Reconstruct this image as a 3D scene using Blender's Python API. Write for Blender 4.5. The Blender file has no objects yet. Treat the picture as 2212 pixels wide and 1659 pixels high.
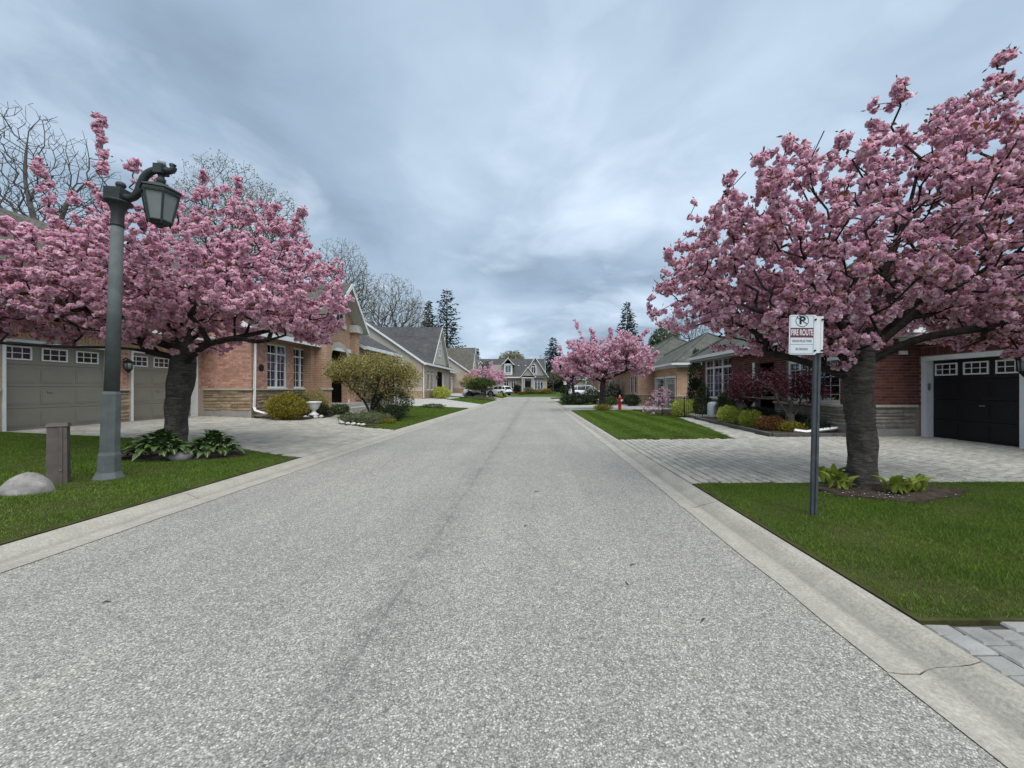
import bpy, math, random
import numpy as np
from mathutils import Vector, Matrix
from mathutils.geometry import delaunay_2d_cdt

R = math.radians
PI = math.pi
sc = bpy.context.scene
COL = sc.collection
random.seed(11)

# ------------------------------------------------------------------ camera
cam_d = bpy.data.cameras.new('camera')
cam_d.sensor_width = 36.0
cam_d.lens = 830.0 / 2212.0 * 36.0
cam_d.clip_start = 0.05
cam_d.clip_end = 3000
cam = bpy.data.objects.new('camera', cam_d)
COL.objects.link(cam)
cam.location = (0, 0, 1.45)
cam.rotation_euler = (R(90), 0, 0)
cam_d.shift_x = -50.0 / 2212.0
cam_d.shift_y = 10.5 / 2212.0
sc.camera = cam

# ------------------------------------------------------------------ render look
sc.view_settings.view_transform = 'Standard'
sc.view_settings.look = 'None'
sc.view_settings.gamma = 1
sc.view_settings.use_curve_mapping = False
sc.view_settings.exposure = 1.3
sc.render.engine = 'CYCLES'
sc.cycles.use_denoising = True
sc.cycles.max_bounces = 6
sc.cycles.diffuse_bounces = 3
sc.cycles.transparent_max_bounces = 10
sc.cycles.sample_clamp_indirect = 4


def nd(nt, typ, ins=None, **props):
    n = nt.nodes.new('ShaderNode' + typ)
    for k, v in props.items():
        setattr(n, k, v)
    for k, v in (ins or {}).items():
        s = n.inputs[k]
        if isinstance(v, bpy.types.NodeSocket):
            nt.links.new(v, s)
        else:
            if s.type == 'RGBA' and len(v) == 3:
                v = (*v, 1)
            s.default_value = v
    return n


def ramp(nt, fac, stops, interp='LINEAR'):
    n = nt.nodes.new('ShaderNodeValToRGB')
    cr = n.color_ramp
    cr.interpolation = interp
    while len(cr.elements) < len(stops):
        cr.elements.new(0.5)
    for e, (p, c) in zip(cr.elements, stops):
        e.position = p
        if not hasattr(c, '__len__'):
            c = (c, c, c)
        e.color = (*c, 1) if len(c) == 3 else c
    nt.links.new(fac, n.inputs[0])
    return n.outputs[0]


def mixc(nt, fac, a, b, blend='MIX'):
    n = nt.nodes.new('ShaderNodeMix')
    n.data_type = 'RGBA'
    n.blend_type = blend
    for i, v in ((0, fac), (6, a), (7, b)):
        if isinstance(v, bpy.types.NodeSocket):
            nt.links.new(v, n.inputs[i])
        else:
            if i and not hasattr(v, '__len__'):
                v = (v, v, v)
            n.inputs[i].default_value = (*v, 1) if i and len(v) == 3 else v
    return n.outputs[2]


def mth(nt, op, a, b=0.0, c=None):
    n = nt.nodes.new('ShaderNodeMath')
    n.operation = op
    for i, v in enumerate((a, b, c)):
        if v is None:
            continue
        if isinstance(v, bpy.types.NodeSocket):
            nt.links.new(v, n.inputs[i])
        else:
            n.inputs[i].default_value = v
    return n.outputs[0]


# ------------------------------------------------------------------ world: overcast sky
SUN_EL, SUN_AZ = R(62), R(155)
w = bpy.data.worlds.new('World')
sc.world = w
w.use_nodes = True
nt = w.node_tree
nt.nodes.clear()
sky = nd(nt, 'TexSky', sky_type='NISHITA', sun_disc=False)
sky.sun_elevation = SUN_EL
sky.sun_rotation = SUN_AZ
bg_sky = nd(nt, 'Background', {'Color': sky.outputs[0], 'Strength': 0.06})
tc = nd(nt, 'TexCoord')
sep = nd(nt, 'SeparateXYZ', {0: tc.outputs['Generated']})
zz = mth(nt, 'MAXIMUM', sep.outputs[2], 0.0)
den = mth(nt, 'ADD', zz, 0.2)
cx = mth(nt, 'DIVIDE', sep.outputs[0], den)
cy = mth(nt, 'DIVIDE', sep.outputs[1], den)
cv = nd(nt, 'CombineXYZ', {0: cx, 1: cy, 2: 0.0})
mp = nd(nt, 'Mapping', {'Vector': cv.outputs[0], 'Location': (21.6, 26.4, 0.0), 'Scale': (0.8, 0.8, 1)})
warp = nd(nt, 'TexNoise', {'Vector': mp.outputs[0], 'Scale': 1.1, 'Detail': 3.0})
wv = nd(nt, 'VectorMath', {0: warp.outputs['Color'], 1: (0.6, 0.6, 0.0)}, operation='MULTIPLY')
wa = nd(nt, 'VectorMath', {0: mp.outputs[0], 1: wv.outputs[0]}, operation='ADD')
n1 = nd(nt, 'TexNoise', {'Vector': wa.outputs[0], 'Scale': 1.0, 'Detail': 6.0, 'Roughness': 0.48})
n2 = nd(nt, 'TexNoise', {'Vector': wa.outputs[0], 'Scale': 2.7, 'Detail': 6.0, 'Roughness': 0.55})
n3 = nd(nt, 'TexNoise', {'Vector': wa.outputs[0], 'Scale': 1.7, 'Detail': 7.0, 'Roughness': 0.52, 'W': 3.1}, noise_dimensions='4D')
nn = mth(nt, 'ADD', mth(nt, 'MULTIPLY', n1.outputs[0], 0.74), mth(nt, 'MULTIPLY', n2.outputs[0], 0.26))
cloud = ramp(nt, nn, [(0.36, (0.112, 0.151, 0.198)), (0.46, (0.156, 0.206, 0.266)),
                      (0.55, (0.196, 0.250, 0.313)), (0.66, (0.262, 0.318, 0.385))])
# thinner places in the deck where the cloud glows white
cloud = mixc(nt, ramp(nt, n3.outputs[0], [(0.50, 0.0), (0.62, 0.28), (0.76, 0.62)]), cloud, (0.50, 0.555, 0.63))
bg_cl = nd(nt, 'Background', {'Color': cloud, 'Strength': 1.0})
mx = nd(nt, 'MixShader', {0: 0.93, 1: bg_sky.outputs[0], 2: bg_cl.outputs[0]})
wo = nd(nt, 'OutputWorld')
nt.links.new(mx.outputs[0], wo.inputs['Surface'])

# ------------------------------------------------------------------ sun behind the cloud deck
sun_d = bpy.data.lights.new('sun', 'SUN')
sun_d.energy = 1.5
sun_d.angle = R(60)
sun_d.color = (1.0, 0.975, 0.94)
sun = bpy.data.objects.new('sun', sun_d)
COL.objects.link(sun)
sun.location = (0, -20, 40)
sun.rotation_euler = (R(90) - SUN_EL, 0, R(25))

# ------------------------------------------------------------------ helpers: meshes
def fastmesh(name, V, F):
    V = np.asarray(V, np.float32)
    F = np.asarray(F, np.int32)
    me = bpy.data.meshes.new(name)
    k = F.shape[1]
    me.vertices.add(len(V))
    me.vertices.foreach_set('co', V.ravel())
    me.loops.add(F.size)
    me.loops.foreach_set('vertex_index', F.ravel())
    me.polygons.add(len(F))
    me.polygons.foreach_set('loop_start', np.arange(0, F.size, k, dtype=np.int32))
    me.polygons.foreach_set('loop_total', np.full(len(F), k, np.int32))
    me.update(calc_edges=True)
    return me


def link(name, me, mat, parent=None, smooth=False, kind=None, loc=None):
    o = bpy.data.objects.new(name, me)
    COL.objects.link(o)
    if mat is not None and me is not None and not me.materials:
        me.materials.append(mat)
    if smooth and me is not None:
        me.polygons.foreach_set('use_smooth', np.ones(len(me.polygons), bool))
    if parent is not None:
        o.parent = parent
    if loc is not None:
        o.location = loc
    if kind:
        o['kind'] = kind
    return o


class MB:
    """collects faces of ONE part"""
    def __init__(s):
        s.v = []
        s.f = []

    def add(s, vs, fs):
        n = len(s.v)
        s.v += [tuple(p) for p in vs]
        s.f += [tuple(i + n for i in f) for f in fs]
        return s

    def hexa(s, p):
        return s.add(p, [(0, 3, 2, 1), (4, 5, 6, 7), (0, 1, 5, 4), (1, 2, 6, 5), (2, 3, 7, 6), (3, 0, 4, 7)])

    def box(s, c, d, rz=0, rx=0, ry=0):
        m = Matrix.Rotation(rz, 3, 'Z') @ Matrix.Rotation(ry, 3, 'Y') @ Matrix.Rotation(rx, 3, 'X')
        hx, hy, hz = d[0] / 2, d[1] / 2, d[2] / 2
        pts = [(-hx, -hy, -hz), (hx, -hy, -hz), (hx, hy, -hz), (-hx, hy, -hz),
               (-hx, -hy, hz), (hx, -hy, hz), (hx, hy, hz), (-hx, hy, hz)]
        return s.hexa([Vector(c) + m @ Vector(q) for q in pts])

    def bb(s, x0, x1, y0, y1, z0, z1):
        return s.hexa([(x0, y0, z0), (x1, y0, z0), (x1, y1, z0), (x0, y1, z0),
                       (x0, y0, z1), (x1, y0, z1), (x1, y1, z1), (x0, y1, z1)])

    def tube(s, pts, rad, n=8, caps=True, squash=1.0):
        pts = [Vector(p) for p in pts]
        if not hasattr(rad, '__len__'):
            rad = [rad] * len(pts)
        base = len(s.v)
        up = Vector((0, 0, 1))
        for i, p in enumerate(pts):
            t = (pts[min(i + 1, len(pts) - 1)] - pts[max(i - 1, 0)]).normalized()
            a = t.cross(up)
            if a.length < 1e-3:
                a = Vector((1, 0, 0))
            a.normalize()
            b = a.cross(t).normalized()
            for k in range(n):
                th = 2 * PI * k / n
                s.v.append(tuple(p + a * (math.cos(th) * rad[i]) + b * (math.sin(th) * rad[i] * squash)))
        for i in range(len(pts) - 1):
            for k in range(n):
                k2 = (k + 1) % n
                s.f.append((base + i * n + k, base + i * n + k2, base + (i + 1) * n + k2, base + (i + 1) * n + k))
        if caps:
            s.f.append(tuple(base + k for k in range(n))[::-1])
            s.f.append(tuple(base + (len(pts) - 1) * n + k for k in range(n)))
        return s

    def lathe(s, prof, n=16, c=(0, 0, 0), rot=0.0):
        base = len(s.v)
        for r, z in prof:
            for k in range(n):
                th = 2 * PI * k / n + rot
                s.v.append((c[0] + r * math.cos(th), c[1] + r * math.sin(th), c[2] + z))
        for i in range(len(prof) - 1):
            for k in range(n):
                k2 = (k + 1) % n
                s.f.append((base + i * n + k, base + i * n + k2, base + (i + 1) * n + k2, base + (i + 1) * n + k))
        s.f.append(tuple(base + k for k in range(n))[::-1])
        s.f.append(tuple(base + (len(prof) - 1) * n + k for k in range(n)))
        return s

    def prism(s, poly, axis, a0, a1):
        """poly of 2D points in the two other axes, extruded along axis"""
        n = len(poly)
        def P(q, a):
            return (a, q[0], q[1]) if axis == 0 else ((q[0], a, q[1]) if axis == 1 else (q[0], q[1], a))
        vs = [P(q, a0) for q in poly] + [P(q, a1) for q in poly]
        fs = [tuple(range(n))[::-1], tuple(range(n, 2 * n))]
        fs += [(i, (i + 1) % n, n + (i + 1) % n, n + i) for i in range(n)]
        return s.add(vs, fs)

    def mesh(s, name, off=(0, 0, 0)):
        me = bpy.data.meshes.new(name)
        ox, oy, oz = off
        me.from_pydata([(x - ox, y - oy, z - oz) for x, y, z in s.v], [], s.f)
        me.update()
        return me


def tag(o, label, cat, group=None, kind=None):
    if label:
        o['label'] = label
    if cat:
        o['category'] = cat
    if group:
        o['group'] = group
    if kind:
        o['kind'] = kind
    return o


class Thing:
    """an Empty at the thing's base; parts are given in world (or local, if off is 0) coordinates"""
    def __init__(s, name, label, cat, base=(0, 0, 0), group=None, local=False, rz=0.0, scale=1.0):
        s.o = bpy.data.objects.new(name, None)
        COL.objects.link(s.o)
        s.o.location = base
        s.o.rotation_euler = (0, 0, rz)
        s.o.scale = (scale,) * 3
        s.off = (0, 0, 0) if local else tuple(base)
        tag(s.o, label, cat, group)

    def part(s, name, mb, mat, parent=None, smooth=False, kind=None, label=None):
        o = link(name, mb.mesh(name, s.off), mat, parent or s.o, smooth, kind)
        if label:
            o['label'] = label
        return o

    def np_part(s, name, V, F, mat, parent=None, smooth=False, kind=None):
        V = np.asarray(V, np.float32) - np.asarray(s.off, np.float32)
        return link(name, fastmesh(name, V, F), mat, parent or s.o, smooth, kind)


def dup(root, loc=None, rz=None, label=None, scale=None):
    def cp(o, par):
        c = o.copy()
        COL.objects.link(c)
        c.parent = par
        for ch in o.children:
            cp(ch, c)
        return c
    r = cp(root, None)
    if loc is not None:
        r.location = loc
    if rz is not None:
        r.rotation_euler[2] = rz
    if scale is not None:
        r.scale = (scale,) * 3
    if label:
        r['label'] = label
    return r


# ------------------------------------------------------------------ materials
def newmat(name):
    m = bpy.data.materials.new(name)
    m.use_nodes = True
    nt = m.node_tree
    return m, nt, nt.nodes['Principled BSDF']


def wpos(nt):
    return nd(nt, 'NewGeometry').outputs['Position']


def rnd(nt):
    """a random number per loose piece and per object"""
    g = nd(nt, 'NewGeometry').outputs['Random Per Island']
    o = nd(nt, 'ObjectInfo').outputs['Random']
    return mth(nt, 'FRACT', mth(nt, 'ADD', g, mth(nt, 'MULTIPLY', o, 7.31)))


def setb(nt, b, h, strength=0.3, dist=0.01):
    n = nd(nt, 'Bump', {'Height': h, 'Strength': strength, 'Distance': dist})
    nt.links.new(n.outputs[0], b.inputs['Normal'])


def basic(name, col, rough=0.75, var=0.18, scale=6.0, bump=0.0, bscale=60.0, spec=0.3, island=0.0, metal=0.0, dirt=None):
    m, nt, b = newmat(name)
    p = wpos(nt)
    n = nd(nt, 'TexNoise', {'Vector': p, 'Scale': scale, 'Detail': 6.0, 'Roughness': 0.6})
    lo = tuple(c * (1 - var) for c in col)
    hi = tuple(min(1, c * (1 + var)) for c in col)
    c = ramp(nt, n.outputs[0], [(0.3, lo), (0.7, hi)])
    if island:
        r = rnd(nt)
        c = mixc(nt, 1.0, c, ramp(nt, r, [(0.0, 1 - island), (1.0, 1 + island)]), 'MULTIPLY')
    if dirt:
        n3 = nd(nt, 'TexNoise', {'Vector': p, 'Scale': 1.7, 'Detail': 8.0, 'Roughness': 0.7})
        c = mixc(nt, ramp(nt, n3.outputs[0], [(0.5, 0.0), (0.72, 0.6)]), c, dirt)
    nt.links.new(c, b.inputs['Base Color'])
    b.inputs['Roughness'].default_value = rough
    b.inputs['Specular IOR Level'].default_value = spec
    b.inputs['Metallic'].default_value = metal
    if bump:
        n2 = nd(nt, 'TexNoise', {'Vector': p, 'Scale': bscale, 'Detail': 4.0})
        setb(nt, b, n2.outputs[0], bump)
    return m


def foliage(name, stops, trans=0.3, rough=0.6, patch=0.0):
    m, nt, b = newmat(name)
    c = ramp(nt, rnd(nt), stops)
    if patch:
        # thinner, yellower and lusher patches
        n = nd(nt, 'TexNoise', {'Vector': wpos(nt), 'Scale': 1.6, 'Detail': 5.0, 'Roughness': 0.65})
        c = mixc(nt, 1.0, c, ramp(nt, n.outputs[0], [(0.3, (0.78, 0.86, 0.8)), (0.5, (1.0, 1.0, 1.0)), (0.7, (1.25, 1.18, 1.05))]), 'MULTIPLY')
    nt.links.new(c, b.inputs['Base Color'])
    b.inputs['Roughness'].default_value = rough
    b.inputs['Specular IOR Level'].default_value = 0.2
    tr = nd(nt, 'BsdfTranslucent', {'Color': c})
    ms = nd(nt, 'MixShader', {0: trans, 1: b.outputs[0], 2: tr.outputs[0]})
    nt.links.new(ms.outputs[0], nt.nodes['Material Output'].inputs[0])
    return m


M = {}


def wav(nt, p, scale, amt):
    n = nd(nt, 'TexNoise', {'Vector': p, 'Scale': scale, 'Detail': 5.0})
    s = nd(nt, 'VectorMath', {0: n.outputs['Color'], 1: (amt, amt, amt)}, operation='MULTIPLY')
    return nd(nt, 'VectorMath', {0: p, 1: s.outputs[0]}, operation='ADD').outputs[0]


def mat_asphalt():
    m, nt, b = newmat('chip_seal_asphalt')
    p = wpos(nt)
    v = nd(nt, 'TexVoronoi', {'Vector': p, 'Scale': 130.0, 'Randomness': 1.0})
    v2 = nd(nt, 'TexVoronoi', {'Vector': p, 'Scale': 40.0})
    r = nd(nt, 'SeparateColor', {0: v.outputs['Color']})
    stone = ramp(nt, r.outputs[0], [(0.0, (0.21, 0.205, 0.189)), (0.35, (0.315, 0.307, 0.281)), (0.8, (0.41, 0.398, 0.362)), (1.0, (0.66, 0.64, 0.588))])
    gap = ramp(nt, v.outputs['Distance'], [(0.38, 1.0), (0.8, 0.55)])
    c = mixc(nt, 1.0, stone, gap, 'MULTIPLY')
    r2 = nd(nt, 'SeparateColor', {0: v2.outputs['Color']})
    c = mixc(nt, 1.0, c, ramp(nt, r2.outputs[0], [(0.0, 0.86), (1.0, 1.13)]), 'MULTIPLY')
    big = nd(nt, 'TexNoise', {'Vector': p, 'Scale': 0.45, 'Detail': 5.0, 'Roughness': 0.62})
    c = mixc(nt, 1.0, c, ramp(nt, big.outputs[0], [(0.3, (0.9, 0.9, 0.905)), (0.7, (1.08, 1.07, 1.04))]), 'MULTIPLY')
    # the paving seam left of the middle: a blotchy darker band with a thin crack, and a few tyre-dark streaks
    s = nd(nt, 'SeparateXYZ', {0: p})
    wob = nd(nt, 'TexNoise', {'Vector': p, 'Scale': 0.8, 'Detail': 4.0})
    xs = mth(nt, 'ADD', s.outputs[0], mth(nt, 'MULTIPLY', wob.outputs[0], 0.12))
    d = mth(nt, 'ABSOLUTE', mth(nt, 'ADD', xs, 0.91))
    bl = nd(nt, 'TexNoise', {'Vector': p, 'Scale': 2.6, 'Detail': 5.0, 'Roughness': 0.7})
    band = mth(nt, 'MULTIPLY', ramp(nt, d, [(0.0, 1.0), (0.34, 0.0)]), ramp(nt, bl.outputs[0], [(0.36, 0.0), (0.66, 0.6)]))
    c = mixc(nt, band, c, mixc(nt, 1.0, c, (0.50, 0.52, 0.56), 'MULTIPLY'))
    crack = ramp(nt, d, [(0.004, 0.5), (0.016, 0.0)])
    c = mixc(nt, mth(nt, 'MULTIPLY', crack, ramp(nt, bl.outputs[0], [(0.3, 0.1), (0.6, 1.0)])), c, (0.12, 0.12, 0.12))
    st = nd(nt, 'Mapping', {'Vector': p, 'Scale': (1.3, 0.09, 1.0)})
    stn = nd(nt, 'TexNoise', {'Vector': st.outputs[0], 'Scale': 1.5, 'Detail': 5.0, 'Roughness': 0.6})
    c = mixc(nt, 1.0, c, ramp(nt, stn.outputs[0], [(0.35, (0.93, 0.93, 0.94)), (0.6, (1.03, 1.03, 1.02))]), 'MULTIPLY')
    ck = nd(nt, 'TexVoronoi', {'Vector': wav(nt, p, 0.9, 0.5), 'Scale': 0.22}, feature='DISTANCE_TO_EDGE')
    ckm = mth(nt, 'MULTIPLY', ramp(nt, ck.outputs[0], [(0.0008, 0.5), (0.0035, 0.0)]), ramp(nt, big.outputs[0], [(0.48, 0.0), (0.6, 1.0)]))
    c = mixc(nt, ckm, c, (0.13, 0.125, 0.12))
    oil = nd(nt, 'TexNoise', {'Vector': p, 'Scale': 1.1, 'Detail': 7.0, 'Roughness': 0.75})
    c = mixc(nt, ramp(nt, oil.outputs[0], [(0.64, 0.0), (0.72, 0.28)]), c, (0.17, 0.17, 0.165))
    nt.links.new(c, b.inputs['Base Color'])
    b.inputs['Roughness'].default_value = 0.85
    b.inputs['Specular IOR Level'].default_value = 0.25
    h = mth(nt, 'ADD', mth(nt, 'MULTIPLY', v.outputs['Distance'], -1.0), mth(nt, 'MULTIPLY', r.outputs[0], 0.5))
    setb(nt, b, h, 0.55, 0.006)
    return m


def mat_concrete(name, col, stain=(0.30, 0.29, 0.25), gutter=False):
    m, nt, b = newmat(name)
    p = wpos(nt)
    n = nd(nt, 'TexNoise', {'Vector': p, 'Scale': 3.0, 'Detail': 8.0, 'Roughness': 0.7})
    f = nd(nt, 'TexNoise', {'Vector': p, 'Scale': 55.0, 'Detail': 4.0, 'Roughness': 0.7})
    c = ramp(nt, n.outputs[0], [(0.3, tuple(x * 0.8 for x in col)), (0.7, tuple(x * 1.12 for x in col))])
    c = mixc(nt, 1.0, c, ramp(nt, f.outputs[0], [(0.3, 0.7), (0.7, 1.2)]), 'MULTIPLY')
    mp = nd(nt, 'Mapping', {'Vector': p, 'Scale': (3.5, 0.35, 1.0)})
    s = nd(nt, 'TexNoise', {'Vector': mp.outputs[0], 'Scale': 2.0, 'Detail': 6.0, 'Roughness': 0.7})
    c = mixc(nt, ramp(nt, s.outputs[0], [(0.5, 0.0), (0.75, 0.55)]), c, stain)
    if gutter:
        # dirt and grit washed along the gutter line of either kerb
        xx = nd(nt, 'SeparateXYZ', {0: p}).outputs[0]
        wob = mth(nt, 'MULTIPLY', mth(nt, 'SUBTRACT', n.outputs[0], 0.5), 0.08)
        dl = mth(nt, 'ABSOLUTE', mth(nt, 'ADD', mth(nt, 'ADD', xx, 4.43), wob))
        dr = mth(nt, 'ABSOLUTE', mth(nt, 'ADD', mth(nt, 'ADD', xx, -2.03), wob))
        g = ramp(nt, mth(nt, 'MINIMUM', dl, dr), [(0.0, 0.5), (0.05, 0.0)])
        c = mixc(nt, g, c, (0.20, 0.195, 0.175))
    nt.links.new(c, b.inputs['Base Color'])
    b.inputs['Roughness'].default_value = 0.9
    b.inputs['Specular IOR Level'].default_value = 0.2
    setb(nt, b, f.outputs[0], 0.4, 0.005)
    return m


def mat_brick_tex(name, c1, c2, mortar):
    """far brickwork: both wall directions share the vector (x+y, z)"""
    m, nt, b = newmat(name)
    p = wpos(nt)
    s = nd(nt, 'SeparateXYZ', {0: p})
    v = nd(nt, 'CombineXYZ', {0: mth(nt, 'ADD', s.outputs[0], s.outputs[1]), 1: s.outputs[2], 2: 0.0})
    t = nd(nt, 'TexBrick', {'Vector': v.outputs[0], 'Color1': c1, 'Color2': c2, 'Mortar': mortar, 'Scale': 1.0,
                            'Mortar Size': 0.011, 'Bias': 0.0, 'Brick Width': 0.24, 'Row Height': 0.085})
    n = nd(nt, 'TexNoise', {'Vector': p, 'Scale': 0.9, 'Detail': 6.0})
    c = mixc(nt, 1.0, t.outputs[0], ramp(nt, n.outputs[0], [(0.3, 0.82), (0.7, 1.12)]), 'MULTIPLY')
    nt.links.new(c, b.inputs['Base Color'])
    b.inputs['Roughness'].default_value = 0.9
    b.inputs['Specular IOR Level'].default_value = 0.15
    setb(nt, b, t.outputs['Fac'], -0.4, 0.008)
    return m


def mat_shingle(name, c1, c2):
    m, nt, b = newmat(name)
    p = wpos(nt)
    s = nd(nt, 'SeparateXYZ', {0: p})
    v = nd(nt, 'CombineXYZ', {0: mth(nt, 'ADD', s.outputs[0], s.outputs[1]), 1: mth(nt, 'MULTIPLY', s.outputs[2], 1.5), 2: 0.0})
    t = nd(nt, 'TexBrick', {'Vector': v.outputs[0], 'Color1': c1, 'Color2': c2, 'Mortar': tuple(x * 0.45 for x in c1), 'Scale': 1.0,
                            'Mortar Size': 0.012, 'Bias': -0.1, 'Brick Width': 0.3, 'Row Height': 0.14, 'Mortar Smooth': 0.6})
    n = nd(nt, 'TexNoise', {'Vector': p, 'Scale': 1.3, 'Detail': 8.0, 'Roughness': 0.7})
    g = nd(nt, 'TexNoise', {'Vector': p, 'Scale': 16.0, 'Detail': 3.0})
    c = mixc(nt, 1.0, t.outputs[0], ramp(nt, n.outputs[0], [(0.3, 0.75), (0.7, 1.22)]), 'MULTIPLY')
    c = mixc(nt, 1.0, c, ramp(nt, g.outputs[0], [(0.3, 0.78), (0.7, 1.2)]), 'MULTIPLY')
    nt.links.new(c, b.inputs['Base Color'])
    b.inputs['Roughness'].default_value = 0.92
    b.inputs['Specular IOR Level'].default_value = 0.15
    setb(nt, b, t.outputs['Fac'], -0.5, 0.02)
    return m


def mat_siding(name, col):
    m, nt, b = newmat(name)
    p = wpos(nt)
    s = nd(nt, 'SeparateXYZ', {0: p})
    fr = mth(nt, 'FRACT', mth(nt, 'MULTIPLY', s.outputs[2], 1 / 0.13))
    c = mixc(nt, ramp(nt, fr, [(0.0, 0.55), (0.12, 0.0)]), col, tuple(x * 0.45 for x in col))
    nt.links.new(c, b.inputs['Base Color'])
    b.inputs['Roughness'].default_value = 0.6
    setb(nt, b, fr, -0.6, 0.02)
    return m


def mat_glass(name, tint=(0.5, 0.55, 0.6), refl=0.16):
    m, nt, b = newmat(name)
    gl = nd(nt, 'BsdfGlossy', {'Color': (0.85, 0.9, 0.95), 'Roughness': 0.03})
    tr = nd(nt, 'BsdfTransparent', {'Color': tint})
    ms = nd(nt, 'MixShader', {0: refl, 1: tr.outputs[0], 2: gl.outputs[0]})
    nt.links.new(ms.outputs[0], nt.nodes['Material Output'].inputs[0])
    return m


def mat_bark(name, c1, c2, bands=True, c3=None):
    m, nt, b = newmat(name)
    p = wpos(nt)
    mp = nd(nt, 'Mapping', {'Vector': p, 'Scale': (3.5, 3.5, 24.0) if bands else (18.0, 18.0, 3.0)})
    n = nd(nt, 'TexNoise', {'Vector': mp.outputs[0], 'Scale': 1.0, 'Detail': 7.0, 'Roughness': 0.7, 'Distortion': 1.6})
    n2 = nd(nt, 'TexNoise', {'Vector': p, 'Scale': 7.0, 'Detail': 6.0, 'Roughness': 0.7})
    c = ramp(nt, n.outputs[0], [(0.35, c1), (0.65, c2)])
    c = mixc(nt, ramp(nt, n2.outputs[0], [(0.48, 0.0), (0.62, 0.8)]), c, c3 or tuple(x * 0.45 for x in c1))
    nt.links.new(c, b.inputs['Base Color'])
    b.inputs['Roughness'].default_value = 0.92
    b.inputs['Specular IOR Level'].default_value = 0.15
    h = mth(nt, 'ADD', n.outputs[0], mth(nt, 'MULTIPLY', n2.outputs[0], 0.7))
    setb(nt, b, h, 1.0, 0.035)
    return m


M['asphalt'] = mat_asphalt()
M['kerb'] = mat_concrete('kerb_concrete', (0.385, 0.366, 0.31), (0.27, 0.255, 0.215), True)
M['concrete'] = mat_concrete('step_concrete', (0.38, 0.37, 0.34), (0.22, 0.22, 0.2))
M['drive'] = mat_concrete('far_driveway', (0.43, 0.42, 0.39), (0.34, 0.33, 0.3))
M['paver'] = basic('paver_stone', (0.37, 0.355, 0.308), 0.9, 0.16, 4.0, 0.35, 90.0, 0.15, island=0.13)
M['paver_warm'] = basic('paver_stone_warm', (0.36, 0.342, 0.295), 0.9, 0.2, 2.0, 0.35, 90.0, 0.15, island=0.12)
M['paver_grey'] = basic('paver_stone_grey', (0.27, 0.272, 0.255), 0.9, 0.2, 6.0, 0.5, 70.0, 0.15, island=0.12)
M['joint'] = basic('joint_sand', (0.07, 0.067, 0.06), 0.95, 0.3, 5.0)
M['soil'] = basic('soil', (0.055, 0.043, 0.034), 0.95, 0.5, 14.0, 0.8, 40.0, 0.1, dirt=(0.10, 0.085, 0.06))
M['ground'] = basic('ground_cover', (0.05, 0.075, 0.025), 0.95, 0.3, 0.6)
M['turf'] = basic('turf', (0.052, 0.055, 0.020), 0.95, 0.35, 7.0, 0.7, 60.0, 0.1)
M['turf_far'] = basic('turf_far', (0.060, 0.110, 0.022), 0.95, 0.22, 2.5, 0.7, 60.0, 0.1)
M['grass'] = foliage('grass_blades', [(0.0, (0.062, 0.115, 0.012)), (0.5, (0.103, 0.185, 0.020)), (0.85, (0.145, 0.235, 0.034)), (0.97, (0.185, 0.24, 0.05)), (1.0, (0.30, 0.27, 0.12))], 0.25, 0.55, 1.0)
M['white'] = basic('white_paint', (0.72, 0.73, 0.72), 0.5, 0.05, 3.0, dirt=(0.55, 0.55, 0.52))
M['offwhite'] = basic('offwhite_trim', (0.56, 0.55, 0.50), 0.55, 0.06, 3.0)
M['soffit'] = basic('soffit_grey', (0.42, 0.42, 0.39), 0.7, 0.06, 3.0)
M['taupe'] = basic('taupe_door_paint', (0.235, 0.222, 0.18), 0.45, 0.05, 2.0, 0.05, 200.0)
M['black_paint'] = basic('black_door_paint', (0.012, 0.012, 0.014), 0.42, 0.1, 2.0, 0.05, 150.0)
M['mortar_a'] = basic('mortar_buff', (0.40, 0.325, 0.26), 0.95, 0.15, 20.0)
M['brick_a'] = basic('brick_orange', (0.46, 0.255, 0.19), 0.9, 0.22, 9.0, 0.4, 120.0, 0.12, island=0.22)
M['brick_a_soldier'] = basic('brick_soldier', (0.48, 0.31, 0.19), 0.9, 0.22, 9.0, 0.4, 120.0, 0.12, island=0.2)
M['mortar_r'] = basic('mortar_pinkish', (0.27, 0.20, 0.165), 0.95, 0.15, 20.0)
M['brick_r'] = basic('brick_red', (0.125, 0.050, 0.041), 0.9, 0.25, 9.0, 0.4, 120.0, 0.12, island=0.3)
M['brick_tan'] = mat_brick_tex('brickwork_tan', (0.46, 0.37, 0.29), (0.39, 0.30, 0.235), (0.49, 0.43, 0.36))
M['brick_far'] = mat_brick_tex('brickwork_orange', (0.46, 0.27, 0.17), (0.36, 0.19, 0.12), (0.46, 0.38, 0.29))
M['stone_a'] = basic('split_stone_buff', (0.30, 0.225, 0.145), 0.92, 0.3, 5.0, 0.9, 22.0, 0.12, island=0.2)
M['stone_r'] = basic('split_stone_grey', (0.22, 0.21, 0.185), 0.92, 0.3, 5.0, 0.9, 22.0, 0.12, island=0.2)
M['ledge'] = mat_concrete('limestone_ledge', (0.50, 0.46, 0.38), (0.36, 0.32, 0.26))
M['foundation'] = mat_concrete('foundation_concrete', (0.34, 0.33, 0.30), (0.24, 0.23, 0.2))
M['shingle_a'] = mat_shingle('shingle_brown_grey', (0.135, 0.128, 0.11), (0.095, 0.09, 0.078))
M['shingle_b'] = mat_shingle('shingle_charcoal', (0.098, 0.098, 0.10), (0.070, 0.071, 0.074))
M['shingle_c'] = mat_shingle('shingle_green_grey', (0.115, 0.12, 0.105), (0.08, 0.085, 0.075))
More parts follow.
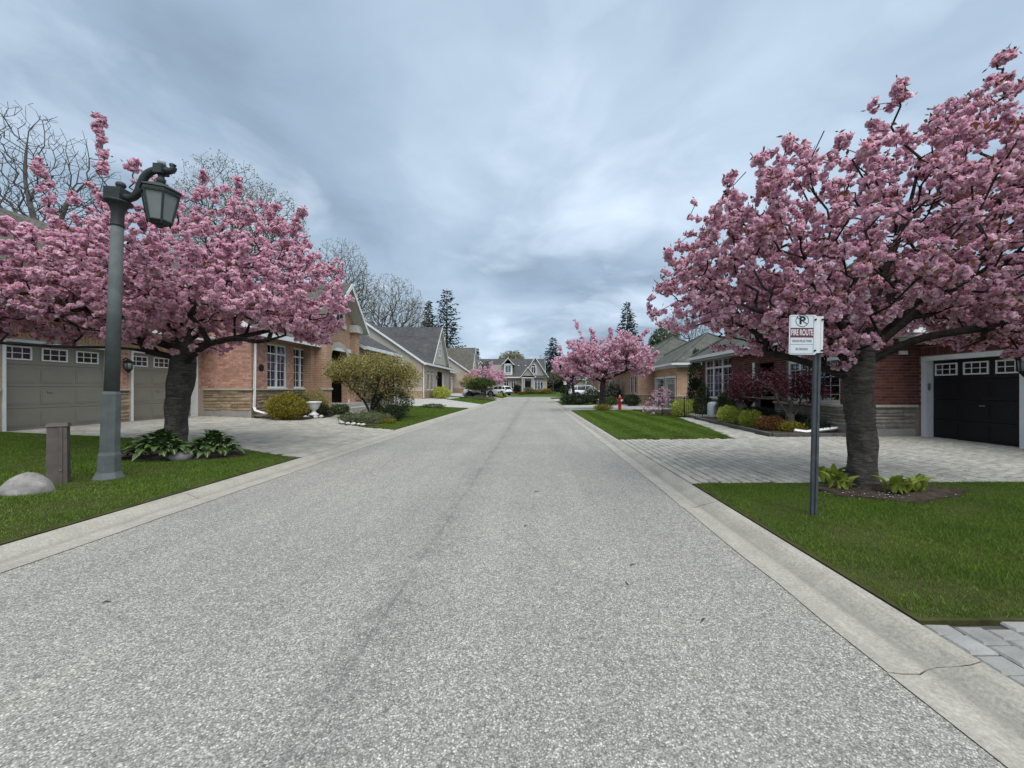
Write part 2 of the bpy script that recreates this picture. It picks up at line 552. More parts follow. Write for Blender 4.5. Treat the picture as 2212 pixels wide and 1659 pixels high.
M['siding'] = mat_siding('lap_siding_beige', (0.42, 0.40, 0.33))
M['siding_g'] = mat_siding('lap_siding_grey', (0.33, 0.33, 0.30))
M['siding_p'] = mat_siding('lap_siding_pale', (0.44, 0.36, 0.33))
M['glass'] = mat_glass('window_glass')
M['glass_dark'] = mat_glass('garage_glass', (0.12, 0.13, 0.15), 0.12)
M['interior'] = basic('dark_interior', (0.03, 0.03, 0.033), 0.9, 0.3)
M['shutter'] = basic('shutter_white', (0.62, 0.63, 0.62), 0.6, 0.04)
M['black_iron'] = basic('black_iron', (0.010, 0.010, 0.011), 0.5, 0.2)
M['galv'] = basic('galvanised_post', (0.062, 0.072, 0.080), 0.55, 0.35, 8.0, 0.15, 80.0, 0.4)
M['lamp_conc'] = basic('grey_green_concrete', (0.108, 0.122, 0.122), 0.8, 0.2, 5.0, 0.3, 150.0, 0.2, dirt=(0.075, 0.085, 0.08))
M['lamp_iron'] = basic('weathered_iron', (0.030, 0.036, 0.036), 0.6, 0.35, 9.0, 0.3, 70.0, 0.35, dirt=(0.06, 0.075, 0.07))
M['frost'] = basic('frosted_lantern_pane', (0.20, 0.215, 0.21), 0.35, 0.12, 4.0)
M['photocell'] = basic('photocell_grey', (0.42, 0.46, 0.47), 0.5, 0.05)
M['pedestal'] = basic('brown_grey_plastic', (0.115, 0.098, 0.085), 0.75, 0.2, 6.0, 0.3, 60.0, 0.25)
M['boulder'] = basic('granite', (0.25, 0.24, 0.225), 0.85, 0.35, 7.0, 0.7, 18.0, 0.2, dirt=(0.13, 0.125, 0.11))
M['pale_stone'] = basic('pale_stone', (0.58, 0.57, 0.53), 0.85, 0.2, 12.0, 0.5, 30.0, 0.2)
M['edging'] = basic('edging_block', (0.105, 0.100, 0.095), 0.9, 0.25, 5.0, 0.5, 50.0, 0.15, island=0.15)
M['red'] = basic('hydrant_red', (0.42, 0.022, 0.022), 0.42, 0.12, 8.0, 0.1, 60.0, 0.45)
M['hyd_white'] = basic('hydrant_pale', (0.62, 0.60, 0.56), 0.5, 0.1, 8.0)
M['sign'] = basic('sign_face', (0.66, 0.70, 0.73), 0.35, 0.04, 6.0)
M['sign_red'] = basic('sign_maroon', (0.15, 0.035, 0.055), 0.4, 0.1, 20.0)
M['sign_black'] = basic('sign_black', (0.012, 0.012, 0.018), 0.4, 0.1)
M['sign_grey'] = basic('sign_faded_lettering', (0.23, 0.19, 0.22), 0.5, 0.2, 60.0)
M['bark_cherry'] = mat_bark('cherry_bark', (0.040, 0.035, 0.030), (0.145, 0.131, 0.114), True, (0.050, 0.044, 0.036))
M['bark_dark'] = mat_bark('dark_bark', (0.036, 0.029, 0.026), (0.070, 0.058, 0.052), True)
M['bark_grey'] = mat_bark('grey_bark', (0.115, 0.105, 0.092), (0.175, 0.16, 0.14), False, (0.08, 0.075, 0.065))
M['bark_far'] = basic('far_bark', (0.12, 0.108, 0.098), 0.95, 0.3, 3.0)
M['blossom'] = foliage('cherry_blossom', [(0.0, (0.66, 0.33, 0.45)), (0.3, (0.84, 0.50, 0.62)), (0.7, (0.93, 0.66, 0.76)), (1.0, (0.98, 0.88, 0.92))], 0.5, 0.7)
M['bronze'] = foliage('bronze_leaf', [(0.0, (0.11, 0.045, 0.022)), (0.5, (0.20, 0.075, 0.035)), (1.0, (0.20, 0.14, 0.05))], 0.35)
M['bud'] = foliage('spring_bud', [(0.0, (0.20, 0.19, 0.10)), (1.0, (0.34, 0.33, 0.17))], 0.4)
M['spruce'] = foliage('spruce_needles', [(0.0, (0.016, 0.028, 0.018)), (0.6, (0.030, 0.048, 0.032)), (1.0, (0.055, 0.075, 0.052))], 0.12)
M['blue_spruce'] = foliage('blue_spruce_needles', [(0.0, (0.030, 0.045, 0.042)), (1.0, (0.075, 0.10, 0.098))], 0.12)
M['cedar'] = foliage('cedar_leaf', [(0.0, (0.016, 0.026, 0.009)), (0.6, (0.035, 0.052, 0.016)), (1.0, (0.07, 0.085, 0.026))], 0.15)
M['yew'] = foliage('yew_leaf', [(0.0, (0.010, 0.018, 0.009)), (1.0, (0.036, 0.05, 0.022))], 0.15)
M['lime'] = foliage('lime_leaf', [(0.0, (0.22, 0.27, 0.03)), (0.6, (0.42, 0.48, 0.07)), (1.0, (0.60, 0.60, 0.17))], 0.3)
M['gold'] = foliage('gold_leaf', [(0.0, (0.10, 0.105, 0.015)), (0.5, (0.23, 0.20, 0.026)), (1.0, (0.38, 0.30, 0.05))], 0.25)
M['olive'] = foliage('olive_leaf', [(0.0, (0.15, 0.15, 0.045)), (0.55, (0.31, 0.285, 0.085)), (0.85, (0.42, 0.32, 0.12)), (1.0, (0.52, 0.50, 0.28))], 0.35)
M['green'] = foliage('green_leaf', [(0.0, (0.030, 0.050, 0.015)), (0.6, (0.070, 0.105, 0.030)), (1.0, (0.13, 0.17, 0.06))], 0.25)
M['sage'] = foliage('sage_leaf', [(0.0, (0.075, 0.095, 0.045)), (0.6, (0.16, 0.185, 0.095)), (1.0, (0.25, 0.27, 0.14))], 0.25)
M['rust'] = foliage('rust_leaf', [(0.0, (0.075, 0.035, 0.012)), (0.6, (0.19, 0.080, 0.025)), (1.0, (0.24, 0.17, 0.05))], 0.3)
M['maple'] = foliage('maroon_leaf', [(0.0, (0.022, 0.006, 0.010)), (0.6, (0.062, 0.012, 0.022)), (1.0, (0.14, 0.026, 0.042))], 0.3)
M['hosta'] = None
M['sprout'] = foliage('sprout_leaf', [(0.0, (0.15, 0.21, 0.022)), (1.0, (0.30, 0.35, 0.07))], 0.35, 0.5)
M['wood_far'] = foliage('far_wood', [(0.0, (0.040, 0.045, 0.030)), (0.5, (0.085, 0.085, 0.055)), (1.0, (0.16, 0.15, 0.09))], 0.2)
M['car_white'] = basic('car_paint_white', (0.72, 0.73, 0.74), 0.22, 0.02, 1.0, spec=0.6)
M['car_silver'] = basic('car_paint_silver', (0.56, 0.57, 0.60), 0.25, 0.02, 1.0, spec=0.6)
M['car_glass'] = basic('car_glass', (0.012, 0.014, 0.017), 0.06, 0.1, 1.0, spec=0.8)
M['tyre'] = basic('tyre', (0.012, 0.012, 0.012), 0.85, 0.2)
M['rim'] = basic('alloy_rim', (0.30, 0.30, 0.31), 0.35, 0.1, spec=0.6, metal=0.6)
M['plastic_black'] = basic('black_plastic', (0.014, 0.014, 0.015), 0.6, 0.1)
M['tail_red'] = basic('tail_lamp', (0.16, 0.015, 0.015), 0.25, 0.1)
M['head_lamp'] = basic('head_lamp', (0.50, 0.53, 0.56), 0.15, 0.1)
M['twig'] = basic('dead_twig', (0.05, 0.04, 0.03), 0.9, 0.3)
M['petal'] = basic('fallen_petal', (0.62, 0.50, 0.52), 0.8, 0.1)


def mat_hosta():
    """dark green leaf with a pale middle stripe; the leaf's own x runs across it"""
    m, nt, b = newmat('hosta_leaf')
    t = nd(nt, 'TexCoord')
    s = nd(nt, 'SeparateXYZ', {0: t.outputs['Object']})
    d = mth(nt, 'ABSOLUTE', s.outputs[1])
    n = nd(nt, 'TexNoise', {'Vector': t.outputs['Object'], 'Scale': 14.0, 'Detail': 3.0})
    d = mth(nt, 'ADD', d, mth(nt, 'MULTIPLY', n.outputs[0], 0.02))
    d = mth(nt, 'ADD', d, mth(nt, 'MULTIPLY', nd(nt, 'ObjectInfo').outputs['Random'], 0.016))
    c = ramp(nt, d, [(0.019, (0.34, 0.39, 0.18)), (0.027, (0.055, 0.105, 0.026))])
    c = mixc(nt, 1.0, c, ramp(nt, nd(nt, 'ObjectInfo').outputs['Random'], [(0, 0.65), (1, 1.25)]), 'MULTIPLY')
    nt.links.new(c, b.inputs['Base Color'])
    b.inputs['Roughness'].default_value = 0.42
    b.inputs['Specular IOR Level'].default_value = 0.4
    return m


M['hosta'] = mat_hosta()

# ------------------------------------------------------------------ terrain
def sstep(a, b, x):
    t = np.clip((np.asarray(x, float) - a) / (b - a), 0, 1)
    return t * t * (3 - 2 * t)


def gz(x, y):
    x = np.asarray(x, float)
    y = np.asarray(y, float)
    l = np.clip(-4.65 - x, 0, 14)
    zl = 0.07 + l * 0.043 + (0.22 * sstep(20, 36, y) + 0.2 * sstep(46, 60, y)) * np.clip(l / 4, 0, 1)
    zr = 0.065 + np.clip(x - 2.235, 0, 12) * 0.004 + 0.2 * sstep(34, 50, y) * np.clip((x - 2.235) / 4, 0, 1)
    z = np.where(x <= -4.65, zl, np.where(x >= 2.235, zr, 0.0))
    return np.where(y > 66, np.maximum(z, 0.07) + 0.55 * sstep(66.5, 73, y) * np.where(x < 4, 1, 1), z)


def gzf(x, y):
    return float(gz(x, y))


def inside(poly, X, Y):
    res = np.zeros(len(X), bool)
    n = len(poly)
    for i in range(n):
        x1, y1 = poly[i]
        x2, y2 = poly[(i + 1) % n]
        if y1 == y2:
            continue
        c = ((y1 > Y) != (y2 > Y)) & (X < (x2 - x1) * (Y - y1) / (y2 - y1) + x1)
        res ^= c
    return res


def sheet(name, poly, zoff, mat, step=1.0, zf=gz, skirt=0.0, kind='structure', parent=None):
    """a ground sheet that follows the terrain"""
    bp = []
    for i in range(len(poly)):
        a, b = poly[i], poly[(i + 1) % len(poly)]
        n = max(1, int(math.hypot(b[0] - a[0], b[1] - a[1]) / step))
        for k in range(n):
            bp.append((a[0] + (b[0] - a[0]) * k / n, a[1] + (b[1] - a[1]) * k / n))
    xs = np.arange(min(p[0] for p in poly) + step / 2, max(p[0] for p in poly), step)
    ys = np.arange(min(p[1] for p in poly) + step / 2, max(p[1] for p in poly), step)
    G = np.array(np.meshgrid(xs, ys)).reshape(2, -1).T
    ins = inside(poly, G[:, 0], G[:, 1]) if len(G) else []
    pts = [Vector(p) for p in bp] + [Vector((float(a), float(b))) for (a, b), k in zip(G, ins) if k]
    vo, _, fo, *_ = delaunay_2d_cdt(pts, [], [list(range(len(bp)))], 1, 1e-5)
    vs = [(v.x, v.y, float(zf(v.x, v.y)) + zoff) for v in vo]
    fs = [tuple(f) for f in fo]
    if skirt:
        n0 = len(vs)
        vs += [(x, y, float(zf(x, y)) + zoff) for x, y in bp] + [(x, y, float(zf(x, y)) + zoff - skirt) for x, y in bp]
        n = len(bp)
        fs += [(n0 + i, n0 + (i + 1) % n, n0 + n + (i + 1) % n, n0 + n + i) for i in range(n)]
    me = bpy.data.meshes.new(name)
    me.from_pydata(vs, [], fs)
    me.update()
    return link(name, me, mat, parent, kind=kind)


def blades(name, poly, density, h, wd, seed, zoff, holes=(), stripe=None, parent=None):
    """mown grass: one thin triangle per blade"""
    rng = np.random.default_rng(seed)
    px = [p[0] for p in poly]
    py = [p[1] for p in poly]
    n = int((max(px) - min(px)) * (max(py) - min(py)) * density)
    X = rng.uniform(min(px), max(px), n)
    Y = rng.uniform(min(py), max(py), n)
    k = inside(poly, X, Y)
    for hp in holes:
        k &= ~inside(hp, X, Y)
    X, Y = X[k], Y[k]
    n = len(X)
    Z = gz(X, Y) + zoff
    a = rng.uniform(0, 2 * PI, n)
    hh = h * rng.uniform(0.55, 1.2, n)
    # uneven tufts
    hh *= 0.8 + 0.35 * np.sin(X * 3.1 + np.sin(Y * 2.3) * 1.7) * np.sin(Y * 3.7 + 1.1)
    lx = rng.normal(0, 0.45, n) * hh
    ly = rng.normal(0, 0.45, n) * hh
    if stripe:
        d, wdt = stripe
        s = np.sign(np.sin((X * d[0] + Y * d[1]) * PI / wdt))
        lx += s * -d[1] * hh * 0.22
        ly += s * d[0] * hh * 0.22
    w2 = wd * rng.uniform(0.7, 1.3, n) / 2
    V = np.empty((n, 3, 3))
    V[:, 0] = np.c_[X - np.cos(a) * w2, Y - np.sin(a) * w2, Z]
    V[:, 1] = np.c_[X + np.cos(a) * w2, Y + np.sin(a) * w2, Z]
    V[:, 2] = np.c_[X + lx, Y + ly, Z + hh]
    me = fastmesh(name, V.reshape(-1, 3), np.arange(n * 3).reshape(-1, 3))
    o = link(name, me, M['grass'], parent, kind='stuff')
    return o


GROUND = sheet('ground', [(-900, -300), (900, -300), (900, 1500), (-900, 1500)], 0.0, M['ground'], 60.0,
               lambda x, y: -0.06, 0.0)
RX0, RX1 = -4.215, 1.812
ROAD = sheet('road', [(RX0, -9), (RX1, -9), (RX1, 58.4), (40, 59.4), (40, 66), (RX0, 66)], 0.0, M['asphalt'], 3.0, lambda x, y: 0.0)

# kerbs: rolled concrete, cast in lengths with open joints
def kerb(name, prof, y0, y1, seg, seed):
    """prof: list of (x, z) from the road edge outwards"""
    rng = random.Random(seed)
    root = link(name, None, None, kind='structure')
    y = y0
    def wig():
        a0, a1 = rng.uniform(-0.05, 0.05), rng.uniform(-0.03, 0.03)
        return [a0 * (j / len(prof) - 0.5) + a1 * math.sin(j * 1.3) + rng.uniform(-0.006, 0.006) for j in range(len(prof))]
    ph = wig()
    while y < y1:
        L = seg * rng.uniform(0.85, 1.15)
        ye = min(y + L, y1)
        a, b = y + 0.0035, ye - 0.0035
        n = 7
        ys = [a + (b - a) * i / (n - 1) for i in range(n)]
        vs, fs = [], []
        pe = wig()
        for i, yy in enumerate(ys):
            for j, (x, z) in enumerate(prof):
                dy = ph[j] if i == 0 else (pe[j] if i == n - 1 else 0)
                dz = rng.uniform(-0.0025, 0.0025) if 0 < j < len(prof) - 2 else 0
                vs.append((x + (rng.uniform(-0.012, 0.012) if j == 0 else 0), yy + dy, z + dz))
        ph = pe
        m = len(prof)
        for i in range(n - 1):
            for j in range(m - 1):
                fs.append((i * m + j, i * m + j + 1, (i + 1) * m + j + 1, (i + 1) * m + j))
        for i in (0, n - 1):
            base = len(vs)
            vs.append((prof[0][0], ys[i], -0.15))
            vs.append((prof[-1][0], ys[i], -0.15))
            fs.append(tuple(range(i * m, i * m + m)) + (base + 1, base))
        me = bpy.data.meshes.new('kerb_length')
        me.from_pydata(vs, [], fs)
        me.update()
        link('kerb_length', me, M['kerb'], root, smooth=False)
        y = ye
    return root


KR = [(1.80, 0.006), (1.85, 0.010), (1.95, 0.004), (2.01, 0.006), (2.06, 0.020), (2.11, 0.050), (2.165, 0.074), (2.243, 0.080), (2.245, -0.1)]
KL = [(-4.20, 0.006), (-4.25, 0.010), (-4.35, 0.004), (-4.41, 0.006), (-4.46, 0.020), (-4.51, 0.050), (-4.57, 0.076), (-4.658, 0.083), (-4.66, -0.1)]
kerb('kerb_right', KR, -0.9, 58.4, 3.05, 4)
kerb('kerb_left', KL, -1.6, 66.0, 3.3, 5)
sheet('kerb_far', [(-4.2, 66.0), (40, 66.0), (40, 66.55), (-4.2, 66.55)], 0.08, M['kerb'], 4.0, lambda x, y: 0.0, 0.12)

# ---- lawns -------------------------------------------------------
L_NEAR_R = [(2.255, 2.26), (2.26, 5.53), (4.6, 5.56), (8.0, 5.5), (14.0, 5.5), (14.0, 2.25)]
BED_TREE_R = [(4.5 + 1.0 * (1 + 0.12 * math.sin(t * 5 + 1) + 0.07 * math.sin(t * 9)) * math.cos(t) * (1.05 if math.cos(t) > 0 else 0.75), 5.02 + 0.40 * (1 + 0.15 * math.sin(t * 4 + 2) + 0.08 * math.sin(t * 7)) * math.sin(t)) for t in np.linspace(0, 2 * PI, 40)[:-1]]
L_MID_R = [(2.255, 10.42), (2.265, 24.4), (8.8, 24.6), (8.6, 19.6), (6.75, 18.1), (6.42, 16.2), (5.95, 13.2), (5.38, 10.52)]
L_FAR_R = [(2.26, 32.0), (2.265, 41.5), (6.4, 41.5), (5.3, 36.0), (4.3, 32.2)]
L_FAR_R2 = [(2.265, 51.0), (2.265, 58.2), (8.5, 58.6), (8.2, 51.5)]
L_NEAR_L = [(-4.672, -6), (-4.672, 7.55), (-6.3, 8.25), (-8.2, 8.85), (-10.2, 9.02), (-12.68, 9.05), (-12.68, -6)]
L_MID_L = [(-4.672, 12.75), (-4.672, 27.2), (-8.6, 25.6), (-9.2, 22.4), (-8.4, 19.0), (-7.8, 16.0), (-7.0, 13.75)]
BED_MID_L = [(-5.75, 13.45), (-6.95, 13.85), (-7.75, 16.0), (-8.3, 19.0), (-7.1, 19.6), (-6.2, 17.5), (-5.75, 15.5)]
BED_TREE_L = [(-6.75 + 1.05 * math.cos(t) - 0.15 * math.sin(t), 7.32 + 0.5 * math.sin(t) + 0.32 * math.cos(t)) for t in np.linspace(0, 2 * PI, 22)[:-1]]
L_FAR_L = [(-4.675, 34.0), (-4.675, 47.3), (-7.4, 45.8), (-8.2, 41.0), (-8.4, 36.5)]
L_FAR_L2 = [(-4.675, 55.0), (-4.675, 65.8), (-8.0, 65.8), (-8.2, 57.0)]
L_END = [(-9.0, 66.6), (40, 66.6), (40, 74), (30, 110), (-30, 110), (-12, 74)]
lawns = [('near_right_lawn', L_NEAR_R, 14000, 0.034, 0.005, [BED_TREE_R], None, 'turf'),
         ('middle_right_lawn', L_MID_R, 3200, 0.042, 0.012, [], ((1.0, 0.0), 0.55), 'turf'),
         ('far_right_lawn', L_FAR_R, 700, 0.045, 0.03, [], None, 'turf_far'),
         ('corner_lawn', L_FAR_R2, 200, 0.05, 0.05, [], None, 'turf_far'),
         ('near_left_lawn', L_NEAR_L, 6500, 0.036, 0.007, [BED_TREE_L], None, 'turf'),
         ('middle_left_lawn', L_MID_L, 2300, 0.042, 0.014, [BED_MID_L], None, 'turf'),
         ('far_left_lawn', L_FAR_L, 400, 0.05, 0.04, [], None, 'turf_far'),
         ('farther_left_lawn', L_FAR_L2, 200, 0.05, 0.05, [], None, 'turf_far'),
         ('end_lawn', L_END, 25, 0.06, 0.07, [], None, 'turf_far')]
for i, (nm, poly, dens, h, wd, holes, stripe, mt) in enumerate(lawns):
    o = sheet(nm, poly, 0.022, M[mt], 0.8 if i < 6 else 2.0, gz, 0.12)
    bp = poly
    if nm in ('near_left_lawn',):
        bp = [(-4.72, 1.0), (-4.72, 7.5), (-6.3, 8.25), (-8.2, 8.85), (-10.2, 9.02), (-12.68, 9.05), (-12.68, 4.0), (-8, 1.0)]
    if nm == 'near_right_lawn':
        bp = [(2.30, 2.29), (2.30, 5.50), (4.6, 5.56), (8.4, 5.5), (8.4, 4.5), (5.2, 2.25)]
    if nm == 'middle_right_lawn':
        bp = [(2.31, 10.47)] + [(2.32, 24.4)] + poly[2:]
    if nm == 'middle_left_lawn':
        bp = [(-4.73, 12.85), (-4.73, 27.1)] + poly[2:]
    blades('grass', bp, dens, h, wd, 50 + i, 0.018, holes, stripe, o)

# planting beds
def bed(name, poly, zoff=0.03, step=0.35):
    rng = random.Random(3)
    return sheet(name, poly, zoff, M['soil'], step, lambda x, y: gz(x, y) + 0.015 + 0.02 * np.sin(x * 9.0 + 1.3) * np.sin(y * 8.0) + 0.012 * np.sin(x * 31 + y * 17) * np.sin(y * 37 - x * 11), 0.1)


bed('tree_bed_right', BED_TREE_R, 0.034, 0.07)
bed('tree_bed_left', BED_TREE_L, 0.034, 0.1)
bed('garden_bed_left', BED_MID_L, 0.034)
BED_R1 = [(6.72, 10.9), (8.85, 10.9), (8.85, 17.3), (7.35, 17.5), (7.18, 16.6)]
bed('garden_bed_right', BED_R1, 0.07)
bed('window_bed_left', [(-10.8, 14.75), (-8.95, 14.6), (-8.75, 16.4), (-9.3, 18.0), (-10.8, 18.25)], 0.03)
bed('shrub_bed_far_right', [(6.9, 18.4), (8.8, 19.6), (8.8, 24.4), (6.2, 24.4)], 0.05)
bed('end_house_bed', [(-3.5, 70.2), (4, 70.5), (4, 73.9), (-9, 73.9)], 0.03, 1.0)
bed('hedge_bed_far_right', [(5.4, 33.2), (8.2, 33.2), (8.2, 42), (6.5, 42)], 0.05, 1.0)

# ---- driveways and paths of concrete pavers ------------------------
def paver_unit(lx, ly, ch=0.011, h=0.05):
    hx, hy = lx / 2, ly / 2
    v = [(-hx, -hy, -h), (hx, -hy, -h), (hx, hy, -h), (-hx, hy, -h),
         (-hx, -hy, -ch), (hx, -hy, -ch), (hx, hy, -ch), (-hx, hy, -ch),
         (-hx + ch, -hy + ch, 0), (hx - ch, -hy + ch, 0), (hx - ch, hy - ch, 0), (-hx + ch, hy - ch, 0)]
    f = [(0, 1, 5, 4), (1, 2, 6, 5), (2, 3, 7, 6), (3, 0, 4, 7), (4, 5, 9, 8), (5, 6, 10, 9), (6, 7, 11, 10), (7, 4, 8, 11), (8, 9, 10, 11)]
    return np.array(v), np.array(f)


def paving(name, poly, mat, row, lens, seed, n_parts, gap=0.008, zoff=0.02):
    base = sheet(name, poly, zoff - 0.02, M['joint'], 0.8, gz, 0.1)
    rng = random.Random(seed)
    units = [(L, paver_unit(row - gap, L - gap)) for L in lens]
    meshes = []
    for L, (v, f) in units:
        me = bpy.data.meshes.new('paver')
        me.from_pydata(v.tolist(), [], f.tolist())
        me.materials.append(mat)
        meshes.append(me)
    x0, x1 = min(p[0] for p in poly), max(p[0] for p in poly)
    y0, y1 = min(p[1] for p in poly), max(p[1] for p in poly)
    items = []
    x = x0 + row / 2 + 0.004
    while x < x1:
        y = y0 - rng.uniform(0, 0.2)
        while y < y1:
            k = rng.randrange(len(lens))
            items.append((x, y + lens[k] / 2, k))
            y += lens[k]
        x += row
    A = np.array(items)
    # keep the stones whose four corners lie inside
    k = inside(poly, A[:, 0] - row * 0.3, A[:, 1]) & inside(poly, A[:, 0] + row * 0.3, A[:, 1])
    A = A[k]
    d = np.hypot(A[:, 0], A[:, 1])
    ang = np.abs(A[:, 0] / np.maximum(A[:, 1], 0.05))
    d = np.where((ang > 1.42) | (A[:, 1] < 1.2), d + 1000, d)   # stones out of the picture last
    A = A[np.argsort(d)]
    Vs, Fs, n0 = [], [], 0
    zs = gz(A[:, 0], A[:, 1]) + zoff
    for i, (x, y, kk) in enumerate(A):
        kk = int(kk)
        dz = rng.uniform(-0.003, 0.004)
        rz = rng.uniform(-0.02, 0.02)
        tx, ty = rng.uniform(-0.012, 0.012), rng.uniform(-0.012, 0.012)
        # lie along the slope
        sx = (gzf(x + 0.1, y) - gzf(x - 0.1, y)) / 0.2 if i < n_parts else 0
        sx = sx if abs(sx) < 0.08 else 0.0
        if i < n_parts:
            o = link('paver', meshes[kk], mat, base)
            o.location = (x, y, zs[i] + dz)
            o.rotation_euler = (tx, ty - math.atan(sx), rz)
        else:
            v, f = units[kk][1]
            c, s = math.cos(rz), math.sin(rz)
            V = np.c_[v[:, 0] * c - v[:, 1] * s + x, v[:, 0] * s + v[:, 1] * c + y, v[:, 2] + zs[i] + dz + v[:, 0] * ty + v[:, 1] * tx]
            Vs.append(V)
            Fs.append(f + n0)
            n0 += len(v)
    if Vs:
        link('pavers_beyond', fastmesh('pavers_beyond', np.concatenate(Vs), np.concatenate(Fs)), mat, base, kind='stuff')
    return base


DR_R = [(2.255, 5.58), (4.6, 5.60), (8.0, 5.54), (11.4, 5.54), (11.4, 10.9), (6.66, 10.78), (7.12, 16.6), (7.3, 18.2), (6.8, 18.2), (6.45, 16.2), (5.98, 13.2), (5.42, 10.5), (2.255, 10.38)]
paving('right_driveway', DR_R, M['paver'], 0.155, (0.15, 0.19, 0.23), 21, 300, 0.021)
DR_C = [(2.25, 0.2), (2.25, 2.255), (5.6, 2.255), (5.6, 0.2)]
paving('corner_driveway', DR_C, M['paver_grey'], 0.158, (0.10, 0.135, 0.16), 22, 130, 0.009, 0.012)
DR_L = [(-4.675, 7.62), (-4.675, 12.7), (-7.02, 13.72), (-7.9, 16.0), (-8.5, 19.0), (-8.5, 21.2), (-9.9, 21.2), (-9.9, 18.2), (-9.3, 18.0), (-8.72, 16.4), (-8.92, 14.55), (-10.8, 14.55),
        (-12.68, 14.55), (-12.68, 9.1), (-10.2, 9.08), (-8.2, 8.92), (-6.3, 8.32)]
paving('left_driveway', DR_L, M['paver_warm'], 0.16, (0.16, 0.21), 23, 300, 0.006)
for nm, poly in (('far_right_driveway', [(2.26, 24.5), (11, 24.7), (9.6, 31.0), (8.2, 31.1), (8.2, 33.1), (5.4, 33.1), (4.35, 32.1), (2.26, 31.9)]),
                 ('end_right_driveway', [(2.26, 41.6), (11, 41.6), (9.6, 50.8), (2.26, 50.9)]),
                 ('far_left_driveway', [(-4.675, 27.3), (-4.675, 33.9), (-8.4, 36.4), (-8.6, 44), (-10.2, 44), (-12.5, 34.5), (-12.5, 28.2), (-8.7, 25.7)]),
                 ('farther_left_driveway', [(-4.675, 47.4), (-4.675, 54.9), (-8.2, 56.9), (-12.5, 58), (-12.5, 50), (-7.5, 46)]),
                 ('end_driveway', [(-4.2, 66.1), (-3.0, 66.6), (-3.6, 70.2), (-9, 73.8), (-12, 73.8), (-12, 66.1)])):
    sheet(nm, poly, 0.012, M['drive'], 1.5, gz, 0.1)

# ------------------------------------------------------------------ wall frames
class Pl:
    """a wall plane: u runs along the wall, z is up, d is the distance out of the wall"""
    def __init__(s, o, u, n):
        s.o, s.u, s.n = Vector(o), Vector(u), Vector(n)

    def p(s, u, z, d=0.0):
        q = s.o + s.u * u + s.n * d
        return (q.x, q.y, z)

    def box(s, mb, u0, u1, z0, z1, d0, d1):
        return mb.hexa([s.p(u0, z0, d0), s.p(u1, z0, d0), s.p(u1, z0, d1), s.p(u0, z0, d1),
                        s.p(u0, z1, d0), s.p(u1, z1, d0), s.p(u1, z1, d1), s.p(u0, z1, d1)])

    def poly(s, mb, pts, d0, d1):
        n = len(pts)
        vs = [s.p(u, z, d0) for u, z in pts] + [s.p(u, z, d1) for u, z in pts]
        fs = [tuple(range(n)), tuple(range(n, 2 * n))[::-1]] + [(i, (i + 1) % n, n + (i + 1) % n, n + i) for i in range(n)]
        return mb.add(vs, fs)


def face_x(x, out):                     # wall x = const; out = +1 / -1; u = world y
    return Pl((x, 0, 0), (0, 1, 0), (out, 0, 0))


def face_y(y, out):                     # wall y = const; u = world x
    return Pl((0, y, 0), (1, 0, 0), (0, out, 0))


def wall(mb, P, u0, u1, z0, z1, holes=(), th=0.22):
    us = sorted({u0, u1, *[h[0] for h in holes], *[h[1] for h in holes]})
    zs = sorted({z0, z1, *[h[2] for h in holes], *[h[3] for h in holes]})
    for a, b in zip(us, us[1:]):
        run = None
        for c, d in zip(zs, zs[1:]):
            um, zm = (a + b) / 2, (c + d) / 2
            solid = u0 < um < u1 and not any(h[0] < um < h[1] and h[2] < zm < h[3] for h in holes)
            if solid:
                run = (run[0], d) if run else (c, d)
            elif run:
                P.box(mb, a, b, run[0], run[1], -th, 0)
                run = None
        if run:
            P.box(mb, a, b, run[0], run[1], -th, 0)


BRICK_H, BRICK_W = 0.085, 0.24


def lay_bricks(P, u0, u1, z0, z1, holes=(), seed=0, soldier=()):
    """list of bricks (u centre, z centre, length, height)"""
    out = []
    z = z0
    row = 0
    while z + BRICK_H * 0.6 < z1:
        u = u0 - (BRICK_W / 2 if row % 2 else 0)
        zc = z + BRICK_H / 2
        while u < u1:
            a, b = max(u, u0), min(u + BRICK_W, u1)
            segs = [(a, b)]
            for h in holes:
                if h[2] - 0.01 < zc < h[3] + 0.01:
                    ns = []
                    for s, e in segs:
                        if h[1] <= s or h[0] >= e:
                            ns.append((s, e))
                        else:
                            if s < h[0]:
                                ns.append((s, h[0]))
                            if e > h[1]:
                                ns.append((h[1], e))
                    segs = ns
            for s, e in segs:
                if e - s > 0.05:
                    out.append(((s + e) / 2, zc, e - s - 0.011, BRICK_H - 0.012))
            u += BRICK_W
        z += BRICK_H
        row += 1
    return out


_unit = MB().box((0, 0, 0), (1, 1, 1))


def put_bricks(T, items, mat, n_parts, name='brick', proud=0.008, jitter=0.003, seed=1):
    """items: (P, u, z, len, h). The n nearest become parts, the rest one part of kind stuff"""
    rng = random.Random(seed)
    me = _unit.mesh(name)
    me.materials.append(mat)
    off = Vector(T.off)
    def key(it):
        x, y, z = it[0].p(it[1], it[2])
        return math.hypot(x, y)
    items = sorted(items, key=key)
    rest = MB()
    for i, (P, u, z, L, h) in enumerate(items):
        d = proud + rng.uniform(-jitter, jitter)
        if i < n_parts:
            o = link(name, me, mat, T.o)
            c = Vector(P.p(u, z, d - 0.02)) - off
            o.location = c
            o.scale = (abs(P.u.x) * L + abs(P.n.x) * 0.04, abs(P.u.y) * L + abs(P.n.y) * 0.04, h)
        else:
            P.box(rest, u - L / 2, u + L / 2, z - h / 2, z + h / 2, d - 0.04, d)
    if rest.v:
        T.part(name + 's_beyond', rest, mat, kind='stuff')


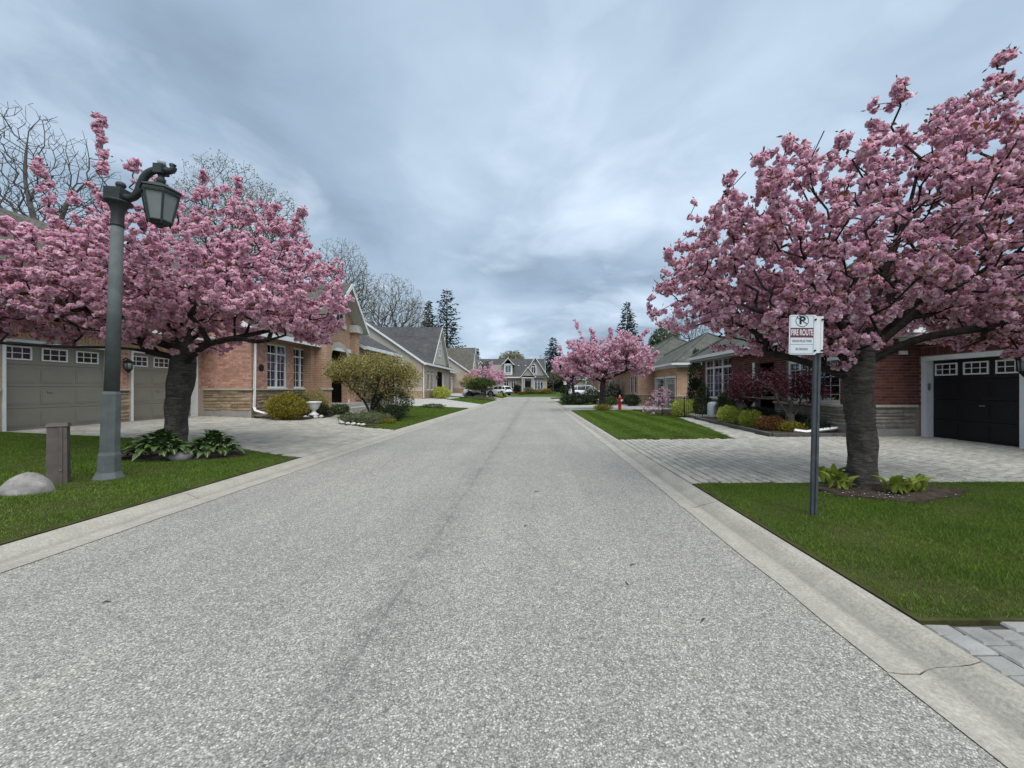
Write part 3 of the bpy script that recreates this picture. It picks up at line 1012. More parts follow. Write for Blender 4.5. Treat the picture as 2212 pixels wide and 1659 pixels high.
def lay_stones(P, u0, u1, z0, z1, holes=(), seed=0):
    rng = random.Random(seed)
    out = []
    z = z0
    while z < z1 - 0.03:
        h = min(rng.choice((0.07, 0.09, 0.11, 0.14)), z1 - z)
        if z1 - z - h < 0.05:
            h = z1 - z
        u = u0
        while u < u1 - 0.02:
            L = min(rng.uniform(0.28, 0.95), u1 - u)
            if u1 - u - L < 0.12:
                L = u1 - u
            s, e = u, u + L
            ok = True
            for hh in holes:
                if hh[2] < z + h / 2 < hh[3]:
                    if s >= hh[0] and e <= hh[1]:
                        ok = False
                    elif s < hh[0] < e:
                        e = hh[0]
                    elif s < hh[1] < e:
                        s = hh[1]
            if ok and e - s > 0.04:
                out.append((P, (s + e) / 2, z + h / 2, e - s - 0.012, h - 0.012))
            u += L
        z += h
    return out


def put_stones(T, items, mat, seed=3):
    rng = random.Random(seed)
    for P, u, z, L, h in items:
        mb = MB()
        n = max(2, int(L / 0.16) + 1)
        d1 = 0.022 + rng.uniform(-0.01, 0.016)
        vs = []
        for i in range(n):
            uu = u - L / 2 + L * i / (n - 1)
            e = 0.008 if i in (0, n - 1) else 0
            t = d1 + rng.uniform(-0.007, 0.009) - e
            vs += [P.p(uu, z - h / 2, -0.02), P.p(uu, z - h / 2 + rng.uniform(0, 0.008), t - 0.012), P.p(uu, z, t), P.p(uu, z + h / 2 - rng.uniform(0, 0.01), t - 0.01), P.p(uu, z + h / 2, -0.02)]
        fs = []
        for i in range(n - 1):
            for k in range(4):
                a = i * 5 + k
                fs.append((a, a + 1, a + 6, a + 5))
        fs += [(0, 1, 2, 3, 4), tuple((n - 1) * 5 + k for k in (4, 3, 2, 1, 0))]
        mb.add(vs, fs)
        T.part('stone', mb, mat)


def window(T, P, u0, u1, z0, z1, lights=2, rows=4, cols=2, transom=None, louver=True, rec=0.09, mat='white', sill=0.05, fw=0.06):
    """window (frame and glazing bars) > one pane per light, shutter, dark panel standing in for room shade"""
    W = MB()
    d0, d1 = -rec - 0.03, -rec + 0.04
    P.box(W, u0, u1, z0, z0 + fw, d0, d1)
    P.box(W, u0, u1, z1 - fw, z1, d0, d1)
    P.box(W, u0, u0 + fw, z0 + fw, z1 - fw, d0, d1)
    P.box(W, u1 - fw, u1, z0 + fw, z1 - fw, d0, d1)
    if sill:
        P.box(W, u0 - 0.03, u1 + 0.03, z0 - sill, z0 - 0.002, d0, 0.04)
    lw = (u1 - u0) / lights
    zt = transom if transom else z1 - fw / 2
    if transom:
        P.box(W, u0 + fw, u1 - fw, zt - fw * 0.5, zt + fw * 0.5, d0 + 0.004, d1 + 0.004)
    bars = []
    for i in range(lights):
        a = u0 + lw * i
        if i:
            P.box(W, a - fw * 0.6, a + fw * 0.6, z0 + fw, z1 - fw, d0 - 0.002, d1 + 0.012)
        for c in range(1, cols):
            bars.append((a + lw * c / cols - 0.009, a + lw * c / cols + 0.009, z0 + fw, z1 - fw))
    for r in range(1, rows):
        zz = z0 + (zt - z0) * r / rows
        bars.append((u0 + fw, u1 - fw, zz - 0.009, zz + 0.009))
    for b in bars:
        P.box(W, *b, -rec - 0.016, -rec + 0.006)
    wo = T.part('window', W, M[mat])
    for i in range(lights):
        a = u0 + lw * i
        T.part('pane', P.box(MB(), a + 0.02, a + lw - 0.02, z0 + 0.02, z1 - 0.02, -rec - 0.012, -rec - 0.006), M['glass'], wo)
    if louver:
        S = MB()
        for i in range(lights):
            a, b = u0 + lw * i + fw, u0 + lw * (i + 1) - fw
            P.box(S, a, a + 0.05, z0 + fw, zt, -rec - 0.12, -rec - 0.08)
            P.box(S, b - 0.05, b, z0 + fw, zt, -rec - 0.12, -rec - 0.08)
            z = z0 + fw + 0.04
            while z < zt - 0.06:
                S.hexa([P.p(a, z, -rec - 0.13), P.p(b, z, -rec - 0.13), P.p(b, z + 0.035, -rec - 0.075), P.p(a, z + 0.035, -rec - 0.075),
                        P.p(a, z + 0.01, -rec - 0.13), P.p(b, z + 0.01, -rec - 0.13), P.p(b, z + 0.045, -rec - 0.075), P.p(a, z + 0.045, -rec - 0.075)])
                z += 0.085
        T.part('shutter', S, M['shutter'], wo)
    T.part('room_shade_panel', P.box(MB(), u0 - 0.3, u1 + 0.3, z0 - 0.3, z1 + 0.3, -rec - 0.62, -rec - 0.6), M['interior'], wo)  # near-black panel added behind the glass; its colour stands in for unlit room shade
    return wo


def garage_door(T, P, u0, u1, z0, z1, mat, nwin=3, rec=0.2, far=False, handle=True, wins=None, tw=0.11):
    """garage_door > panel x4, window (> pane), handle; trim around the opening"""
    tr = MB()
    P.box(tr, u0 - tw, u0 + 0.012, z0 - 0.02, z1 + tw, -rec - 0.02, 0.022)
    P.box(tr, u1 - 0.012, u1 + tw, z0 - 0.02, z1 + tw, -rec - 0.02, 0.022)
    P.box(tr, u0 + 0.012, u1 - 0.012, z1 - 0.012, z1 + tw, -rec - 0.02, 0.022)
    T.part('door_trim', tr, M['white'])
    d = bpy.data.objects.new('garage_door', None)
    COL.objects.link(d)
    d.parent = T.o
    d.location = (0, 0, 0)
    n = 4
    ph = (z1 - z0) / n
    for i in range(n):
        a, b = z0 + ph * i, z0 + ph * (i + 1)
        mb = MB()
        P.box(mb, u0, u1, a + 0.004, b - 0.004, -rec - 0.05, -rec)
        if i < n - 1:
            # embossed long panels
            m = max(2, nwin)
            for k in range(m):
                x0 = u0 + (u1 - u0) * k / m + 0.05
                x1 = u0 + (u1 - u0) * (k + 1) / m - 0.05
                P.box(mb, x0, x1, a + 0.09, b - 0.09, -rec - 0.01, -rec + 0.008)
                P.box(mb, x0 + 0.03, x1 - 0.03, a + 0.13, b - 0.13, -rec - 0.01, -rec + 0.014)
        T.part('panel', mb, M[mat], d)
    a, b = z0 + ph * (n - 1), z1
    wn = wins or [(u0 + (u1 - u0) * (k + 0.5) / nwin, 0.56 if (u1 - u0) / nwin > 0.66 else 0.46) for k in range(nwin)]
    for c, ww in wn:
        x0, x1 = c - ww / 2, c + ww / 2
        c0, c1 = a + 0.11, b - 0.1
        mb = MB()
        f = 0.035
        dd = (-rec - 0.02, -rec + 0.022)
        P.box(mb, x0, x1, c0, c0 + f, *dd)
        P.box(mb, x0, x1, c1 - f, c1, *dd)
        P.box(mb, x0, x0 + f, c0 + f, c1 - f, *dd)
        P.box(mb, x1 - f, x1, c0 + f, c1 - f, *dd)
        for k in (1, 2):
            xm = x0 + (x1 - x0) * k / 3
            P.box(mb, xm - 0.009, xm + 0.009, c0 + f, c1 - f, -rec - 0.0, -rec + 0.016)
        P.box(mb, x0 + f, x1 - f, (c0 + c1) / 2 - 0.009, (c0 + c1) / 2 + 0.009, -rec - 0.001, -rec + 0.015)
        T.part('window', mb, M['white'], d)
        T.part('pane', P.box(MB(), x0 + 0.01, x1 - 0.01, c0 + 0.01, c1 - 0.01, -rec - 0.004, -rec + 0.004), M['car_glass'], d)
    if handle:
        um = (u0 + u1) / 2 - 0.15
        T.part('handle', P.box(MB(), um - 0.06, um + 0.06, z0 + ph * 1.72, z0 + ph * 1.72 + 0.025, -rec, -rec + 0.035), M['rim'], d)
    T.part('threshold', P.box(MB(), u0 + 0.01, u1 - 0.01, z0 - 0.05, z0 - 0.002, -rec - 0.1, 0.06), M['foundation'], d)
    return d


def gable_roof_y(T, x0, xr, x1, y0, y1, z0, zr, mat, th=0.14, z1=None, name='roof', rakes=True, fascia=True):
    """ridge parallel to y at x = xr; eaves at x0 and x1"""
    z1 = z0 if z1 is None else z1
    mb = MB()
    mb.prism([(x0, z0), (xr, zr), (x1, z1), (x1, z1 - th), (xr, zr - th), (x0, z0 - th)], 1, y0, y1)
    r = T.part(name, mb, M[mat])
    T.part('soffit', MB().prism([(x0, z0 - th - 0.004), (xr, zr - th - 0.004), (x1, z1 - th - 0.004), (x1, z1 - th - 0.03), (xr, zr - th - 0.03), (x0, z0 - th - 0.03)], 1, y0 + 0.003, y1 - 0.003), M['offwhite'], r)
    if rakes:
        for ya, yb in ((y0 - 0.035, y0 - 0.004), (y1 + 0.004, y1 + 0.035)):
            k = MB().prism([(x0, z0 - 0.03), (xr, zr - 0.03), (x1, z1 - 0.03), (x1, z1 - 0.03 - th * 1.5), (xr, zr - 0.03 - th * 1.5), (x0, z0 - 0.03 - th * 1.5)], 1, ya, yb)
            T.part('rake_board', k, M['white'], r)
    if fascia:
        for x, z, s in ((x0, z0, -1 if x0 < xr else 1), (x1, z1, 1 if x1 > xr else -1)):
            T.part('gutter', MB().bb(min(x + s * 0.004, x + s * 0.12), max(x + s * 0.004, x + s * 0.12), y0 + 0.002, y1 - 0.002, z - th - 0.06, z - 0.015), M['white'], r)
    return r


def gable_roof_x(T, y0, yr, y1, x0, x1, z0, zr, mat, th=0.14, name='roof', rakes=True):
    """ridge parallel to x"""
    mb = MB().prism([(y0, z0), (yr, zr), (y1, z0), (y1, z0 - th), (yr, zr - th), (y0, z0 - th)], 0, x0, x1)
    r = T.part(name, mb, M[mat])
    T.part('soffit', MB().prism([(y0, z0 - th - 0.004), (yr, zr - th - 0.004), (y1, z0 - th - 0.004), (y1, z0 - th - 0.03), (yr, zr - th - 0.03), (y0, z0 - th - 0.03)], 0, x0 + 0.003, x1 - 0.003), M['offwhite'], r)
    if rakes:
        for xa, xb in ((x0 - 0.035, x0 - 0.004), (x1 + 0.004, x1 + 0.035)):
            k = MB().prism([(y0, z0 - 0.03), (yr, zr - 0.03), (y1, z0 - 0.03), (y1, z0 - 0.03 - th * 1.5), (yr, zr - 0.03 - th * 1.5), (y0, z0 - 0.03 - th * 1.5)], 0, xa, xb)
            T.part('rake_board', k, M['white'], r)
    return r


def hip_roof(T, x0, x1, y0, y1, z, pitch, mat, name='roof', th=0.12, gutter=True):
    hw = min(x1 - x0, y1 - y0) / 2
    zr = z + hw * pitch
    if x1 - x0 < y1 - y0:
        a, b = ((x0 + x1) / 2, y0 + hw), ((x0 + x1) / 2, y1 - hw)
    else:
        a, b = (x0 + hw, (y0 + y1) / 2), (x1 - hw, (y0 + y1) / 2)
    V = [(x0, y0, z), (x1, y0, z), (x1, y1, z), (x0, y1, z), (a[0], a[1], zr), (b[0], b[1], zr),
         (x0, y0, z - th), (x1, y0, z - th), (x1, y1, z - th), (x0, y1, z - th)]
    if x1 - x0 < y1 - y0:
        F = [(0, 1, 4), (1, 2, 5, 4), (2, 3, 5), (3, 0, 4, 5)]
    else:
        F = [(0, 1, 5, 4), (1, 2, 5), (2, 3, 4, 5), (3, 0, 4)]
    F += [(6, 7, 1, 0), (7, 8, 2, 1), (8, 9, 3, 2), (9, 6, 0, 3), (9, 8, 7, 6)]
    r = T.part(name, MB().add(V, F), M[mat])
    # hip ridges: overlapping cap shingles
    for c, t in (((x0, y0), a), ((x1, y0), a if x1 - x0 < y1 - y0 else b), ((x0, y1), b if x1 - x0 < y1 - y0 else a), ((x1, y1), b), (a, b)):
        za = z if c is not a else zr
        T.part('ridge_cap', MB().tube([(c[0], c[1], za + 0.01), (t[0], t[1], zr + 0.01)], 0.09, 6, True), M[mat], r)
    if gutter:
        g = MB()
        e, k = 0.004, 0.12
        for (xa, xb, ya, yb) in ((x0 - k, x1 + k, y0 - k, y0 - e), (x0 - k, x1 + k, y1 + e, y1 + k), (x0 - k, x0 - e, y0 - e, y1 + e), (x1 + e, x1 + k, y0 - e, y1 + e)):
            g.bb(xa, xb, ya, yb, z - th - 0.03, z - 0.012)
        T.part('gutter', g, M['white'], r)
        T.part('soffit', MB().bb(x0 + 0.01, x1 - 0.01, y0 + 0.01, y1 - 0.01, z - th - 0.13, z - th - 0.006), M['soffit'], r)
    return r


def wall_lantern(T, p, out, s=1.0):
    """carriage lantern on a wall; out = unit vector off the wall"""
    o = Vector(out)
    c = Vector(p) + o * 0.16 * s
    mb = MB()
    mb.tube([Vector(p) + Vector((0, 0, 0.18 * s)), Vector(p) + o * 0.10 * s + Vector((0, 0, 0.24 * s)), c + Vector((0, 0, 0.2 * s))], 0.014 * s, 6)
    mb.lathe([(0.02 * s, 0.21 * s), (0.06 * s, 0.17 * s), (0.12 * s, 0.12 * s), (0.11 * s, 0.10 * s)], 10, c)
    mb.lathe([(0.09 * s, -0.09 * s), (0.05 * s, -0.15 * s), (0.015 * s, -0.2 * s)], 10, c)
    for k in range(6):
        t = 2 * PI * k / 6
        mb.tube([c + Vector((0.1 * s * math.cos(t), 0.1 * s * math.sin(t), 0.1 * s)), c + Vector((0.085 * s * math.cos(t), 0.085 * s * math.sin(t), -0.09 * s))], 0.008 * s, 4)
    L = T.part('wall_lantern', mb, M['black_iron'])
    T.part('pane', MB().lathe([(0.094 * s, 0.098 * s), (0.08 * s, -0.088 * s)], 12, c), M['frost'], L, smooth=True)


def downpipe(T, pts, name='downpipe', s=0.075):
    mb = MB().tube(pts, s / 2 * 1.25, 4)
    return T.part(name, mb, M['white'])


def railing(T, pts, z, h=0.9, gap=0.11):
    mb = MB()
    for a, b in zip(pts, pts[1:]):
        L = math.hypot(b[0] - a[0], b[1] - a[1])
        for zz in (0.09, h):
            mb.tube([(a[0], a[1], z + zz), (b[0], b[1], z + zz)], 0.018, 5)
        n = max(2, int(L / gap))
        for i in range(n + 1):
            x, y = a[0] + (b[0] - a[0]) * i / n, a[1] + (b[1] - a[1]) * i / n
            mb.tube([(x, y, z + (0 if i in (0, n) else 0.09)), (x, y, z + h + (0.08 if i in (0, n) else 0))], 0.02 if i in (0, n) else 0.008, 5)
    return T.part('railing', mb, M['black_iron'])


# ================================================================== HOUSE A: nearest on the left
A = Thing('brick_house', 'orange brick bungalow with two taupe garage doors and arched porch, nearest on the left', 'house', (-12.7, 12.0, 0.38))
FZ = 0.40                                # garage floor
PG = face_x(-12.7, 1)
PS = face_y(14.6, -1)
PW = face_x(-10.8, 1)
PP = face_x(-10.2, 1)
PV = face_x(-10.3, 1)
LED = 1.40
g_h = [(9.2, 11.5, 0.0, 2.62), (12.12, 14.4, 0.0, 2.62)]
w_h = [(15.5, 16.72, 1.49, 3.30), (17.18, 18.3, 1.49, 3.30)]
v_h = [(22.9, 24.9, 1.6, 3.2)]
core = MB()
wall(core, PG, 5.0, 14.82, 0.1, 3.3, g_h)
wall(core, PS, -12.7, -11.022, 0.1, 4.4)
wall(core, PW, 14.6, 18.45, 0.1, 3.5, w_h)
wall(core, PV, 21.6, 28.0, 0.1, 3.85, v_h)
wall(core, face_y(5.0, -1), -20, -12.7, 0.1, 3.3)
wall(core, face_y(28.0, 1), -18, -10.3, 0.1, 3.9)
wall(core, face_x(-20, -1), 5, 28, 0.1, 3.4)
A.part('wall', core, M['mortar_a'])
bricks = []
for P, u0, u1, z0, z1, hs in ((PG, 5.0, 14.6, LED + 0.07, 2.62, g_h), (PG, 5.0, 9.2, 2.62, 3.22, ()), (PG, 11.62, 12.0, 2.62, 3.22, ()), (PG, 9.2, 14.6, 2.96, 3.22, ()),
                              (PS, -12.68, -10.8, LED + 0.07, 4.3, ()), (PW, 14.61, 18.45, LED + 0.07, 3.42, w_h), (PV, 21.7, 27.9, LED + 0.1, 3.7, v_h)):
    hs = [(h[0] - (0.1 if P is PG else 0), h[1] + (0.1 if P is PG else 0), h[2], h[3] + (0.1 if P is PG else 0)) for h in hs]
    bricks += [(P, *b) for b in lay_bricks(P, u0, u1, z0, z1, hs)]
put_bricks(A, bricks, M['brick_a'], 300)
# soldier course over the garage doors: bricks on end
sol = MB()
for a, b in ((9.08, 11.62), (12.0, 14.55)):
    u = a
    while u < b - 0.07:
        PG.box(sol, u, u + 0.072, 2.735, 2.95, -0.02, 0.009 + 0.003 * math.sin(u * 40))
        u += 0.084
A.part('soldier_course', sol, M['brick_a_soldier'], kind='stuff')
stones = lay_stones(PG, 5.2, 9.09, 0.40, LED, (), 1) + lay_stones(PG, 11.61, 12.01, 0.40, LED, (), 2)
stones += lay_stones(PS, -12.6, -10.8, 0.62, LED, (), 3) + lay_stones(PW, 14.6, 18.45, 0.5, LED, (), 4) + lay_stones(PV, 21.7, 27.9, 0.6, LED, (), 5)
put_stones(A, stones, M['stone_a'])
for P, a, b in ((PG, 5.0, 9.09), (PG, 11.61, 12.01), (PS, -12.58, -10.76), (PW, 14.56, 18.45), (PV, 21.7, 28.0)):
    A.part('ledge', P.box(MB(), a, b, LED, LED + 0.065, -0.1, 0.07), M['ledge'])
A.part('foundation', PS.box(MB(), -12.6, -10.78, 0.3, 0.615, -0.1, 0.012), M['foundation'])
garage_door(A, PG, 9.2, 11.5, FZ, 2.62, 'taupe', 3, wins=[(9.56, 0.56), (10.31, 0.56), (11.06, 0.56)], tw=0.05)
garage_door(A, PG, 12.12, 14.4, FZ, 2.62, 'taupe', 3, wins=[(12.5, 0.56), (13.25, 0.56), (14.0, 0.56)], tw=0.05)
wall_lantern(A, (-12.69, 11.83, 2.15), (1, 0, 0), 1.05)
window(A, PW, 15.5, 16.72, 1.49, 3.30, 2, 4, 2, 2.9)
window(A, PW, 17.18, 18.3, 1.49, 3.30, 2, 4, 2, 2.9)
window(A, PV, 22.9, 24.9, 1.6, 3.2, 2, 4, 2, None, True)
dp = downpipe(A, [(-10.72, 14.72, 3.2), (-10.72, 14.66, 0.75), (-10.6, 14.56, 0.62), (-10.05, 14.42, 0.5)])
pq = A.part('house_number_plaque', MB().lathe([(0.14, 0.0), (0.14, 0.015), (0.115, 0.03), (0.09, 0.02)], 20, (0, 0, 0)), M['black_iron'])
pq.rotation_euler = (0, R(90), 0)
pq.location = Vector((-10.78, 15.12, 2.28)) - Vector(A.off)
pq.data.transform(Matrix.Translation(Vector(A.off)))
# porch with limestone arch under a steep gable
yc = 20.0
pw_ = MB()
pil = ((18.3, 18.75), (21.25, 21.7))
a0, a1, zsp, rise = 19.15, 20.85, 3.05, 0.55
wall(pw_, PP, 18.3, 21.7, 0.3, 4.95, [(a0, a1, 0.3, zsp + rise)], 0.3)
ar = [(a1 - (a1 - a0) * i / 16, zsp + rise * math.sqrt(max(0, 1 - ((i - 8) / 8.0) ** 2))) for i in range(17)]
for (ua, za), (ub, zb) in zip(ar, ar[1:]):
    PP.poly(pw_, [(ua, za), (ub, zb), (ub, zsp + rise + 0.001), (ua, zsp + rise + 0.001)], -0.3, 0.0)
PP.poly(pw_, [(18.4, 4.95), (21.6, 4.95), (yc, 6.75)], -0.3, -0.01)
A.part('porch_wall', pw_, M['brick_far'])
lim = MB()
ou = [(yc + (u - yc) * 1.22, zsp + (z - zsp) * 1.5 + (0.0)) for u, z in ar]
for i in range(16):
    PP.poly(lim, [ar[i], ar[i + 1], ou[i + 1], ou[i]], -0.05, 0.03)
A.part('arch_surround', lim, M['ledge'])
for a, b in pil:
    A.part('pilaster', PP.box(MB(), a, b, 0.35, 4.55, 0.004, 0.27), M['brick_far'])
    A.part('cornice', PP.box(MB(), a - 0.14, b + 0.14, 4.552, 4.95, -0.15, 0.42), M['offwhite'])
    A.part('ledge', PP.box(MB(), a - 0.04, b + 0.04, LED, LED + 0.1, 0.0, 0.32), M['ledge'])
gw = MB()
for i in range(12):
    t0, t1 = PI * i / 12, PI * (i + 1) / 12
    PP.poly(gw, [(yc + 0.34 * math.cos(t0), 5.2 + 0.34 * math.sin(t0)), (yc + 0.34 * math.cos(t1), 5.2 + 0.34 * math.sin(t1)), (yc + 0.52 * math.cos(t1), 5.2 + 0.52 * math.sin(t1)), (yc + 0.52 * math.cos(t0), 5.2 + 0.52 * math.sin(t0))], -0.02, 0.05)
PP.box(gw, yc - 0.52, yc - 0.34, 4.85, 5.2, -0.02, 0.05)
PP.box(gw, yc + 0.34, yc + 0.52, 4.85, 5.2, -0.02, 0.05)
PP.box(gw, yc - 0.62, yc + 0.62, 4.62, 4.85, -0.02, 0.08)
PP.box(gw, yc - 0.015, yc + 0.015, 4.85, 5.53, -0.01, 0.02)
wg = A.part('gable_window', gw, M['offwhite'])
A.part('pane', PP.poly(MB(), [(yc - 0.34, 4.85), (yc + 0.34, 4.85)] + [(yc + 0.34 * math.cos(PI * i / 10), 5.2 + 0.34 * math.sin(PI * i / 10)) for i in range(11)], -0.005, 0.006), M['car_glass'], wg)
A.part('porch_back_wall', face_x(-12.2, 1).box(MB(), 18.0, 22.0, 0.3, 4.9, -0.2, 0), M['brick_far'])
A.part('porch_side_wall', MB().bb(-12.2, -10.5, 18.0, 18.3, 0.3, 4.9), M['brick_far'])
dr = A.part('front_door', face_x(-12.2, 1).box(MB(), 19.3, 20.3, 0.72, 2.85, 0.0, 0.05), M['black_paint'])
A.part('handle', face_x(-12.2, 1).box(MB(), 20.18, 20.22, 1.6, 1.85, 0.05, 0.1), M['rim'], dr)
A.part('porch_column', MB().lathe([(0.17, 0.7), (0.17, 0.85), (0.13, 0.9), (0.12, 3.3), (0.17, 3.4)], 12, (-10.35, 21.05, 0)), M['white'])
A.part('porch_step', MB().bb(-12.1, -9.4, 18.8, 21.6, 0.3, 0.70), M['concrete'])
A.part('porch_step', MB().bb(-9.39, -8.95, 18.9, 21.4, 0.25, 0.52), M['concrete'])
railing(A, [(-10.0, 21.3), (-9.45, 21.3)], 0.7, 0.9)
gable_roof_x(A, 17.95, yc, 22.05, -15.5, -9.55, 4.72, 6.95, 'shingle_a', 0.16, 'porch_roof')
gable_roof_y(A, -12.2, -16.5, -20.8, 4.4, 14.55, 3.42, 7.05, 'shingle_a', name='garage_roof')
gable_roof_y(A, -10.3, -15.6, -20.8, 14.3, 22.2, 3.62, 7.3, 'shingle_a', name='roof')
gable_roof_y(A, -9.85, -15.3, -20.8, 22.3, 28.1, 3.95, 7.05, 'shingle_b', name='wing_roof')
A.part('gable_infill', MB().prism([(-10.85, 3.4), (-15.6, 6.9), (-20.0, 3.4)], 1, 14.62, 14.8), M['brick_far'])
A.part('gable_infill', MB().prism([(-10.3, 3.6), (-15.3, 6.7), (-19.9, 3.6)], 1, 27.8, 27.99), M['siding'])

# ================================================================== HOUSES B and C: beige siding, front gable
def siding_house(label, y0, f, shingle, wall_mat, base=None):
    T = Thing('siding_house', label, 'house', (-10.3, y0 + 6, f))
    X = -10.3
    PFr = face_x(X, 1)
    PN = face_y(y0, -1)
    e = f + 3.1
    holes = [(y0 + 1.7, y0 + 2.6, f + 0.75, f + 2.75), (y0 + 3.1, y0 + 4.0, f + 0.75, f + 2.75), (y0 + 5.2, y0 + 8.4, f + 0.0, f + 2.7)]
    mb = MB()
    wall(mb, PFr, y0, y0 + 11.5, f - 0.5, e, holes)
    wall(mb, PN, -20, X - 0.222, f - 0.5, e)
    wall(mb, face_y(y0 + 11.5, 1), -20, X, f - 0.5, e)
    wall(mb, face_x(-20, -1), y0 - 6.7, y0 + 11.5, f - 0.5, e)
    wall(mb, face_x(-12.5, 1), y0 - 6.7, y0, f - 0.5, f + 2.9, [(y0 - 6.2, y0 - 3.8, f, f + 2.2), (y0 - 3.2, y0 - 0.8, f, f + 2.2)])
    wall(mb, face_y(y0 - 6.7, -1), -20, -12.722, f - 0.5, f + 2.9)
    T.part('wall', mb, M[wall_mat])
    for a in (y0 - 6.2, y0 - 3.2):
        garage_door(T, face_x(-12.5, 1), a, a + 2.4, f, f + 2.2, 'taupe', 3, handle=False)
    T.part('stone_base', PFr.box(MB(), y0 - 0.03, y0 + 5.15, f - 0.4, f + 0.62, 0.0, 0.05), M['stone_a'])
    T.part('stone_base', PN.box(MB(), -12.4, X + 0.05, f - 0.4, f + 0.62, 0.0, 0.05), M['stone_a'])
    T.part('ledge', PN.box(MB(), -12.4, X + 0.08, f + 0.622, f + 0.69, 0.0, 0.08), M['ledge'])
    for h in holes[:2]:
        window(T, PFr, *h, lights=1, rows=4, cols=2, transom=h[3] - 0.4, louver=True, fw=0.09)
    # recessed porch
    T.part('porch_back_wall', face_x(X - 1.4, 1).box(MB(), y0 + 5.0, y0 + 8.6, f, e, -0.15, 0), M[wall_mat])
    T.part('front_door', face_x(X - 1.4, 1).box(MB(), y0 + 6.2, y0 + 7.2, f + 0.1, f + 2.3, 0.0, 0.06), M['glass_dark'] if False else M['lamp_iron'])
    for yy in (y0 + 5.35, y0 + 8.2):
        T.part('porch_column', MB().lathe([(0.14, f), (0.14, f + 0.2), (0.10, f + 0.25), (0.09, f + 2.6), (0.14, f + 2.7)], 12, (X - 0.1, yy, 0)), M['white'])
    wall_lantern(T, (X + 0.01, y0 + 4.75, f + 2.0), (1, 0, 0), 1.0)
    for k in range(3):
        T.part('porch_step', MB().bb(X + 0.02 + 0.3 * k, X + 0.32 + 0.3 * k - 0.002, y0 + 5.6, y0 + 8.0, f - 0.5, f - 0.02 - 0.13 * k), M['concrete'])
    # main roof with siding gable towards the street's near end
    pitch = 0.69
    xr = -15.6
    zr = e + 0.15 + (X + 0.35 - xr) * pitch
    gable_roof_y(T, X + 0.35, xr, -20.9, y0 - 0.25, y0 + 11.8, e + 0.15, zr, shingle, name='roof')
    T.part('gable_siding', MB().prism([(X, e), (X, e + 0.2), (xr, zr - 0.16), (-20, e + 0.2), (-20, e)], 1, y0 + 0.012, y0 + 0.16), M['siding'])
    # tall front gable
    yc, hw = y0 + 6.3, 3.75
    zp = f + 7.5
    T.part('gable_siding', face_x(X + 0.05, 1).poly(MB(), [(yc - hw + 0.3, e + 0.28), (yc + hw - 0.3, e + 0.28), (yc, zp - 0.22)], -0.25, 0.0), M['siding'])
    T.part('frieze_board', face_x(X + 0.05, 1).box(MB(), yc - hw + 0.35, yc + hw - 0.35, e + 0.1, e + 0.27, -0.2, 0.03), M['white'])
    gable_roof_x(T, yc - hw, yc, yc + hw, -19.5, X + 0.3, e + 0.16, zp, shingle, 0.15, 'front_gable_roof')
    window(T, face_x(X + 0.06, 1), yc - 0.42, yc + 0.42, f + 4.35, f + 5.95, 1, 2, 2, f + 5.15, False, 0.0, fw=0.09)
    gable_roof_y(T, -12.05, -16.3, -20.9, y0 - 7.0, y0 - 0.26, f + 3.1, f + 3.1 + 4.25 * 0.6, shingle, name='garage_roof')
    downpipe(T, [(X + 0.1, y0 + 0.12, e - 0.1), (X + 0.1, y0 + 0.12, f)], s=0.08)
    return T


siding_house('beige house with tall front gable and charcoal roof, second on the left', 35.0, 0.6, 'shingle_b', 'brick_tan')
siding_house('brown roofed beige house behind the far pink tree, third on the left', 58.6, 0.9, 'shingle_a', 'brick_tan')

# ================================================================== HOUSE R1: nearest on the right
B = Thing('brick_house', 'dark red brick bungalow with black garage door and grey stone base, nearest on the right', 'house', (10.9, 9.0, 0.08))
QG = face_x(10.9, -1)
QS = face_y(10.9, -1)
QW = face_x(8.85, -1)
f = 0.09
LR = 0.93
g_h = [(8.62, 10.72, -0.2, 2.24)]
w_h = [(11.15, 12.1, 1.02, 2.72), (12.3, 13.5, 1.02, 2.72), (14.2, 15.45, 0.1, 2.45), (17.35, 20.05, 0.95, 2.95)]
core = MB()
wall(core, QG, 4.5, 11.12, -0.1, 2.85, g_h)
wall(core, QS, 9.072, 10.9, -0.1, 3.2)
wall(core, QW, 10.9, 20.35, -0.1, 3.0, w_h)
wall(core, face_y(20.35, 1), 8.85, 17, -0.1, 3.0)
wall(core, face_y(4.5, -1), 10.9, 17, -0.1, 2.85)
wall(core, face_x(17, 1), 4.5, 20.35, -0.1, 3.0)
B.part('wall', core, M['mortar_r'])
bricks = []
for P, u0, u1, z0, z1, hs in ((QG, 4.5, 10.9, LR + 0.07, 2.24, g_h), (QG, 4.5, 8.5, 2.24, 2.8, ()), (QG, 8.5, 10.9, 2.62, 2.8, ()), (QS, 8.86, 10.9, LR + 0.07, 3.1, ()), (QW, 10.9, 20.35, LR + 0.07, 2.95, w_h)):
    hs = [(h[0] - (0.1 if P is QG else 0), h[1] + (0.1 if P is QG else 0), h[2], h[3] + (0.1 if P is QG else 0)) for h in hs]
    bricks += [(P, *b) for b in lay_bricks(P, u0, u1, z0, z1, hs)]
put_bricks(B, bricks, M['brick_r'], 300, seed=5)
sol = MB()
u = 8.5
while u < 10.86:
    QG.box(sol, u, u + 0.072, 2.375, 2.60, -0.02, 0.009 + 0.003 * math.sin(u * 40))
    u += 0.084
B.part('soldier_course', sol, M['brick_r'], kind='stuff')
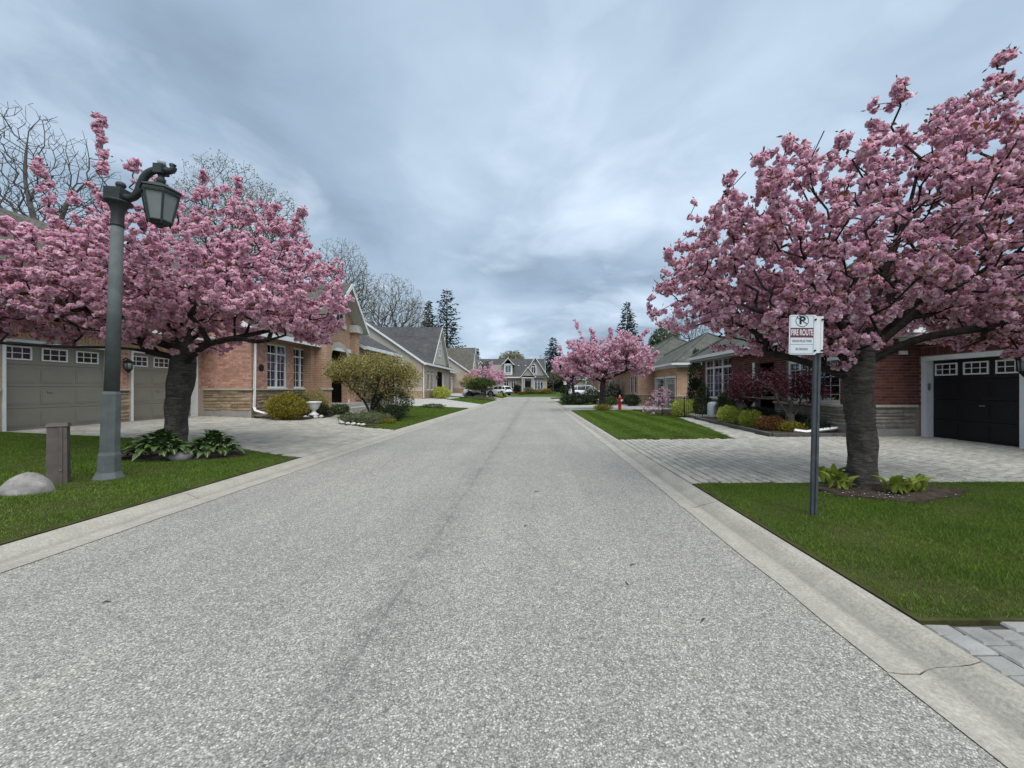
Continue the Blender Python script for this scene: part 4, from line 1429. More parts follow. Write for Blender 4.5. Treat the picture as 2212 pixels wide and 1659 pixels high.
stones = lay_stones(QG, 6.5, 8.5, 0.12, LR, (), 11) + lay_stones(QS, 8.85, 10.78, 0.32, LR, (), 12) + lay_stones(QW, 10.9, 20.3, 0.2, LR, [(14.1, 15.55, 0, 3)], 13)
put_stones(B, stones, M['stone_r'])
for P, a, b in ((QG, 4.5, 8.5), (QS, 8.8, 10.8), (QW, 10.85, 14.2), (QW, 15.45, 20.3)):
    B.part('ledge', P.box(MB(), a, b, LR, LR + 0.065, -0.1, 0.07), M['ledge'])
B.part('foundation', QS.box(MB(), 8.86, 10.78, 0.0, 0.315, -0.1, 0.015), M['foundation'])
garage_door(B, QG, 8.62, 10.72, f, 2.24, 'black_paint', 3)
B.part('keypad', MB().bb(10.93, 10.99, 10.68, 10.706, 1.42, 1.60), M['rim'])
wall_lantern(B, (10.88, 8.36, 1.95), (-1, 0, 0), 1.3)
B.part('alarm_lamp', MB().bb(10.3, 10.5, 10.82, 10.89, 2.42, 2.52), M['white'])
window(B, QW, 11.15, 12.1, 1.02, 2.72, 1, 5, 2, 2.35, True, fw=0.09)
window(B, QW, 12.3, 13.5, 1.02, 2.72, 2, 5, 2, 2.35, True, fw=0.09)
window(B, QW, 17.35, 20.05, 0.98, 2.95, 3, 4, 2, 2.5, True, fw=0.09)
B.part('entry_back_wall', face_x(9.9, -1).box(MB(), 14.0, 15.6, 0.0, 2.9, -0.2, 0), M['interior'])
dr = B.part('front_door', face_x(9.9, -1).box(MB(), 14.35, 15.3, 0.12, 2.3, 0.0, 0.05), M['black_paint'])
B.part('handle', face_x(9.9, -1).box(MB(), 14.45, 14.49, 1.0, 1.25, 0.05, 0.1), M['rim'], dr)
B.part('entry_trim', QW.box(MB(), 15.46, 15.6, 0.1, 2.5, -0.1, 0.03), M['white'])
B.part('porch_step', MB().bb(7.3, 8.84, 17.6, 19.4, 0.0, 0.24), M['concrete'])
hip_roof(B, 10.42, 18.0, 3.8, 12.0, 2.95, 0.72, 'shingle_c', 'garage_roof')
hip_roof(B, 8.4, 18.2, 10.45, 20.8, 3.12, 0.72, 'shingle_c', 'roof')

# ================================================================== HOUSES R2, R3
def right_house(label, y0, f, body_len):
    T = Thing('brick_house', label, 'house', (9.6, y0, f))
    G, S, W_ = face_x(9.6, -1), face_y(y0, -1), face_x(8.3, -1)
    S2 = face_y(y0 + 5, -1)
    y1, y2 = y0 + 5, y0 + 5 + body_len
    wh = [(y1 + 0.6, y1 + 1.4, f + 0.95, f + 2.5), (y1 + 1.9, y1 + 2.7, f + 0.95, f + 2.5)]
    gh = [(y0 + 0.35, y0 + 2.3, f - 0.3, f + 2.15), (y0 + 2.75, y0 + 4.7, f - 0.3, f + 2.15)]
    mb = MB()
    wall(mb, G, y0, y1 + 0.2, f - 0.4, f + 3.0, gh)
    wall(mb, S, 9.822, 17, f - 0.4, f + 3.0)
    wall(mb, S2, 8.522, 9.598, f - 0.4, f + 3.0)
    wall(mb, W_, y1, y2, f - 0.4, f + 3.0, wh)
    wall(mb, face_y(y2, 1), 8.3, 17, f - 0.4, f + 3.0)
    wall(mb, face_x(17, 1), y0, y2, f - 0.4, f + 3.0)
    T.part('wall', mb, M['brick_far'])
    for a, b, c, d in gh:
        garage_door(T, G, a, b, f, d, 'taupe', 3, handle=False)
    for P, a, b in ((S2, 8.27, 9.55), (W_, y1 - 0.03, y2), (S, 9.57, 16)):
        T.part('stone_base', P.box(MB(), a, b, f + 0.18, f + 0.85, 0.0, 0.045), M['stone_a'])
        T.part('foundation', P.box(MB(), a, b, f - 0.3, f + 0.178, 0.0, 0.03), M['foundation'])
        T.part('ledge', P.box(MB(), a, b, f + 0.852, f + 0.91, 0.0, 0.08), M['ledge'])
    for h in wh:
        window(T, W_, *h, lights=1, rows=4, cols=1, transom=None, louver=False, fw=0.09)
    wall_lantern(T, (9.59, y0 + 2.52, f + 1.75), (-1, 0, 0), 1.2)
    downpipe(T, [(10.4, y0 - 0.05, f + 2.9), (10.4, y0 - 0.07, f + 0.1)], s=0.1)
    hip_roof(T, 9.15, 17.4, y0 - 0.45, y0 + 8.0, f + 3.1, 0.62, 'shingle_c', 'garage_roof')
    hip_roof(T, 7.85, 17.6, y1 - 0.45, y2 + 0.45, f + 3.1, 0.62, 'shingle_c', 'roof')
    T.part('cornice', MB().bb(9.18, 17.3, y0 - 0.42, y1 - 0.5, f + 2.82, f + 2.97), M['offwhite'])
    return T


right_house('orange brick house with hipped grey roof and two taupe garage doors behind the hydrant', 26.0, 0.09, 10.5)
right_house('brick house with hipped roof behind the silver car on the right', 45.3, 0.25, 8.0)

# ================================================================== house closing the street
def end_house():
    f = 0.72
    T = Thing('gabled_house', 'grey gabled house with dormer and porch closing the far end of the street', 'house', (-3.5, 74, f))
    Pf = face_y(74.0, -1)
    holes = [(-6.05, -5.1, f + 0.7, f + 2.4), (-4.65, -3.7, f + 0.7, f + 2.4), (-0.15, 1.55, f + 0.6, f + 2.4)]
    mb = MB()
    wall(mb, Pf, -10.778, 2.078, f - 0.5, f + 3.0, holes)
    wall(mb, face_x(2.3, 1), 74, 83, f - 0.5, f + 3.0)
    wall(mb, face_x(-11, -1), 74, 83, f - 0.5, f + 3.0)
    wall(mb, face_y(83, 1), -11, 2.3, f - 0.5, f + 3.0)
    T.part('wall', mb, M['brick_tan'])
    window(T, Pf, *holes[0], lights=2, rows=2, cols=1, transom=f + 2.0, louver=False, fw=0.09)
    window(T, Pf, *holes[1], lights=2, rows=2, cols=1, transom=f + 2.0, louver=False, fw=0.09)
    window(T, Pf, *holes[2], lights=3, rows=2, cols=1, transom=f + 2.05, louver=False, fw=0.1)
    e = f + 3.05
    gable_roof_x(T, 73.5, 78.5, 83.5, -11.4, 2.0, e, f + 6.85, 'shingle_b', 0.16)
    # right-hand gable facing the street
    T.part('gable_siding', Pf.poly(MB(), [(-2.2, e + 0.22), (2.25, e + 0.22), (0.03, f + 6.55)], -0.2, 0.18), M['siding_g'])
    T.part('frieze_board', Pf.box(MB(), -2.0, 2.1, e + 0.02, e + 0.21, -0.1, 0.22), M['white'])
    gable_roof_y(T, -2.5, 0.03, 2.55, 73.35, 79, e + 0.02, f + 6.9, 'shingle_b', 0.15, name='gable_roof')
    gw = MB()
    P2 = face_y(73.8, -1)
    for i in range(10):
        t0, t1 = PI * i / 10, PI * (i + 1) / 10
        P2.poly(gw, [(-0.3 + r * math.cos(t), f + 5.0 + r * math.sin(t)) for r, t in ((0.38, t0), (0.38, t1), (0.54, t1), (0.54, t0))], -0.02, 0.06)
    for a, b, c, d in ((-0.84, -0.68, f + 3.65, f + 5.0), (0.08, 0.24, f + 3.65, f + 5.0), (-0.84, 0.24, f + 3.5, f + 3.65), (-0.68, 0.08, f + 4.93, f + 5.05), (-0.34, -0.26, f + 3.65, f + 4.93)):
        P2.box(gw, a, b, c, d, -0.02, 0.06)
    go = T.part('window', gw, M['white'])
    T.part('pane', P2.poly(MB(), [(-0.68, f + 3.65), (0.08, f + 3.65)] + [(-0.3 + 0.38 * math.cos(PI * i / 10), f + 5.0 + 0.38 * math.sin(PI * i / 10)) for i in range(11)], -0.01, 0.012), M['car_glass'], go)
    # porch gable on paired columns
    T.part('gable_siding', face_y(72.6, -1).poly(MB(), [(-2.45, e + 0.15), (-0.25, e + 0.15), (-1.35, f + 4.75)], -0.2, 0.0), M['siding_g'])
    gable_roof_y(T, -2.75, -1.35, 0.05, 72.3, 76, e + 0.0, f + 4.95, 'shingle_b', 0.12, name='porch_roof')
    T.part('porch_beam', MB().bb(-2.6, -0.1, 72.45, 72.75, f + 2.75, e - 0.14), M['white'])
    for x in (-2.45, -2.1, -0.6, -0.25):
        T.part('porch_column', MB().lathe([(0.12, f - 0.3), (0.12, f), (0.085, f + 0.05), (0.075, f + 2.65), (0.11, f + 2.74)], 10, (x, 72.6, 0)), M['white'])
    T.part('porch_floor', MB().bb(-2.7, 0.0, 72.3, 73.98, f - 0.5, f - 0.02), M['concrete'])
    T.part('front_door', Pf.box(MB(), -1.9, -0.9, f, f + 2.2, 0.01, 0.06), M['black_paint'])
    T.part('gutter', MB().bb(-11.3, -2.78, 73.3, 73.48, e - 0.24, e - 0.02), M['white'])
    # dormer
    dm = MB().bb(-6.0, -4.4, 73.9, 78, e + 0.3, f + 5.6)
    T.part('dormer_wall', dm, M['siding_p'])
    T.part('dormer_trim', face_y(73.88, -1).box(MB(), -6.02, -4.38, e + 0.35, f + 5.6, -0.05, 0.0), M['white'])
    window(T, face_y(73.8, -1), -5.75, -4.65, f + 3.85, f + 5.3, 2, 1, 1, None, False, 0.0)
    gable_roof_y(T, -6.25, -5.2, -4.15, 73.45, 78.5, f + 5.55, f + 6.75, 'shingle_b', 0.12, name='dormer_roof')
    T.part('dormer_wall', MB().bb(-9.5, -6.05, 74.6, 78, e + 0.5, f + 5.4), M['siding_p'])
    gable_roof_y(T, -12.6, -10.4, -8.2, 73.2, 78, e + 0.1, f + 6.1, 'shingle_b', 0.14, name='left_gable_roof')
    T.part('gable_siding', face_y(73.4, -1).poly(MB(), [(-12.3, e), (-8.5, e), (-10.4, f + 5.8)], -0.2, 0.0), M['siding_p'])
    for x in (-3.3, -1.9):
        T.part('roof_vent', MB().box((x, 76.3, f + 5.35), (0.28, 0.3, 0.2)), M['white'])
    return T


end_house()
N = Thing('hipped_house', 'dark hipped roof house far behind the end of the street', 'house', (6, 98, 0.7))
N.part('wall', MB().bb(1.0, 12, 96, 106, 0.2, 3.7), M['brick_tan'])
N.part('window', MB().bb(3, 4.4, 95.9, 96.02, 1.5, 3.0), M['car_glass'])
hip_roof(N, 0.4, 12.6, 95.4, 106.6, 3.8, 0.72, 'shingle_b')

# ================================================================== vegetation tools
def frusta(A, B, ra, rb, k):
    """separate tapered tubes, vectorised"""
    n = len(A)
    t = B - A
    L = np.linalg.norm(t, axis=1, keepdims=True)
    t = t / np.maximum(L, 1e-6)
    ref = np.where(np.abs(t[:, 2:3]) > 0.9, np.array([[1.0, 0, 0]]), np.array([[0, 0, 1.0]]))
    a = np.cross(t, ref)
    a /= np.maximum(np.linalg.norm(a, axis=1, keepdims=True), 1e-6)
    b = np.cross(a, t)
    th = 2 * PI * np.arange(k) / k
    c, s = np.cos(th)[None, :, None], np.sin(th)[None, :, None]
    ring = a[:, None, :] * c + b[:, None, :] * s
    V = np.concatenate([A[:, None, :] + ring * ra[:, None, None], B[:, None, :] + ring * rb[:, None, None]], axis=1)
    i = np.arange(k)
    f = np.stack([i, (i + 1) % k, k + (i + 1) % k, k + i], axis=1)
    F = f[None] + (np.arange(n) * 2 * k)[:, None, None]
    return V.reshape(-1, 3), F.reshape(-1, 4)


def polyline(pts, step):
    pts = [np.array(p, float) for p in pts]
    # smooth with Catmull-Rom
    out = []
    for i in range(len(pts) - 1):
        p0, p1, p2, p3 = pts[max(i - 1, 0)], pts[i], pts[i + 1], pts[min(i + 2, len(pts) - 1)]
        n = max(2, int(np.linalg.norm(p2 - p1) / step))
        for k in range(n):
            t = k / n
            out.append(0.5 * ((2 * p1) + (-p0 + p2) * t + (2 * p0 - 5 * p1 + 4 * p2 - p3) * t * t + (-p0 + 3 * p1 - 3 * p2 + p3) * t ** 3))
    out.append(pts[-1])
    return out


def grow(limbs, tips, rng, step=0.3, up=0.1, wander=0.1, pw=0.2, nofork=0):
    """limbs: list of polylines, the first is the trunk; later ones start at its end. Each tip is joined to the nearest limb"""
    N = 200000
    P = np.zeros((N, 3))
    par = np.full(N, -1)
    pl = np.zeros(N)
    n = 0
    trunk_end = 0
    for li, L in enumerate(limbs):
        pts = polyline(L, step * 0.6)
        prev = -1 if li == 0 else trunk_end
        if li > 0:
            d = np.linalg.norm(P[:trunk_end + 1] - pts[0], axis=1)
            prev = int(np.argmin(d))
            pts = pts[1:]
        for q in pts:
            P[n] = q
            par[n] = prev
            pl[n] = 0 if prev < 0 else pl[prev] + np.linalg.norm(q - P[prev])
            prev = n
            n += 1
        if li == 0:
            trunk_end = n - 1
    block = np.zeros(N)
    block[:trunk_end] = 50 if len(limbs) > 1 else 0
    if len(limbs) == 1:
        block[:int(trunk_end * nofork)] = 50
    o = P[trunk_end]
    order = np.argsort(np.linalg.norm(tips - P[0], axis=1))
    for t in tips[order]:
        d = np.linalg.norm(P[:n] - t, axis=1)
        k = int(np.argmin(d + pw * pl[:n] + block[:n]))
        v = t - P[k]
        L = d[k]
        m = max(1, int(L / step))
        w = rng.normal(0, wander * L, 3)
        prev = k
        base = P[k].copy()
        for i in range(1, m + 1):
            s = i / m
            q = base + v * s + np.sin(PI * s) * (w - np.array([0, 0, up * L])) + (rng.normal(0, 0.025, 3) if i < m else 0)
            P[n] = q
            par[n] = prev
            pl[n] = pl[prev] + L / m
            prev = n
            n += 1
    P, par = P[:n], par[:n]
    cnt = np.zeros(n)
    kids = np.bincount(par[par >= 0], minlength=n)
    cnt[kids == 0] = 1
    for i in range(n - 1, 0, -1):
        cnt[par[i]] += cnt[i]
    return P, par, cnt, trunk_end


def skeleton_mesh(P, par, cnt, r0, ex, rmax, thick=0.03):
    r = np.minimum(r0 * cnt ** ex, rmax)
    i = np.where(par >= 0)[0]
    A, B, ra, rb = P[par[i]], P[i], r[par[i]], r[i]
    ra = np.minimum(ra, rb * 1.35)
    big = rb > thick
    out = []
    for sel, k in ((big, 8), (~big, 3)):
        if sel.any():
            out.append(frusta(A[sel], B[sel], ra[sel], rb[sel], k))
    return out


def trunk_mesh(pts, rad, n=28, bump=0.05, rings=0.0, seed=0, flare=0.0, step=0.035):
    """a gnarled trunk with bulges and, for cherries, ragged horizontal bark bands"""
    rng = np.random.default_rng(seed)
    z = np.cumsum([0] + [np.linalg.norm(np.array(b) - np.array(a)) for a, b in zip(pts, pts[1:])])
    m = int(z[-1] / step)
    s = np.linspace(0, z[-1], m)
    C = np.stack([np.interp(s, z, [p[k] for p in pts]) for k in range(3)], 1)
    rr = np.interp(s, z, rad)
    th = 2 * PI * np.arange(n) / n
    S, TH = np.meshgrid(s, th, indexing='ij')
    f = 1 + bump * (np.sin(TH * 2 + S * 2.1 + seed) + 0.7 * np.sin(TH * 3 - S * 4.7 + 1.7) + 0.5 * np.sin(TH * 5 + S * 8.0) + 0.35 * np.sin(TH * 2 - S * 13.0))
    band = np.repeat(rng.uniform(-1, 1, m)[:, None], n, 1) * (0.5 + 0.5 * np.sin(TH * 2 + S * 9)) + rng.uniform(-1, 1, (m, n)) * 0.5
    f += rings * band
    f += flare * np.exp(-S / 0.16) * (1 + 0.6 * np.sin(TH * 5 + 1))
    X = C[:, 0:1] + rr[:, None] * f * np.cos(TH)
    Y = C[:, 1:2] + rr[:, None] * f * np.sin(TH)
    Z = np.repeat(C[:, 2:3], n, 1)
    V = np.stack([X, Y, Z], -1).reshape(-1, 3)
    F = []
    for i in range(m - 1):
        a = i * n + np.arange(n)
        b = i * n + (np.arange(n) + 1) % n
        F.append(np.stack([a, b, b + n, a + n], 1))
    return V, np.concatenate(F)


_t = (1 + 5 ** 0.5) / 2
ICO_V = np.array([(-1, _t, 0), (1, _t, 0), (-1, -_t, 0), (1, -_t, 0), (0, -1, _t), (0, 1, _t), (0, -1, -_t), (0, 1, -_t), (_t, 0, -1), (_t, 0, 1), (-_t, 0, -1), (-_t, 0, 1)], float)
ICO_V /= np.linalg.norm(ICO_V[0])
ICO_F = np.array([(0, 11, 5), (0, 5, 1), (0, 1, 7), (0, 7, 10), (0, 10, 11), (1, 5, 9), (5, 11, 4), (11, 10, 2), (10, 7, 6), (7, 1, 8), (3, 9, 4), (3, 4, 2), (3, 2, 6), (3, 6, 8), (3, 8, 9), (4, 9, 5), (2, 4, 11), (6, 2, 10), (8, 6, 7), (9, 8, 1)])
OCT_V = np.array([(1, 0, 0), (-1, 0, 0), (0, 1, 0), (0, -1, 0), (0, 0, 1), (0, 0, -1)], float)
OCT_F = np.array([(0, 2, 4), (2, 1, 4), (1, 3, 4), (3, 0, 4), (2, 0, 5), (1, 2, 5), (3, 1, 5), (0, 3, 5)])


def poms(centres, rng, per, spread, rad, petals=9, drop=0.3):
    """clusters of ruffled double blossoms: each blossom is a ball of crumpled petals"""
    n = len(centres) * per
    c = np.repeat(centres, per, 0)
    d = rng.normal(0, 1, (n, 3))
    d /= np.linalg.norm(d, axis=1, keepdims=True)
    c = c + d * spread * rng.uniform(0.4, 1.1, (n, 1)) * np.array([1, 1, 0.75]) - np.array([0, 0, spread * drop])
    r = np.repeat(rad * rng.uniform(0.7, 1.25, n), petals)[:, None]
    c = np.repeat(c, petals, 0)
    m = n * petals
    q = rng.normal(0, 1, (m, 3))
    q[:, 2] += 0.25
    q /= np.linalg.norm(q, axis=1, keepdims=True)
    nrm = q + rng.normal(0, 0.35, (m, 3))
    nrm /= np.linalg.norm(nrm, axis=1, keepdims=True)
    a = np.cross(nrm, rng.normal(0, 1, (m, 3)))
    a /= np.maximum(np.linalg.norm(a, axis=1, keepdims=True), 1e-6)
    b = np.cross(nrm, a)
    o = c + q * r * rng.uniform(0.55, 0.95, (m, 1))
    V = np.empty((m, 4, 3))
    s = r * 0.72
    V[:, 0] = o - a * s * 0.8 - b * s * 0.9 - nrm * s * 0.35
    V[:, 1] = o + a * s - b * s * 0.7
    V[:, 2] = o + a * s * 0.8 + b * s - nrm * s * 0.35
    V[:, 3] = o - a * s + b * s * 0.8
    return V.reshape(-1, 3), np.arange(m * 4).reshape(-1, 4)


def leaf_quads(c, rng, ln, wd, outward=None, bias=0.6, droop=0.0):
    """one diamond leaf per centre"""
    n = len(c)
    d = rng.normal(0, 1, (n, 3))
    d /= np.linalg.norm(d, axis=1, keepdims=True)
    if outward is not None:
        d = d + outward * bias
        d /= np.linalg.norm(d, axis=1, keepdims=True)
    d[:, 2] -= droop
    r = rng.normal(0, 1, (n, 3))
    s = np.cross(d, r)
    s /= np.maximum(np.linalg.norm(s, axis=1, keepdims=True), 1e-6)
    l = ln * rng.uniform(0.6, 1.3, (n, 1))
    w2 = wd * rng.uniform(0.7, 1.25, (n, 1)) / 2
    V = np.empty((n, 4, 3))
    V[:, 0] = c
    V[:, 1] = c + d * l * 0.45 + s * w2
    V[:, 2] = c + d * l
    V[:, 3] = c + d * l * 0.45 - s * w2
    return V.reshape(-1, 3), (np.arange(n * 4).reshape(-1, 4))


def ball_points(n, rng, c, r, shell=0.55, lump=0.18, zmin=None, seed=0):
    """points in the outer part of a lumpy ellipsoid, with the outward direction"""
    d = rng.normal(0, 1, (n, 3))
    d /= np.linalg.norm(d, axis=1, keepdims=True)
    ph = rng.uniform(0, 6, 6)
    lu = 1 + lump * (np.sin(d[:, 0] * 5 + ph[0]) * np.sin(d[:, 1] * 5 + ph[1]) + 0.6 * np.sin(d[:, 2] * 7 + ph[2]) * np.sin(d[:, 0] * 8 + ph[3]))
    k = (shell + (1 - shell) * rng.uniform(0, 1, n) ** 0.7) * lu
    p = np.array(c) + d * k[:, None] * np.array(r)
    if zmin is not None:
        m = p[:, 2] > zmin
        p, d = p[m], d[m]
    return p, d


def shrub(name, label, c, r, mat, n=2600, leaf=(0.07, 0.04), group=None, lump=0.16, bias=0.8, shell=0.5, seed=1, stems=6, cat='shrub', base_z=None, clusters=None):
    """shrub > foliage (kind stuff), stem; c = (x, y) on the ground, r = (rx, ry, rz)"""
    rng = np.random.default_rng(seed)
    x, y = c
    z = gzf(x, y) if base_z is None else base_z
    T = Thing(name, label, cat, (x, y, z), group)
    Vs, Fs, n0 = [], [], 0
    cl = clusters or [((0, 0, r[2] * 0.95), r, 1.0)]
    for (ox, oy, oz), rr, fr in cl:
        p, d = ball_points(int(n * fr), rng, (x + ox, y + oy, z + oz), rr, shell, lump, z + 0.02)
        V, F = leaf_quads(p, rng, leaf[0], leaf[1], d, bias)
        Vs.append(V)
        Fs.append(F + n0)
        n0 += len(V)
    T.np_part('foliage', np.concatenate(Vs), np.concatenate(Fs), M[mat], kind='stuff')
    A_, B_ = [], []
    for k in range(stems):
        t = 2 * PI * k / stems + rng.uniform(0, 0.5)
        A_.append((x + 0.05 * math.cos(t), y + 0.05 * math.sin(t), z - 0.05))
        B_.append((x + r[0] * 0.6 * math.cos(t), y + r[1] * 0.6 * math.sin(t), z + r[2] * rng.uniform(0.8, 1.4)))
    V, F = frusta(np.array(A_), np.array(B_), np.full(stems, 0.018), np.full(stems, 0.006), 5)
    T.np_part('stem', V, F, M['bark_dark'])
    return T


def cherry(label, base, trunk, rad, limbs, crown, spires, n_tips, n_cl, per, pr, spread, seed, r0=0.006, ex=0.46, leaf_n=2.0, bark='bark_cherry', petals=9, leaf=(0.085, 0.04), bias_out=0.5, rings=0.012, twig_thick=0.03, group='flowering cherry trees along the street'):
    """cherry_tree > trunk, branches, blossom, leaves"""
    rng = np.random.default_rng(seed)
    T = Thing('cherry_tree', label, 'tree', base, group)
    tips = []
    tot = sum(c[2] for c in crown)
    for (c, r, wgt, flat) in crown:
        m = int(n_tips * wgt / tot)
        d = rng.normal(0, 1, (m * 2, 3))
        d /= np.linalg.norm(d, axis=1, keepdims=True)
        k = rng.uniform(0, 1, (m * 2, 1)) ** bias_out
        rr = np.where(d[:, 2:3] < 0, np.array([[r[0], r[1], r[2] * flat]]), np.array([r]))
        p = np.array(c) + d * k * rr
        # ragged outline
        p += (np.sin(p[:, [1, 2, 0]] * 2.3 + seed) * 0.28)
        tips.append(p[:m])
    for a, b, m, wd in spires:
        s = rng.uniform(0, 1, (m, 1)) ** 0.8
        tips.append(np.array(a) + (np.array(b) - np.array(a)) * s + rng.normal(0, 1, (m, 3)) * wd * (1.15 - s))
        tips.append(np.array([b], float))
    tips = np.concatenate(tips)
    P, par, cnt, te = grow([trunk] + limbs, tips, rng, 0.28, 0.05, 0.10, 0.22)
    V, F = trunk_mesh(trunk, rad, 36, 0.08, rings, seed, 0.6, 0.025)
    T.np_part('trunk', V, F, M[bark], smooth=True)
    # limbs and twigs
    keep = np.ones(len(P), bool)
    idx = np.arange(len(P))
    P2, par2 = P.copy(), par.copy()
    par2[:te] = -1
    par2[te] = -1
    meshes = skeleton_mesh(P2, par2, cnt, r0, ex, rad[-1] * 0.62, twig_thick)
    names = ('limb', 'twigs')
    for (V, F), nm in zip(meshes, names):
        T.np_part(nm, V, F, M['bark_dark'], smooth=True, kind='stuff' if nm == 'twigs' else None)
    # blossom clusters on the outer twigs
    tw = np.where((cnt <= 3) & (par >= 0))[0]
    pick = rng.choice(tw, n_cl, replace=len(tw) < n_cl)
    s = rng.uniform(0, 1, (n_cl, 1))
    c = P[pick] * s + P[par[pick]] * (1 - s) + rng.normal(0, spread * 0.35, (n_cl, 3))
    V, F = poms(c, rng, per, spread, pr, petals)
    T.np_part('blossom', V, F, M['blossom'], kind='stuff')
    m = int(n_cl * leaf_n)
    c2 = c[rng.integers(0, n_cl, m)] + rng.normal(0, spread * 0.7, (m, 3))
    V, F = leaf_quads(c2, rng, leaf[0], leaf[1], np.tile(np.array([0, 0, 1.0]), (m, 1)), 0.5)
    T.np_part('leaves', V, F, M['bronze'], kind='stuff')
    return T


# ---- near left cherry
zb = gzf(-7.45, 8.0)
cherry('pink cherry tree with thick grey trunk behind the near lamp post on the left', (-7.45, 8.0, zb),
       [(-7.52, 8.0, zb - 0.1), (-7.48, 8.0, zb + 0.5), (-7.42, 7.99, zb + 1.05), (-7.34, 7.99, zb + 1.55), (-7.33, 8.0, zb + 2.05), (-7.36, 8.0, zb + 2.5)],
       [0.215, 0.185, 0.19, 0.21, 0.18, 0.15],
       [[(-7.25, 7.96, zb + 1.75), (-6.7, 7.75, zb + 2.1), (-6.0, 7.6, zb + 2.27), (-5.4, 7.5, zb + 2.18), (-4.8, 7.4, zb + 2.3)],
        [(-7.35, 8.0, zb + 1.88), (-8.0, 7.6, zb + 2.05), (-8.9, 7.15, zb + 2.05), (-9.85, 6.8, zb + 2.1)],
        [(-7.35, 8.0, zb + 2.05), (-8.1, 7.75, zb + 2.35), (-9.05, 7.65, zb + 2.55), (-10.1, 7.75, zb + 2.75)],
        [(-7.3, 8.0, zb + 2.3), (-7.15, 7.2, zb + 2.85), (-6.95, 6.6, zb + 3.1)],
        [(-7.3, 8.0, zb + 2.4), (-6.6, 8.1, zb + 3.1), (-5.9, 8.25, zb + 3.8), (-5.4, 8.35, zb + 4.2)],
        [(-7.35, 8.0, zb + 2.4), (-7.5, 8.1, zb + 3.3), (-7.4, 8.1, zb + 4.3)],
        [(-7.35, 8.0, zb + 2.3), (-8.2, 8.2, zb + 3.2), (-8.9, 8.2, zb + 4.1)],
        [(-7.3, 8.0, zb + 2.2), (-7.05, 8.9, zb + 2.95), (-6.8, 9.7, zb + 3.45)],
        [(-7.25, 8.0, zb + 2.1), (-6.25, 8.6, zb + 2.5), (-5.2, 9.0, zb + 2.85)]],
       [((-7.35, 7.95, 3.35), (3.5, 2.35, 2.15), 1.0, 0.42), ((-9.3, 7.5, 3.1), (2.1, 1.5, 1.4), 0.38, 0.38), ((-5.4, 8.1, 3.05), (1.5, 1.5, 1.1), 0.2, 0.35)],
       [((-8.6, 7.85, 4.7), (-8.85, 7.75, 7.0), 30, 0.10), ((-8.25, 7.85, 4.9), (-8.2, 7.85, 6.1), 16, 0.11), ((-9.4, 7.5, 4.2), (-9.55, 7.4, 5.9), 18, 0.13), ((-6.3, 8.0, 5.0), (-6.2, 8.0, 5.85), 12, 0.12), ((-5.2, 8.0, 4.4), (-4.85, 8.0, 5.2), 12, 0.10), ((-10.1, 7.1, 3.5), (-10.7, 7.0, 4.9), 14, 0.16), ((-7.0, 8.0, 5.1), (-6.9, 8.0, 5.9), 10, 0.12), ((-7.9, 8.0, 5.0), (-7.85, 8.0, 5.9), 10, 0.12)],
       3000, 9800, 4, 0.033, 0.058, 3, leaf_n=1.1, leaf=(0.075, 0.034), bias_out=0.42)

